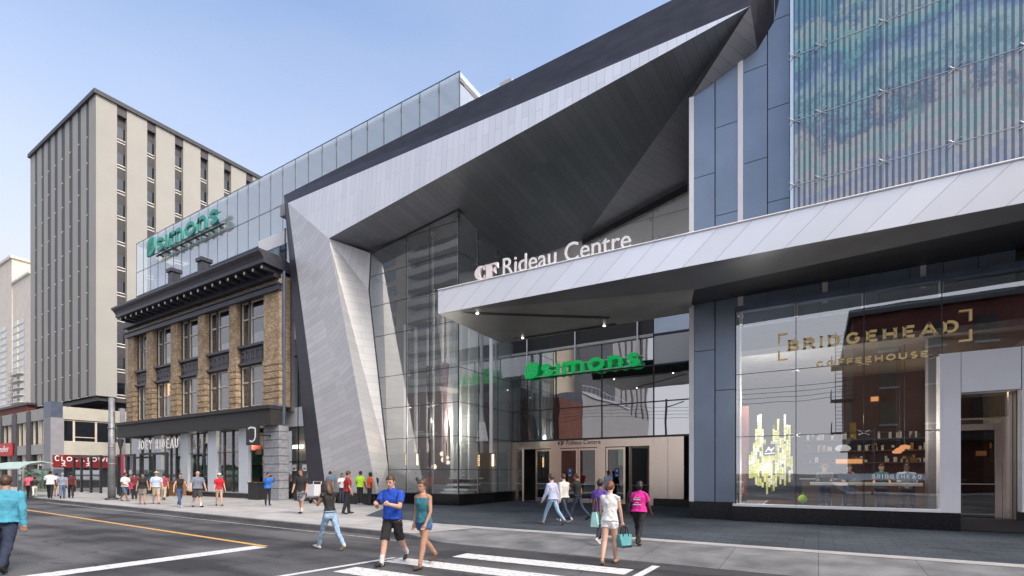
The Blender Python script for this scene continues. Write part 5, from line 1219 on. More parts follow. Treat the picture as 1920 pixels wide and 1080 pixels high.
# ================================================================= STREET FURNITURE
def gpt(px, py, z=0.0): return PZ(px, py, z)
p = gpt(209.5, 937); hp = PY(209.5, 746, p.y).z
sp = thing('street_pole', 'thick grey metal street pole in front of the red shop sign', 'pole', (p.x, p.y, 0))
q = MB(); q.tube([(0, 0, .0), (0, 0, hp)], [.21, .16], 14); q.build('shaft', M('weathered_grey_metal', (.25, .26, .28), .5, .4, 3, .3), sp, local=True, smooth=True)
q = MB(); q.tube([(0, 0, 0), (0, 0, .12)], [.36, .33], 12); q.build('base', CHAR, sp, local=True)
q = MB()
for z in (hp * .35, hp * .52, hp * .7): q.tube([(0, 0, z), (0, 0, z + .06)], .215, 12)
q.build('bands', ALU, sp, local=True)
p = gpt(226, 930); hl = PY(226, 822, p.y).z
sl = thing('black_street_lamp', 'slim black street lamp with a glass lantern head and red banner', 'street lamp', (p.x, p.y, 0))
q = MB(); q.tube([(0, 0, 0), (0, 0, hl - .8)], [.10, .06], 8); q.build('post', BLACKP, sl, local=True)
q = MB(); q.loft([((0, 0, hl - .8), .06, .06), ((0, 0, hl - .15), .22, .22), ((0, 0, hl - .1), .25, .25), ((0, 0, hl), .08, .08)], 8); q.build('lantern', CHAR, sl, local=True)
q = MB(); q.box(.12, .55, -.02, .02, hl - 2.7, hl - 1.2); q.tube([(0, 0, hl - 1.2), (.6, 0, hl - 1.2)], .02, 6); q.build('banner', M('red_pink_banner', (.50, .06, .10), .7, 0, 2, .3), sl, local=True)
# bus shelter at the far left
bs = gpt(20, 931); bsd = thing('bus_shelter', 'glass bus shelter with a curved pale green roof at the left edge', 'bus shelter', (bs.x, bs.y, 0))
sxr = xY(42, bs.y) - bs.x; shz = PY(42, 876, bs.y).z; q = MB()
prof = [(-.2, shz - .15), (.35, shz + .25), (1.0, shz + .38), (1.6, shz + .25)]
for k in range(3):
    a, c = prof[k], prof[k + 1]; q.prism([(-5, a[0], a[1]), (sxr, a[0], a[1]), (sxr, c[0], c[1]), (-5, c[0], c[1])], (0, 0, .06))
q.build('roof', M('pale_green_roof', (.42, .55, .50), .4, 0, 1, .1), bsd, local=True)
for x in (-4.9, -2.5, sxr - .1):
    for y in (.0, 1.5): q = MB(); q.box(x, x + .1, y, y + .1, 0, shz + .05); q.build('post', ALU, bsd, local=True)
q = MB(); q.box(-4.8, sxr - .12, 1.52, 1.55, .3, shz - .1); q.box(sxr - .08, sxr - .05, .1, 1.5, .3, shz - .1); q.build('glass_walls', glass('shelter_glass', (.7, .8, .74), .12, .9, 0, 0, .1, (.3, .4, .3)), bsd, local=True)
q = MB(); ri = random.Random(4)
for k in range(26): x = ri.uniform(-3.8, sxr - .6); z = ri.uniform(.7, 2); q.box(x, x + ri.uniform(.15, .5), 1.44, 1.50, z, z + ri.uniform(.1, .4), ri.choice([0, 1, 2, 3]))
q.build('posters', [M('poster_green', (.22, .33, .10), .6), M('poster_yellow', (.55, .42, .08), .6), M('poster_blue', (.12, .25, .40), .6), WHITEP], bsd, local=True)
# black steel patio frames
def patio(label, pxs, y_top, px_y0, Y, rail=True):
    x0, x1 = xY(pxs[0], Y), xY(pxs[-1], Y); zt = zY(sum(pxs) / len(pxs), y_top, Y)
    t = thing('patio_frame', label, 'patio frame', ((x0 + x1) / 2, Y, 0))
    for p_ in pxs:
        x = xY(p_, Y); q = MB(); q.box(x - .08, x + .08, Y - .08, Y + .08, 0, zt); q.build('post', BLACKP, t)
    q = MB(); q.box(x0 - .08, x1 + .08, Y - .081, Y + .081, zt + .001, zt + .16); q.build('beam', BLACKP, t)
    if rail:
        q = MB(); q.box(x0, x1, Y - .03, Y + .03, 1.0, 1.06); q.box(x0, x1, Y - .03, Y + .03, .12, .17); n = int((x1 - x0) / .16)
        for k in range(n): x = x0 + (x1 - x0) * (k + .5) / n; q.box(x - .012, x + .012, Y - .012, Y + .012, .17, 1.0)
        q.build('railing', BLACKP, t)
        q = MB(); q.box(x0, x1, Y - .01, Y + .01, 1.1, 1.9); q.build('windbreak', GL_CLEAR, t)
patio('black steel patio frame with railing in front of the red-signed corner shop', [139, 153, 171, 189], 858, 0, 16.9)
patio('black steel patio frame beside the slim black street lamp', [222, 239, 252], 856, 0, 16.6)
patio('black steel doorway frame under the hanging condensed white letters', [265, 289, 313], 853, 0, 17.0)
for (a, c, py0, py1, lab) in ((465, 483, 906, 941, 'black box planter beside the shop door at the stone pier'), (311, 330, 905, 934, 'wooden box planter behind the walking couple')):
    Y = 17.8; x0, x1 = xY(a, Y), xY(c, Y); zt = zY(a, py0, Y); q = MB(); q.box(x0, x1, Y, Y + .8, 0, zt); q.box(x0 - .04, x1 + .04, Y - .04, Y + .84, zt, zt + .06)
    tag(q.build('box_planter', BLACKP if a > 400 else M('planter_wood', (.30, .15, .06), .6, 0, 3, .2)), lab, 'planter', 'box planters on the sidewalk')
# white rubbish bin behind the man in the black shirt
p = gpt(588, 944)
cart = thing('white_cart', 'white plastic shopping cart bin on a wheeled frame beside the man in camouflage shorts', 'cart', (p.x, p.y, 0))
q = MB(); q.prism([(-.30, -.2, .42), (.30, -.2, .42), (.34, -.22, 1.05), (-.34, -.22, 1.05)], (0, .42, 0)); q.build('bin', WHITEP, cart, local=True)
q = MB(); q.tube([(-.3, .2, 1.0), (-.42, .3, 1.2)], .02, 6); q.tube([(.3, .2, 1.0), (.3, .3, 1.2), (-.42, .3, 1.2)], .02, 6); q.box(-.34, .34, -.22, .22, .34, .40)
for sx in (-.26, .26): q.tube([(sx, 0, .4), (sx, 0, .12)], .02, 6)
q.build('frame', ALU, cart, local=True)
for sx in (-.26, .26): q = MB(); q.tube([(sx - .03, 0, .1), (sx + .03, 0, .1)], .1, 12); q.build('wheel', BLACKP, cart, local=True)

# ================================================================= DISPLAY INSIDE THE GLASS CORNER
BULB = emit('warm_bulb', (1, .62, .28), 3.5)
def bulb_column(px, Y, y0, y1, label):
    x = xY(px, Y); z0, z1 = zY(px, 908, Y), zY(px, y0, Y); t = thing('bulb_column', label, 'light column', (x, Y, zb), 0, 'bulb columns in the glass corner')
    q = MB(); q.box(x - .09, x + .09, Y, Y + .08, zb, z1 + .15); q.build('post', WHITEP, t)
    q = MB()
    for k in range(5): q.ball((x + .16, Y - .02, zY(px, y0 + (y1 - y0) * k / 4, Y)), .055, .055, .055, 8, 6)
    q.build('bulbs', BULB, t)
bulb_column(759, 20.9, 853, 870, 'bulb-lit white column nearest the portal leg inside the glass corner'); bulb_column(779, 21.6, 853, 870, 'bulb-lit white column second from the portal leg inside the glass corner'); bulb_column(802, 22.2, 853, 870, 'bulb-lit white column beside the dress stand inside the glass corner'); bulb_column(920, 22.6, 854, 872, 'bulb-lit white column beside the tall white panel near the doors')
for (px, py, Y, r, lab) in ((829, 851, 21.8, .14, 'topmost glowing globe lamp in the cluster over the white display steps'), (832, 862, 21.6, .16, 'largest glowing globe lamp, in the middle of the cluster over the white steps'), (840, 867, 21.9, .12, 'glowing globe lamp at the lower right of the cluster over the white steps'), (814, 875, 21.4, .15, 'low glowing globe lamp hanging apart beside the black-clothed mannequin'), (839, 858, 22.1, .1, 'smallest glowing globe lamp at the right of the cluster over the white steps')):
    c = PY(px, py, Y); q = MB(); q.ball((c.x, c.y, c.z), r, r, r, 12, 8); q.tube([(c.x, c.y, c.z + r), (c.x, c.y, 12)], .008, 5)
    tag(q.build('globe_lamp', emit('globe_glow', (1, .86, .66), .8), smooth=True), lab, 'lamp', 'globe lamps over the display steps')
ds = thing('display_steps', 'white slatted display steps inside the glass corner', 'display steps', (xY(860, 21.3), 21.3, zb))
q = MB()
for k, (a, c, y) in enumerate(((842, 893, 897), (838, 895, 909), (832, 897, 919), (826, 905, 925))):
    Y = 21.9 - k * .3; z = zY(865, y, Y); q.box(xY(a, Y), min(xY(c, Y), XC - .3), Y, Y + .9, z - .05, z + .05)
q.build('treads', INTW, ds)
q = MB()
for p_ in (850, 868, 888): x = min(xY(p_, 21.6), XC - .3); q.box(x - .05, x + .05, 21.4, 22.3, zb, zY(865, 898, 21.8))
q.build('uprights', INTW, ds)
def mannequin(px, Y, py0, py1, mat, label):
    x = xY(px, Y); z0, z1 = max(zb, zY(px, py1, Y)), zY(px, py0, Y); h = z1 - z0; t = thing('mannequin', label, 'mannequin', (x, Y, z0), 0, 'mannequins in the glass corner')
    q = MB(); q.loft([((0, 0, 0), .05, .05), ((0, 0, h * .30), .05, .05), ((0, 0, h * .31), .26, .22), ((0, 0, h * .48), .17, .13), ((0, 0, h * .60), .12, .10), ((0, 0, h * .72), .17, .11), ((0, 0, h * .81), .13, .08), ((0, 0, h * .84), .05, .05), ((0, 0, h * .87), .05, .05), ((0, 0, h * .90), .085, .09), ((0, 0, h * .96), .085, .095), ((0, 0, h), .03, .03)], 14); q.build('dressed_figure', mat, t, local=True, smooth=True)
    q = MB(); q.tube([(0, 0, 0), (0, 0, .03)], .2, 14); q.build('stand', ALU, t, local=True)
mannequin(834, 20.9, 880, 924, M('pink_dress', (.45, .28, .30), .7), 'mannequin in a dusty pink dress in front of the white display steps'); mannequin(853, 20.8, 886, 924, INTW, 'white mannequin in front of the white display steps'); mannequin(806, 21.2, 878, 922, BLACKP, 'mannequin in black clothes beside the bulb-lit columns')
q = MB(); q.box(xY(862, 22.6), xY(890, 22.6), 22.6, 22.7, zb, zY(880, 834, 22.6)); q.build('black_display_wall', BLACKP, mall)

# ================================================================= ACROSS THE STREET (seen mirrored in the glass)
BRN2 = bricky('red_corner_brick', (.15, .05, .038), (.12, .04, .03), (.09, .06, .05), .24, .08, .008, .85, 0, 0, .5, .3, .8, .2, .3)
bb = thing('brown_brick_block', 'dark red-brown brick block across the street, mirrored behind the gold lettering of the coffee house', 'building', (14, -18, 0))
BRN = bricky('brown_brick', (.14, .042, .032), (.105, .032, .026), (.08, .045, .035), .24, .08, .008, .85, 0, 0, .5, .3, .8, .2, .3)
q = MB(); q.box(2.6, 40, -40, -15, 4.6, 15.4); q.box(3.2, 40, -40, -15.6, 0, 4.6); q.build('wall', BRN, bb)
q = MB(); q.box(2.3, 40, -40, -14.6, 15.4, 16.0); q.box(2.4, 40, -40, -14.7, 4.4, 4.9); q.build('cornice', CHAR, bb)
for f in range(3):
    for k in range(8):
        x = 4.5 + k * 3.1; z = 5.8 + f * 3.2; q = MB(); q.box(x, x + 1.2, -14.98, -14.85, z, z + 1.9, 0); q.box(x - .1, x + 1.3, -15, -14.8, z - .15, z, 1); q.build('window', [INTD, GREYCON], bb)
q = MB(); x = 2.2
for f in range(3):
    z = 5.2 + f * 3.0; q.box(1.0, 2.6, -17.5, -15.2, z, z + .06); 
    for yy in (-17.5, -15.2): q.tube([(1.0, yy, z), (1.0, yy, z + 1.0)], .025, 5)
    q.tube([(1.0, -17.5, z + 1.0), (1.0, -15.2, z + 1.0)], .025, 5)
    for k in range(9): q.tube([(1.3, -15.4, z + k * .34), (2.0, -15.4, z + k * .34)], .02, 5)
    q.tube([(1.3, -15.4, z), (1.3, -15.4, z + 3.1)], .025, 5); q.tube([(2.0, -15.4, z), (2.0, -15.4, z + 3.1)], .025, 5)
q.build('fire_escape', BLACKP, bb)
gb = thing('grey_concrete_block', 'plain grey concrete block across the street, mirrored in the glass over the mall doors', 'building', (-40, -30, 0))
q = MB(); q.box(-60, -32, -45, -22.1, 0, 14.5); q.box(-60, -37, -75, -50, 0, 40); q.build('wall', GREYCON, gb)
q = MB(); q.box(-32.3, -31.8, -45, -22.1, 14.2, 14.6)
for k in range(14): y = -44.8 + k * 1.7; q.box(-32.1, -32.04, y, y + .06, 14.6, 15.6)
q.box(-32.12, -32.02, -45, -22.1, 15.6, 15.68); q.build('roof_rail', ALU, gb)
q = MB(); q.box(-31.98, -31.9, -42, -38, 3, 6.5); q.build('green_shutter', GREENF, gb)
for k in range(6): q = MB(); q.box(-36.98, -36.9, -74 + k * 3.8, -73 + k * 3.8, 15, 39); q.build('window_strip', SPN, gb)
rf_ = thing('red_corner_block', 'low dark red brick corner block across the street, mirrored left in the door glass', 'building', (-39, -18, 0))
q = MB(); q.box(-46, -32.05, -22, -14, 0, 12.6); q.build('wall', BRN2, rf_)
for f in range(3):
    for k in range(4): x = -45 + k * 3.4; z = 1.6 + f * 3.8; q = MB(); q.box(x, x + 1.4, -13.97, -13.9, z, z + 2.2); q.build('window', INTD, rf_)
ra_ = thing('red_brick_arched_block', 'red brick block with arched windows across the street, mirrored in the glass corner', 'building', (-52, -18, 0))
q = MB(); q.box(-72, -46.2, -40, -15, 0, 13.5); q.build('wall', bricky('red_brick', (.22, .065, .045), (.17, .05, .035), (.12, .09, .08), .24, .08, .008, .85, 0, 0, .5, .3, .8, .2, .3), ra_)
q = MB(); q.box(-72.3, -46.1, -40, -14.6, 13.5, 14.2); q.box(-72, -46.2, -15.2, -14.8, 7.2, 7.5); q.build('cornice', CREAM, ra_)
for f in range(2):
    for k in range(6):
        x = -70 + k * 3.8; z = 1.2 + f * 6.6; w_ = 1.7; hh_ = 4.2
        q = MB(); q.prism([(x, -14.97, z), (x + w_, -14.97, z)] + [(x + w_ / 2 + w_ / 2 * math.cos(R(a)), -14.97, z + hh_ - w_ / 2 + w_ / 2 * math.sin(R(a))) for a in range(0, 181, 20)], (0, .1, 0), 0); q.box(x + w_ / 2 - .06, x + w_ / 2 + .06, -14.86, -14.8, z, z + hh_ - .1, 1); q.box(x - .1, x + w_ + .1, -14.9, -14.7, z - .2, z, 2); q.build('window', [INTD, CREAMFR, CREAM], ra_)
ct = thing('balcony_tower', 'tall beige balcony tower across the street, mirrored high in the glass corner', 'apartment tower', (-62, -40, 0))
q = MB(); q.box(-80, -46, -60, -30, 0, 62); q.build('wall', M('beige_render', (.42, .37, .30), .8, 0, .3, .1), ct)
for f in range(17):
    z = 12 + f * 2.95; q = MB(); q.box(-66, -52, -30, -28.4, z, z + 1.1); q.build('balcony', M('beige_balcony', (.36, .33, .28), .8) if f == 0 else bpy.data.materials['beige_balcony'], ct)
    q = MB(); q.box(-66, -52, -29.95, -29.9, z + 1.1, z + 2.8); q.box(-78, -70, -29.95, -29.85, z + .6, z + 2.4); q.build('window_band', GL_DARK, ct)
# traffic signal and overhead pole across the road (mirrored in the glass)
tp = thing('traffic_signal', 'yellow traffic signal on a dark pole across the road, mirrored in the coffee house glass', 'traffic signal', (3.6, -9.5, -.13))
q = MB(); q.tube([(0, 0, 0), (0, 0, 5.2)], .09, 10); q.tube([(0, 0, 5.0), (-1.3, .6, 5.1)], .05, 8); q.build('pole', CHAR, tp, local=True)
q = MB(); q.box(-1.5, -1.1, .4, .8, 4.4, 5.7)
for k in range(3): q.tube([(-1.3, .8, 4.62 + k * .43), (-1.3, 1.05, 4.62 + k * .43)], .15, 10)
q.build('signal_head', M('signal_yellow', (.55, .32, .02), .5), tp, local=True)
up = thing('utility_pole', 'dark utility pole across the road, mirrored in the glass over the mall doors', 'utility pole', (-16.5, -13, 0))
q = MB(); q.tube([(0, 0, 0), (0, 0, 11)], [.16, .12], 8); q.tube([(0, 0, 10), (2.2, 0, 10.6)], .06, 6); q.build('pole', CHAR, up, local=True)
q = MB()
for k in range(4):
    pts = [(-60 + 130 * t / 24, -13, 9.6 + k * .45 - 1.5 * math.sin(math.pi * ((t / 24 * 130 + 10) % 44) / 44)) for t in range(25)]; q.tube(pts, .022, 5)
tag(q.build('overhead_wires', BLACKP), 'bundle of sagging black overhead wires across the road, mirrored in the shop glass', 'wires')

# point lights: lamps on behind the glass, plus added fill for the coffee house
def lamp(name, loc, power, col=(1, .82, .6), r=.2):
    l = bpy.data.lights.new(name, 'POINT'); l.energy = power; l.color = col; l.shadow_soft_size = r
    o = bpy.data.objects.new(name, l); COL.objects.link(o); o.location = loc
lamp('display_lamp', (-18.3, 21.2, 4.6), 90, (1, .85, .7)); lamp('display_lamp', (-16.7, 20.9, 4.2), 90, (1, .92, .82)); lamp('display_lamp', (-21.0, 22.4, 4.2), 40, (1, .6, .35))
lamp('shop_fill_light', (-1.7, 19.75, 4.4), 95, (1, .97, .9)); lamp('shop_fill_light', (-1.7, 19.5, 1.9), 22, (1, .97, .9)); lamp('shop_fill_light', (1.2, 19.7, 3.4), 45, (1, .88, .75)); lamp('shop_fill_light', (2.4, 19.8, 3.0), 26, (1, .85, .7)); lamp('shop_fill_light', (3.4, 24.3, 4.6), 16, (1, .72, .42)); lamp('shop_fill_light', (.6, 24.3, 4.6), 12, (1, .72, .42))  # first two are added to brighten the strip artwork, with no fixture
lamp('store_lamp', (-34, 20.2, 3.8), 60, (1, .85, .65)); lamp('store_lamp', (-42, 20.4, 3.8), 60, (1, .8, .6))
# ================================================================= SKY, SUN, CAMERA
SUN_AZ, SUN_EL = -12.0, 44.0                     # azimuth from +X towards +Y
w = bpy.data.worlds.new('World'); S.world = w; w.use_nodes = True; nt = w.node_tree; nt.nodes.clear()
sky = N(nt, 'ShaderNodeTexSky', sky_type='NISHITA'); sky.sun_disc = False; sky.sun_elevation = R(SUN_EL); sky.sun_rotation = R(90 - SUN_AZ)
sky.altitude = 80; sky.air_density = 1.0; sky.dust_density = 4.5; sky.ozone_density = 1.0
bg = N(nt, 'ShaderNodeBackground'); bg.inputs['Strength'].default_value = .15
wo = N(nt, 'ShaderNodeOutputWorld')
# thin evening haze: paler and slightly lavender towards the horizon, with faint high cloud
tcw = N(nt, 'ShaderNodeTexCoord'); sz_ = N(nt, 'ShaderNodeSeparateXYZ'); L(nt, tcw.outputs['Generated'], sz_.inputs[0])
hz_ = N(nt, 'ShaderNodeMapRange'); hz_.inputs['From Min'].default_value = .0; hz_.inputs['From Max'].default_value = .66; hz_.inputs['To Min'].default_value = 1.35; hz_.inputs['To Max'].default_value = .0; L(nt, sz_.outputs['Z'], hz_.inputs['Value'])
mpw = N(nt, 'ShaderNodeMapping'); mpw.inputs['Scale'].default_value = (1.2, 1.2, 3.4); L(nt, tcw.outputs['Generated'], mpw.inputs['Vector'])
nw = N(nt, 'ShaderNodeTexNoise'); nw.inputs['Scale'].default_value = 1.6; nw.inputs['Detail'].default_value = 7; L(nt, mpw.outputs[0], nw.inputs['Vector'])
cw = N(nt, 'ShaderNodeMapRange'); cw.inputs['From Min'].default_value = .45; cw.inputs['From Max'].default_value = .75; cw.inputs['To Max'].default_value = .16; L(nt, nw.outputs['Fac'], cw.inputs['Value'])
aw = N(nt, 'ShaderNodeMath', operation='ADD', use_clamp=True); L(nt, hz_.outputs[0], aw.inputs[0]); L(nt, cw.outputs[0], aw.inputs[1])
mw = N(nt, 'ShaderNodeMix', data_type='RGBA'); mw.inputs[7].default_value = (2.42, 2.38, 2.56, 1); L(nt, aw.outputs[0], mw.inputs[0]); L(nt, sky.outputs[0], mw.inputs[6]); L(nt, mw.outputs[2], bg.inputs[0]); L(nt, bg.outputs[0], wo.inputs[0])
sd = bpy.data.lights.new('sun', 'SUN'); sd.energy = .5; sd.angle = R(10); sd.color = (1, .93, .82)
so = bpy.data.objects.new('sun', sd); COL.objects.link(so)
sv = V((math.cos(R(SUN_AZ)) * math.cos(R(SUN_EL)), math.sin(R(SUN_AZ)) * math.cos(R(SUN_EL)), math.sin(R(SUN_EL))))
so.rotation_euler = sv.to_track_quat('Z', 'Y').to_euler(); so.location = sv * 150
cd = bpy.data.cameras.new('camera'); cd.sensor_width = 36; cd.lens = F / 1920 * 36; cd.shift_x = 0; cd.shift_y = (HY - 540) / 1920; cd.clip_end = 3000; cd.clip_start = .1
co = bpy.data.objects.new('camera', cd); COL.objects.link(co); co.location = (0, 0, CAMH); co.rotation_euler = (R(90), 0, math.atan2(-FW[0], FW[1]))
S.camera = co
S.view_settings.view_transform = 'Standard'; S.view_settings.look = 'None'; S.view_settings.gamma = 1; S.view_settings.exposure = 1.30; S.view_settings.use_curve_mapping = False
S.render.engine = 'CYCLES'
S.cycles.max_bounces = 10; S.cycles.diffuse_bounces = 3; S.cycles.glossy_bounces = 5; S.cycles.transparent_max_bounces = 16; S.cycles.sample_clamp_indirect = 6
S.cycles.use_denoising = True
# ================================================================= PEOPLE
SK = {'fair': M('skin_fair', (.56, .34, .25), .55, 0, 6, .08), 'tan': M('skin_tan', (.42, .235, .155), .55, 0, 6, .08), 'brown': M('skin_brown', (.22, .115, .07), .5, 0, 6, .08), 'dark': M('skin_dark', (.085, .045, .03), .5, 0, 6, .1)}
EYE = M('eye_dark', (.03, .02, .02), .3); LIP = M('lip', (.36, .13, .11), .5)
HAIRM = {'black': M('hair_black', (.014, .011, .010), .5, 0, 40, .4), 'brown': M('hair_brown', (.07, .038, .022), .5, 0, 40, .4), 'auburn': M('hair_auburn', (.16, .06, .03), .5, 0, 40, .4), 'grey': M('hair_grey', (.32, .30, .28), .6, 0, 40, .2)}
CL = {}
def cloth(name, col):
    if name not in CL: CL[name] = M(name + '_cloth', col, .85, 0, 7, .14, .25, 60)
    return CL[name]
def camo():
    m, nt, out = newmat('camouflage_cloth'); p = P_(nt, out, .85)
    o, no = noise_mix(nt, (.10, .10, .12), (.34, .34, .36), 9, 3, .46, .52); L(nt, o, p.inputs['Base Color']); return m
CAMO = camo()

def capsule(mb, pts, rs, m, n=12, step=.03):
    """tapered limb through the given joints, with rounded ends"""
    pts = [V(p) for p in pts]; P2, R2 = [], []
    for k in range(len(pts) - 1):
        a, b = pts[k], pts[k + 1]; c = max(1, int((b - a).length / step))
        for j in range(c): t = j / c; P2.append(a.lerp(b, t)); R2.append(rs[k] + (rs[k + 1] - rs[k]) * t)
    P2.append(pts[-1]); R2.append(rs[-1])
    d0 = (P2[0] - P2[1]).normalized(); d1 = (P2[-1] - P2[-2]).normalized()
    for f, s in ((.5, .87), (.86, .5)):
        P2.insert(0, pts[0] + d0 * rs[0] * f); R2.insert(0, rs[0] * s); P2.append(pts[-1] + d1 * rs[-1] * f); R2.append(rs[-1] * s)
    mb.tube(P2, R2, n, m)
def flat_tube(mb, pts, rs, m, n=14, step=.025):
    a, b = V(pts[0]), V(pts[1]); c = max(2, int((b - a).length / step))
    mb.tube([a.lerp(b, j / c) for j in range(c + 1)], [rs[0] + (rs[1] - rs[0]) * j / c for j in range(c + 1)], n, m)
NP = [0]
WORK = bpy.data.scenes.new('work')   # scratch scene, removed at the end
def person(label, px, py, heading, H, skin='fair', hair=('brown', 'short'), top=None, sleeve=.5, bottom=None, btype='trousers', shoe=None, sock=None,
           legs=(18, 10, -16, 22), arms=((10, 8, 18, 0), (-12, 8, 15, 0)), female=False, lean=3, look=0, z=None, gz=None, vox=.016, hands=False, loose=0.0, Y=None, group=None, extra=None, seat=None, off_shoulder=False, headpitch=0, heavy=1.0, glasses=False):
    if seat is not None: pos = V((xY(px, Y), Y, seat))
    elif Y is not None: pos = V((xY(px, Y), Y, 0 if gz is None else gz))
    else: pos = PZ(px, py, 0.0 if gz is None else gz)
    k = H / 1.75; NP[0] += 1
    root = thing('person', label, 'person', tuple(pos), R(heading - 90), group)
    mats = [SK[skin], top, bottom, shoe, EYE, LIP, sock or WHITEP]
    mb = MB()
    sw = (.165 if female else .195) * (1 + (heavy - 1) * .5); hw = .085; zh = .91; zs = 1.42; L1, L2 = .42, .41
    hv = heavy
    # torso rings (local), leaned about the hip
    if female: rings = [(.80, .10, .085, 2), (.86, .155, .11, 2), (.94, .168, .118, 2), (1.00, .150, .108, 1), (1.10, .122, .092, 1), (1.20, .138, .105, 1), (1.28, .150, .118, 1), (1.36, .158, .098, 1), (1.41, .145, .078, 1), (1.445, .09, .062, 1), (1.47, .055, .055, 1)]
    else: rings = [(.80, .10, .085, 2), (.86, .158, .11, 2), (.94, .165, .116, 2), (1.00, .160, .112, 1), (1.10, .150, .104, 1), (1.20, .168, .112, 1), (1.29, .182, .120, 1), (1.37, .185, .104, 1), (1.42, .165, .082, 1), (1.455, .10, .064, 1), (1.48, .058, .056, 1)]
    la = R(lean)
    def up(p): # lean transform
        x, y, z_ = p; dz = z_ - zh
        return V((x, y * math.cos(la) + dz * math.sin(la), zh + dz * math.cos(la) - y * math.sin(la)))
    def loft_t(rr, m):
        dense = []
        for i in range(len(rr) - 1):
            a, c = rr[i], rr[i + 1]; nn = max(1, int((c[0] - a[0]) / .03))
            for j in range(nn): t = j / nn; dense.append(tuple(a[q] + (c[q] - a[q]) * t for q in range(3)))
        dense.append(rr[-1][:3]); i0 = len(mb.v)
        mb.loft([((0, .012 if r_[0] > 1.15 and female else 0, r_[0]), r_[1] * hv, r_[2] * hv) for r_ in dense], 18, m)
        for q in range(i0, len(mb.v)): mb.v[q] = up(mb.v[q])
    cut = 1.34 if off_shoulder else 2
    lo = [r_ for r_ in rings if r_[3] == 2] + [(.985, .152 if female else .161, .109, 2)]
    hi = [(.955, .160 if female else .168, .116, 1)] + [r_ for r_ in rings if r_[3] == 1]
    if loose: hi = [(.90, hi[0][1] + .025 + loose, hi[0][2] + .03 + loose, 1)] + [(a, b_ + .012 + loose * .6, c + .014 + loose * .6, d) if a < 1.3 else (a, b_ + .008, c + .008, d) for a, b_, c, d in hi]
    loft_t(lo, 2)
    if off_shoulder:
        loft_t([r_ for r_ in hi if r_[0] <= 1.36], 1); loft_t([(1.30, .145, .10, 0)] + [r_ for r_ in hi if r_[0] > 1.34], 0)
    else: loft_t(hi, 1)
    nb = up((0, -.005, 1.45)); hc = up((0, .02, 1.625)); hc = hc + V((0, math.sin(R(headpitch)) * .05, -abs(math.sin(R(headpitch))) * .02))
    capsule(mb, [nb, hc + V((0, -.02, -.06))], [.056 if female else .062, .052 if female else .057], 0, 12)
    # head
    i0 = len(mb.v)
    mb.loft([((0, .036, -.118), .022, .024), ((0, .032, -.108), .036, .042), ((0, .026, -.085), .049, .058), ((0, .016, -.05), .062, .076), ((0, .008, -.015), .070, .088), ((0, .004, .015), .073, .094), ((0, 0, .045), .074, .096), ((0, -.004, .075), .068, .088), ((0, -.006, .10), .050, .064), ((0, -.006, .114), .022, .028)], 18, 0)
    mb.loft([((0, .098, -.045), .012, .010), ((0, .104, -.036), .015, .014), ((0, .094, -.008), .009, .012), ((0, .086, .012), .006, .008)], 8, 0)
    mb.ball((0, .094, -.066), .024, .008, .006, 8, 4, 5)
    for s in (-1, 1): mb.ball((s * .030, .088, .0), .013, .008, .008, 8, 4, 4); mb.ball((s * .077, -.005, -.012), .010, .022, .032, 8, 6, 0)
    if glasses:
        for s in (-1, 1): mb.ball((s * .032, .092, .0), .027, .008, .019, 8, 4, 4)
    Mh = Matrix.Translation(hc) @ Matrix.Rotation(R(look), 4, 'Z') @ Matrix.Rotation(R(-headpitch), 4, 'X')
    for q in range(i0, len(mb.v)): mb.v[q] = Mh @ mb.v[q]
    # legs
    feet = []
    for s, sa, kn in ((-1, legs[0], legs[1]), (1, legs[2], legs[3])):
        hip = V((s * hw, 0, zh - .03)); a = R(sa); c = R(sa - kn)
        spread = .18 if seat is not None else 0.0
        kp = hip + V((s * spread * L1 * .5, math.sin(a), -math.cos(a))) * L1; kp.x = hip.x + s * spread * .15
        an = kp + V((0, math.sin(c), -math.cos(c))) * L2
        rt, rk, ra_ = (.088 * hv, .056, .036) if female else (.086 * hv, .058, .040)
        if btype == 'trousers':
            capsule(mb, [hip, kp, kp.lerp(an, .96)], [rt + .012, rk + .017, ra_ + .026], 2); 
        elif btype == 'slim':
            capsule(mb, [hip, kp, kp.lerp(an, .96)], [rt + .006, rk + .007, ra_ + .010], 2)
        else:
            fr = {'shorts': .80, 'short_shorts': .30, 'long_shorts': 1.0}[btype]; e_ = hip.lerp(kp, fr)
            capsule(mb, [hip, kp], [rt, rk], 0); flat_tube(mb, [hip, e_], [rt + .016, (rt + (.016 if fr < .9 else .004) if btype != 'short_shorts' else rt + .016)], 2)
            calf = kp.lerp(an, .3) + V((0, -.012, 0)); capsule(mb, [kp, calf, an], [rk, rk * .98, ra_], 0)
        if sock: capsule(mb, [kp.lerp(an, .75), an], [ra_ + .012, ra_ + .008], 6)
        fp = max(min(c, R(20)), R(-50)); fd = V((s * .12, math.cos(fp * .8), math.sin(fp * .8) if fp < 0 else math.sin(fp * .5))).normalized()
        heel = an + V((0, 0, -.045)) - fd * .045; ball_ = heel + fd * .17 + V((0, 0, -.005)); toe = ball_ + V((s * .01, .065, .0))
        capsule(mb, [heel, ball_, toe], [.036, .038, .028], 3, 10); capsule(mb, [an, heel + fd * .05], [ra_ + .004, .036], 3 if not sock else 6, 10)
        feet += [heel.z - .036, toe.z - .028, ball_.z - .036]
    # arms
    hands_at = []
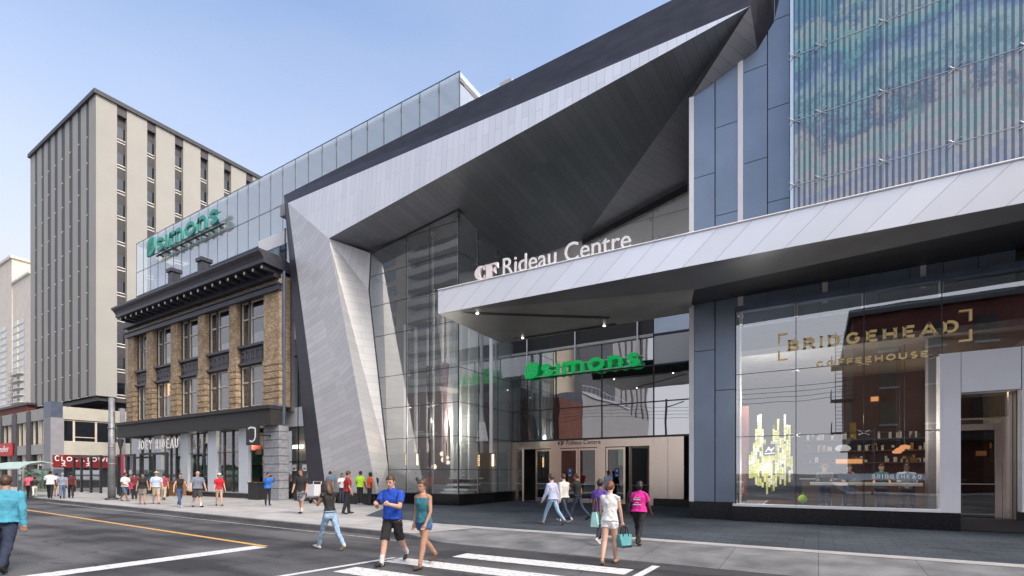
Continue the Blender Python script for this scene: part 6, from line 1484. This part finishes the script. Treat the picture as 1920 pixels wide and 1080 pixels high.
    for s, (f, ab, el, inw) in ((-1, arms[0]), (1, arms[1])):
        sh = up((s * sw, 0, zs - .03)); fa, b_ = R(f), R(ab)
        d1 = V((s * math.sin(b_), math.sin(fa) * math.cos(b_), -math.cos(fa) * math.cos(b_)))
        d2 = V((s * math.sin(b_) * .5 - s * inw, math.sin(fa + R(el)), -math.cos(fa + R(el)))).normalized()
        elb = sh + d1 * .29; wr = elb + d2 * .25
        r0, r1, r2 = (.043, .036, .025) if female else (.052, .043, .030)
        r0 *= hv ** .5
        capsule(mb, [sh - V((s * .06, 0, -.02)), sh], [.055, .055 if not off_shoulder else .05], 1 if not off_shoulder and sleeve >= 0 else 0)
        capsule(mb, [sh, elb, elb.lerp(wr, .35), wr], [r0 + .004, r1, r1 * .98, r2], 0)
        if sleeve > 0:
            if sleeve <= .6: flat_tube(mb, [sh, sh.lerp(elb, sleeve * 1.25)], [r0 + .018, r0 + .020], 1)
            else: capsule(mb, [sh, elb, elb.lerp(wr, .95)], [r0 + .018, r1 + .016, r2 + .014], 1)
        pc = wr + d2 * .05; side = d2.cross(V((0, 1, 0.01))); side = side.normalized() if side.length > .1 else V((1, 0, 0)); nrm = d2.cross(side).normalized()
        hands_at.append(pc + d2 * .04)
        if hands:
            capsule(mb, [wr, pc + side * .012], [.024, .030], 0, 8, .015); capsule(mb, [wr, pc - side * .016], [.024, .026], 0, 8, .015)
            for q, (o_, ln) in enumerate(((-.030, .060), (-.010, .074), (.011, .070), (.031, .055))):
                b0 = pc + side * o_ + d2 * .025; cu = (-1 if nrm.y < 0 else 1)
                capsule(mb, [b0, b0 + d2 * ln * .5 + nrm * cu * .006, b0 + d2 * ln * .82 + nrm * cu * .026, b0 + d2 * ln * .9 + nrm * cu * .045], [.0105, .0098, .009, .008], 0, 7, .012)
            capsule(mb, [wr + side * -s * .025 + d2 * .02, pc + side * -s * .048 + d2 * .01, pc + side * -s * .052 + d2 * .045], [.012, .011, .009], 0, 7, .012)
        else: capsule(mb, [wr, pc, pc + d2 * .07 + V((0, .01, 0))], [.026, .036, .024], 0, 8)
    low = min(feet)
    sc = k
    for q in range(len(mb.v)): mb.v[q] = V((mb.v[q].x, mb.v[q].y, mb.v[q].z - low)) * sc
    if seat is not None: pass
    # one continuous skin
    me = bpy.data.meshes.new('body_raw'); me.from_pydata([tuple(p) for p in mb.v], [], mb.f)
    raw = bpy.data.objects.new('body_raw', me); WORK.collection.objects.link(raw)
    rm = raw.modifiers.new('r', 'REMESH'); rm.mode = 'VOXEL'; rm.voxel_size = vox
    sm = raw.modifiers.new('s', 'SMOOTH'); sm.factor = .4; sm.iterations = 1 if hands else 2
    
    with bpy.context.temp_override(scene=WORK, view_layer=WORK.view_layers[0]):
        dg = bpy.context.evaluated_depsgraph_get(); dg.update(); body = bpy.data.meshes.new_from_object(raw.evaluated_get(dg))
    bpy.data.objects.remove(raw); bpy.data.meshes.remove(me)
    body.name = 'body'
    vm = [0] * len(mb.v)
    for f_, m_ in zip(mb.f, mb.m):
        for i_ in f_: vm[i_] = m_
    kd = kdtree.KDTree(len(mb.v))
    for i_, p in enumerate(mb.v): kd.insert(p, i_)
    kd.balance()
    body.materials.clear()
    for m_ in mats: body.materials.append(m_ or SK[skin])
    for pl in body.polygons:
        near = kd.find_n(pl.center, 5); mi = vm[near[0][1]]
        if mi == 0:
            for q_ in near[1:]:
                if vm[q_[1]] in (1, 2) and q_[2] < near[0][2] + .007: mi = vm[q_[1]]; break
        pl.material_index = mi; pl.use_smooth = True
    # cloth creases
    cl_v = set()
    for pl in body.polygons:
        if pl.material_index in (1, 2): cl_v.update(pl.vertices)
    sd_ = V((NP[0] * 3.7, 0, 0))
    nrm_ = {vi: body.vertices[vi].normal.copy() for vi in cl_v}
    for vi in cl_v:
        v_ = body.vertices[vi]; q = v_.co; d = noise.noise(V((q.x * 14, q.y * 14, q.z * 9)) + sd_) * .008 + noise.noise(V((q.x * 30, q.y * 30, q.z * 20)) + sd_) * .004
        v_.co = q + nrm_[vi] * d * (1.9 if hands else 1.1)
    ob = bpy.data.objects.new('body', body); COL.objects.link(ob); ob.parent = root
    # hair / hat
    hb = MB(); col, style = hair
    zsft = V((0, 0, -low))
    def headpt(p): return (Mh @ V(p) + zsft) * sc
    if style != 'bald':
        nn, kk = 16, 12; j0 = len(hb.v)
        hb.ball((0, -.010, .024), .086, .110, .110, nn, kk)
        for q in range(j0, len(hb.v)):
            p = hb.v[q]
            line = .048 if p.y > .045 else (-.005 if p.y > -.01 else (-.06 if style != 'long' else -.12))
            if p.z < line: f_ = .80; p = V((p.x * f_, p.y * f_ - .012, max(p.z, -.09) if p.y < 0 else p.z))
            else: p = p * (1.01 + .07 * noise.noise(p * 26 + sd_))
            hb.v[q] = p
        if style in ('long', 'bob'):
            e_ = -.24 if style == 'long' else -.10
            hb.loft([((0, -.03, .06), .075, .085), ((0, -.045, -.02), .088, .078), ((0, -.055, e_ * .5), .092, .062), ((0, -.06, e_), .07, .04), ((0, -.06, e_ - .03), .03, .02)], 14)
        if style in ('bun', 'bun_low'): hb.ball((0, -.10, .085 if style == 'bun' else .01), .05, .05, .045, 10, 6)
        if style == 'pony': hb.tube([(0, -.10, .04), (0, -.15, .0), (0, -.15, -.12)], [.035, .03, .01], 8)
        hb.v = [headpt(p) for p in hb.v]; hb.build('hair', HAIRM[col], root, local=True, smooth=True)
    if extra and extra[0] in ('cap', 'hat'):
        q_ = MB(); q_.loft([((0, -.01, .045), .088, .108), ((0, -.01, .09), .085, .103), ((0, -.012, .125), .06, .075), ((0, -.012, .138), .02, .03)], 16)
        if extra[0] == 'cap': q_.loft([((0, .08, .045), .07, .085), ((0, .08, .055), .07, .085)], 14)
        else: q_.loft([((0, -.01, .048), .15, .17), ((0, -.01, .058), .15, .17)], 18)
        q_.v = [headpt(p) for p in q_.v]; q_.build(extra[0], extra[1], root, local=True, smooth=True)
    return root, [(h_ + zsft) * sc for h_ in hands_at], sc

def at_local(root, p):
    return Matrix.LocRotScale(root.location, root.rotation_euler, None) @ V(p)
TOCAM = lambda px: math.degrees(math.atan2(-ray(px, HY)[1], -ray(px, HY)[0]))
C = cloth
BLK = C('black', (.018, .018, .02)); WHT = C('white', (.70, .70, .70)); JEAN = C('denim', (.10, .16, .27)); LJEAN = C('light_denim', (.27, .40, .55)); DJEAN = C('dark_denim', (.035, .05, .085)); BEI = C('beige', (.42, .35, .26)); DSH = C('dark_shoe', (.02, .02, .022)); WSH = C('white_shoe', (.6, .6, .6)); GRY = C('blue_grey', (.17, .20, .26)); TANS = C('tan_sandal', (.20, .11, .06))
WK1 = (24, 8, -20, 24); WK2 = (-20, 24, 24, 8); ST = (3, 4, -3, 2)
FZ = ROADZ
# --- on the crosswalk
r1, h1, s1 = person('man in royal blue t-shirt and black shorts holding a phone on the crosswalk', 736, 1058, -72, 1.80, 'fair', ('brown', 'short'), C('royal_blue', (.010, .065, .42)), .55, BLK, 'long_shorts', DSH, C('white_sock', (.65, .65, .66)), (-20, 26, 22, 6), ((28, 8, 78, .55), (28, 8, 78, .55)), lean=4, gz=FZ, vox=.0105, hands=True, loose=.012, headpitch=14)
q = MB(); q.box(-.036, .036, -.006, .006, -.07, .07); ph = q.build('phone', BLACKP, None, local=True); ph.location = at_local(r1, (h1[0] + h1[1]) / 2 + V((0, .05, .03))); ph.rotation_euler = (R(-40), 0, R(-72 - 90)); tag(ph, 'black phone held by the man in the royal blue t-shirt', 'phone')
person('woman in teal off-shoulder top and denim shorts walking beside the man in royal blue', 795, 1064, -88, 1.70, 'tan', ('brown', 'bun'), C('teal_blue', (.03, .17, .22)), 0, C('blue_denim', (.035, .11, .25)), 'short_shorts', C('sandal_brown', (.07, .04, .03)), None, (18, 4, -22, 26), ((6, 8, 20, .2), (-8, 9, 24, .1)), True, 3, gz=FZ, vox=.0105, hands=True, off_shoulder=True, loose=.004, headpitch=8)
r3, h3, s3 = person('woman in black tank top and light blue jeans looking at a phone on the road', 619, 1031, 172, 1.70, 'tan', ('brown', 'long'), BLK, 0, LJEAN, 'slim', C('cream_shoe', (.55, .50, .42)), None, (30, 6, -26, 18), ((34, 6, 70, .35), (30, 6, 78, .3)), True, 8, gz=FZ, vox=.011, hands=True, headpitch=28)
q = MB(); q.box(-.036, .036, -.006, .006, -.07, .07); ph = q.build('phone', BLACKP, None, local=True); ph.location = at_local(r3, (h3[0] + h3[1]) / 2 + V((0, .05, .02))); ph.rotation_euler = (R(-50), 0, R(82)); tag(ph, 'black phone held by the woman in light blue jeans', 'phone')
person('person in a bright cyan jacket and dark trousers cut off by the left edge', 8, 1073, 150, 1.80, 'tan', ('brown', 'short'), C('cyan_jacket', (.06, .30, .42)), 1, C('navy_trousers', (.02, .03, .06)), 'trousers', DSH, None, WK1, ((20, 10, 20, 0), (-18, 10, 15, 0)), False, 5, gz=FZ, vox=.0115, hands=True, loose=.03, heavy=1.1)
r5, h5, s5 = person('woman seen from behind in white sleeveless top and white shorts stepping off the crosswalk', 1143, 1058, 97, 1.64, 'fair', ('auburn', 'bun_low'), C('white_top', (.66, .66, .65)), 0, C('white_shorts', (.68, .67, .68)), 'short_shorts', C('nude_shoe', (.34, .20, .13)), None, (-12, 16, 14, 4), ((4, 6, 10, 0), (8, 10, 8, 0)), True, 4, gz=FZ, vox=.0105, hands=True, loose=.008)
person('woman in purple t-shirt and dark trousers walking ahead of the woman in white', 1124, 1019, 92, 1.60, 'brown', ('black', 'short'), C('purple', (.10, .045, .30)), .5, C('navy_pants', (.02, .022, .04)), 'slim', WSH, None, WK1, female=True, vox=.013, loose=.01, gz=-.05)
r7, h7, s7 = person('woman from behind in magenta t-shirt with white print and black trousers', 1198, 1022, 86, 1.53, 'dark', ('black', 'bob'), C('magenta', (.62, .018, .26)), .6, BLK, 'trousers', DSH, None, (16, 6, -14, 18), ((-4, 10, 16, 0), (12, 12, 14, 0)), True, 5, gz=-.045, vox=.011, hands=True, loose=.03, heavy=1.12)
# white print on the magenta shirt follows the back
q = MB(); rp_ = random.Random(8)
for zz, w_, h_ in ((1.30, .14, .02), (1.24, .20, .05), (1.17, .10, .022), (1.11, .24, .03)):
    for j in range(6):
        xx = -w_ / 2 + w_ * j / 6; yb = -.155 - .01 * (1.3 - zz) + abs(xx) * .25
        q.box((xx) * s7, (xx + w_ / 6 * .78) * s7, (yb - .012) * s7, (yb + .004) * s7, zz * s7, (zz + h_ * rp_.uniform(.6, 1)) * s7)
q.build('shirt_print', WHT, r7, local=True)
# --- on the plaza
g2 = 'three friends walking across the plaza'
person('person in lavender shirt and pale jeans walking left across the dark paving', 1036, 984, 168, 1.68, 'fair', ('brown', 'short'), C('lavender', (.44, .48, .66)), 1, LJEAN, 'slim', TANS, None, (28, 6, -24, 20), ((15, 6, 14, 0), (-14, 6, 12, 0)), False, 3, vox=.014, loose=.015)
person('person in white shirt and dark jeans walking behind the one in lavender', 1058, 979, 160, 1.68, 'fair', ('brown', 'short'), C('off_white', (.62, .60, .58)), .9, DJEAN, 'slim', WSH, None, (-22, 20, 26, 6), ((-12, 6, 12, 0), (14, 6, 14, 0)), False, 3, vox=.014, loose=.015)
person('person in black t-shirt and dark jeans reaching forward near the mall doors', 1083, 975, 176, 1.68, 'tan', ('brown', 'short'), BLK, .5, DJEAN, 'slim', DSH, None, WK1, ((40, 8, 50, 0), (-10, 6, 15, 0)), False, 3, vox=.014, loose=.012)
person('man in pale blue shirt facing out in front of the mall doors', 1141, 946, -95, 1.76, 'brown', ('black', 'short'), C('pale_blue', (.46, .52, .62)), .9, DJEAN, 'trousers', DSH, None, ST, vox=.016, loose=.012)
# --- by the portal leg
r, h, s = person('woman in bright blue top and black trousers taking a photo by the stone pier', 502, 948, -15, 1.65, 'tan', ('black', 'bun_low'), C('bright_blue', (.02, .16, .58)), .8, BLK, 'slim', C('purple_shoe', (.10, .04, .22)), None, ST, ((58, 12, 92, .15), (58, 12, 92, .15)), True, 2, vox=.014, loose=.018)
q = MB(); q.box(-.075, .075, -.01, .01, -.04, .04); ph = q.build('phone', BLACKP, None, local=True); ph.location = at_local(r, (h[0] + h[1]) / 2 + V((0, .03, .03))); ph.rotation_euler = (0, 0, R(-15 - 90)); tag(ph, 'dark phone held up by the woman in bright blue', 'phone')
person('man in black t-shirt, sunglasses and camouflage shorts with white socks', 565, 963, -62, 1.80, 'tan', ('brown', 'short'), BLK, .6, CAMO, 'long_shorts', DSH, C('white_sock', (.65, .65, .66)), (12, 4, -8, 10), ((4, 12, 26, .05), (8, 12, 30, .2)), False, 2, vox=.013, loose=.02, heavy=1.06, glasses=True, look=-15)
gp_ = 'crowd gathered at the foot of the portal leg'
person('long-haired woman in brown top and jeans at the edge of the gathered crowd', 597, 940, TOCAM(597) + 15, 1.62, 'fair', ('brown', 'long'), C('brown_top', (.09, .045, .035)), 0, JEAN, 'slim', DSH, None, ST, ((20, 8, 95, .4), (20, 8, 90, .4)), True, vox=.017, group=gp_)
r, h, s = person('person in teal-blue t-shirt with an orange bag at the foot of the leaning leg', 618, 943, 100, 1.74, 'tan', ('black', 'short'), C('mid_teal', (.05, .20, .30)), .5, BLK, 'trousers', DSH, None, ST, vox=.017, loose=.02, group=gp_, heavy=1.08)
b0 = at_local(r, (.06, -.19, 1.02)); q = MB(); q.prism([(-.15, -.06, -.2), (.15, -.06, -.2), (.13, -.06, .22), (-.13, -.06, .22)], (0, .12, 0)); q.tube([(-.1, 0, .22), (-.07, .1, .45)], .012, 5); q.tube([(.1, 0, .22), (.07, .1, .45)], .012, 5); o = q.build('shoulder_bag', C('orange', (.62, .09, .02)), None, local=True, bevel=.02); o.location = b0; o.rotation_euler = (0, 0, R(10)); tag(o, 'orange bag on the back of the person in teal-blue by the leaning leg', 'bag')
person('person with dark hair in a white t-shirt reading in the middle of the crowd', 641, 944, TOCAM(641), 1.62, 'tan', ('black', 'bob'), WHT, .5, DJEAN, 'slim', DSH, None, ST, ((24, 8, 88, .45), (24, 8, 88, .45)), True, vox=.017, group=gp_, loose=.01)
person('man in dark red shirt and black trousers standing with his back turned near the kerb', 651, 964, 60, 1.72, 'tan', ('brown', 'short'), C('dark_red', (.30, .012, .02)), .6, BLK, 'trousers', DSH, None, (8, 4, -8, 8), ((4, 10, 14, 0), (2, 10, 18, 0)), False, 3, vox=.014, loose=.03, heavy=1.1)
person('person in red and navy shirt in the crowd behind the neon shirt', 664, 943, 130, 1.66, 'brown', ('black', 'short'), C('red_navy', (.35, .08, .10)), .5, DJEAN, 'trousers', DSH, None, ST, vox=.018, group=gp_, loose=.01)
person('person in neon yellow-green t-shirt and black trousers in the crowd', 675, 947, 110, 1.74, 'brown', ('black', 'short'), C('neon', (.42, .72, .03)), .5, BLK, 'trousers', WSH, None, ST, ((4, 8, 50, .2), (4, 8, 20, 0)), vox=.016, group=gp_, loose=.015)
person('person in pale mint t-shirt between the neon and the orange shirts', 685, 945, 95, 1.70, 'brown', ('black', 'short'), C('pale_mint', (.55, .66, .62)), .5, DJEAN, 'trousers', WSH, None, ST, vox=.018, group=gp_, loose=.01)
person('person in bright orange shirt and black trousers at the right end of the crowd', 693, 948, 75, 1.68, 'dark', ('black', 'short'), C('bright_orange', (.66, .09, .02)), .6, BLK, 'trousers', DSH, None, ST, vox=.016, group=gp_, loose=.02)
person('person in dark navy clothes half hidden behind the orange shirt', 702, 946, 100, 1.68, 'dark', ('black', 'bob'), C('deep_navy', (.02, .025, .07)), .6, BLK, 'trousers', DSH, None, ST, vox=.018, group=gp_, loose=.02)
person('person with dark hair in a dark blue shirt at the back of the crowd', 628, 937, 120, 1.72, 'brown', ('black', 'short'), C('slate_blue', (.09, .13, .20)), .5, BLK, 'trousers', DSH, None, ST, vox=.02, group=gp_, loose=.01)
# --- along the brick building
person('woman in red t-shirt, white cap and beige shorts walking past the pale shop piers', 411, 949, TOCAM(411) + 12, 1.64, 'fair', ('brown', 'bob'), C('red', (.56, .015, .03)), .5, BEI, 'short_shorts', DSH, None, (14, 4, -10, 16), ((6, 12, 16, 0), (-6, 12, 16, 0)), True, vox=.014, loose=.012, extra=('cap', C('white_cap', (.72, .72, .72))))
person('heavy-set man in blue-grey t-shirt and dark shorts walking hand in hand', 370, 951, TOCAM(370) + 22, 1.76, 'fair', ('grey', 'bald'), GRY, .55, C('charcoal', (.05, .05, .05)), 'long_shorts', DSH, C('white_sock', (.65, .65, .66)), (16, 6, -14, 18), ((4, 18, 10, 0), (4, 16, 16, 0)), False, 2, vox=.014, loose=.03, heavy=1.16)
person('woman in black printed tank top, sunglasses and blue jeans walking hand in hand', 337, 951, TOCAM(337) + 25, 1.66, 'fair', ('brown', 'short'), BLK, 0, C('mid_denim', (.045, .09, .19)), 'slim', WSH, None, (-16, 20, 20, 6), ((14, 22, 12, 0), (4, 24, 14, 0)), True, 3, vox=.014, glasses=True)
person('man in pale blue open shirt, straw hat and beige shorts by the hanging letters', 293, 945, TOCAM(293) + 8, 1.74, 'fair', ('grey', 'short'), C('sky_shirt', (.45, .56, .70)), .6, BEI, 'long_shorts', TANS, None, (14, 4, -12, 18), ((6, 10, 16, 0), (-4, 10, 12, 0)), False, vox=.015, loose=.03, extra=('hat', C('straw', (.55, .46, .30))))
person('person in a red checked shirt walking away behind the man in the straw hat', 307, 938, 150, 1.68, 'tan', ('black', 'short'), C('red_check', (.32, .05, .06)), .5, BEI, 'trousers', DSH, None, WK1, vox=.018, loose=.015)
person('woman in black sleeveless top and grey shorts walking towards the road by the doorway frame', 267, 946, TOCAM(267) + 5, 1.63, 'tan', ('black', 'bun_low'), BLK, 0, C('grey_shorts', (.20, .19, .18)), 'shorts', TANS, None, (12, 4, -10, 16), ((4, 14, 12, 0), (-4, 14, 12, 0)), True, vox=.015, heavy=1.1, loose=.015)
r, h, s = person('man in white t-shirt and blue shorts carrying a pink bag beside the grey pole', 234, 940, TOCAM(234) + 40, 1.72, 'brown', ('black', 'short'), WHT, .55, C('blue_shorts', (.06, .13, .20)), 'long_shorts', TANS, None, WK2, ((10, 10, 60, .2), (6, 10, 60, .3)), vox=.016, loose=.025)
b0 = at_local(r, (-.26, .0, .92)); q = MB(); q.prism([(-.05, -.18, -.2), (-.05, .18, -.2), (-.05, .15, .16), (-.05, -.15, .16)], (.1, 0, 0)); q.tube([(0, -.1, .16), (.04, 0, .46), (0, .1, .16)], .012, 5); o = q.build('shoulder_bag', C('pink_red', (.52, .05, .14)), None, local=True, bevel=.015); o.location = b0; tag(o, 'pink-red bag carried by the man in the white t-shirt near the grey pole', 'bag')
person('person in dark red clothes standing in the shade by the patio frames', 252, 936, 170, 1.66, 'tan', ('black', 'short'), C('wine', (.16, .02, .03)), .5, BLK, 'trousers', DSH, None, ST, vox=.02, loose=.01)
person('man in maroon shirt and dark trousers walking away under the red shop sign', 133, 934, TOCAM(133) + 180, 1.72, 'brown', ('black', 'short'), C('maroon', (.09, .018, .028)), .5, BLK, 'trousers', DSH, None, WK1, vox=.018, loose=.015)
person('person in blue-grey t-shirt and jeans walking away between the maroon and white shirts', 117, 935, TOCAM(117) + 180, 1.70, 'tan', ('grey', 'short'), C('steel_blue', (.22, .27, .36)), .5, JEAN, 'trousers', DSH, None, WK2, vox=.018, loose=.02)
person('tall man in white t-shirt and black trousers striding away in front of the corner column', 94, 935, TOCAM(94) + 175, 1.86, 'dark', ('black', 'short'), C('bright_white', (.72, .74, .78)), .6, BLK, 'trousers', DSH, None, (26, 6, -22, 26), ((12, 10, 14, 0), (-10, 10, 12, 0)), vox=.017, loose=.025)
person('person in pale top and beige shorts walking just ahead of the tall man in white', 106, 931, TOCAM(106) + 180, 1.70, 'tan', ('black', 'short'), C('pale_lilac', (.50, .52, .60)), .5, BEI, 'shorts', DSH, None, WK1, vox=.02, loose=.01)
person('person in pink t-shirt and black trousers walking away beside the bus shelter', 55, 933, TOCAM(55) + 178, 1.62, 'brown', ('black', 'short'), C('rose_pink', (.58, .10, .16)), .55, BLK, 'trousers', DSH, None, WK1, vox=.018, loose=.03, heavy=1.1)
person('child in black top and white trousers walking beside the pink t-shirt', 65, 933, TOCAM(65) + 180, 1.42, 'brown', ('black', 'short'), BLK, .6, C('white_trousers', (.6, .58, .58)), 'slim', DSH, None, WK2, vox=.017)
# --- customers seated behind the coffee house window
SIT = (82, 78, 82, 78)
def seated(label, px, top, sleeve, skin, hair, female, arms, extra=None, headpitch=10):
    person(label, px, 0, -90, 1.70, skin, hair, top, sleeve, DJEAN, 'trousers', DSH, None, SIT, arms, female, 8, Y=20.2, seat=.62, vox=.016, loose=.01, extra=extra, headpitch=headpitch)
seated('man in a brown hat seated at the far end of the coffee house counter', 1546, C('dim_grey', (.10, .10, .11)), .8, 'fair', ('brown', 'short'), False, ((35, 6, 60, .2), (35, 6, 60, .2)), ('hat', C('brown_felt', (.12, .07, .04))))
seated('dark-haired customer resting chin on hand behind the open laptop', 1592, C('dark_top', (.03, .03, .035)), .6, 'fair', ('black', 'short'), True, ((40, 4, 105, .35), (35, 6, 55, .2)))
seated('woman in teal strap top seated at the white counter', 1652, C('teal_top', (.03, .20, .22)), 0, 'fair', ('black', 'bun_low'), True, ((30, 10, 50, .1), (30, 10, 50, .1)))
seated('man in pale blue shirt seated nearest the concrete pillar at the counter', 1699, C('pale_shirt', (.42, .50, .62)), .8, 'brown', ('black', 'short'), False, ((35, 6, 60, .25), (35, 6, 60, .25)))
# --- bags
def tote(name, label, loc, rz, w, h, d, mat, hmat, drop, m2=None):
    t = thing(name, label, 'bag', tuple(loc), rz)
    q = MB(); q.face([(-w * .36, -d, 0), (w * .36, -d, 0), (w * .5, -d * .5, h), (-w * .5, -d * .5, h)]); q.face([(w * .36, d, 0), (-w * .36, d, 0), (-w * .5, d * .5, h), (w * .5, d * .5, h)])
    q.face([(w * .36, -d, 0), (w * .36, d, 0), (w * .5, d * .5, h), (w * .5, -d * .5, h)]); q.face([(-w * .36, d, 0), (-w * .36, -d, 0), (-w * .5, -d * .5, h), (-w * .5, d * .5, h)]); q.face([(-w * .36, d, 0), (w * .36, d, 0), (w * .36, -d, 0), (-w * .36, -d, 0)]); q.face([(-w * .5, -d * .5, h * .98), (w * .5, -d * .5, h * .98), (w * .5, d * .5, h * .98), (-w * .5, d * .5, h * .98)])
    q.build('bag_body', mat, t, local=True, bevel=.012)
    for s in (-1, 1):
        q = MB(); q.tube([(-w * .22, s * d * .55, h * .85), (-w * .16, s * d * .3, h + drop * .7), (0, 0, h + drop), (w * .16, s * d * .3, h + drop * .7), (w * .22, s * d * .55, h * .85)], .012, 6); q.build('handle', hmat, t, local=True)
    if m2:
        q = MB(); q.box(-w * .36, w * .36, -d * 1.03, d * 1.03, 0.002, h * .18); q.build('base_trim', m2, t, local=True)
MINT = C('mint_leather', (.38, .68, .66)); TEALB = C('teal_leather', (.10, .33, .36))
bl_ = at_local(r5, (-.30 * s5, .02, .78 * s5)); tote('tote_bag', 'mint green tote bag hanging from the shoulder of the woman in white', bl_, R(97), .34, .30, .09, MINT, C('brown_strap', (.10, .05, .03)), .30, C('brown_base', (.14, .07, .05)))
hh_ = at_local(r5, h5[1]); tote('handbag', 'teal and black handbag carried low in the right hand of the woman in white', hh_ + V((0.03, 0, -.42)), R(60), .32, .26, .09, TEALB, BLK, .17, BLK)
b0 = at_local(r7, (-.27 * s7, -.02, .84 * s7)); tote('tote_bag', 'black bag on the arm of the woman in magenta', b0, R(86), .26, .28, .07, C('black_leather', (.02, .02, .025)), BLK, .3)
q = MB(); c = PY(1505, 936, 19.75); q.ball((c.x, c.y, c.z), .14, .10, .15, 12, 8); q.tube([(c.x - .05, c.y, c.z + .13), (c.x, c.y, c.z + .22), (c.x + .05, c.y, c.z + .13)], .012, 6); tag(q.build('backpack', C('lime', (.42, .70, .05)), smooth=True), 'lime green backpack on the floor inside the coffee house window', 'backpack')

bpy.data.scenes.remove(WORK)
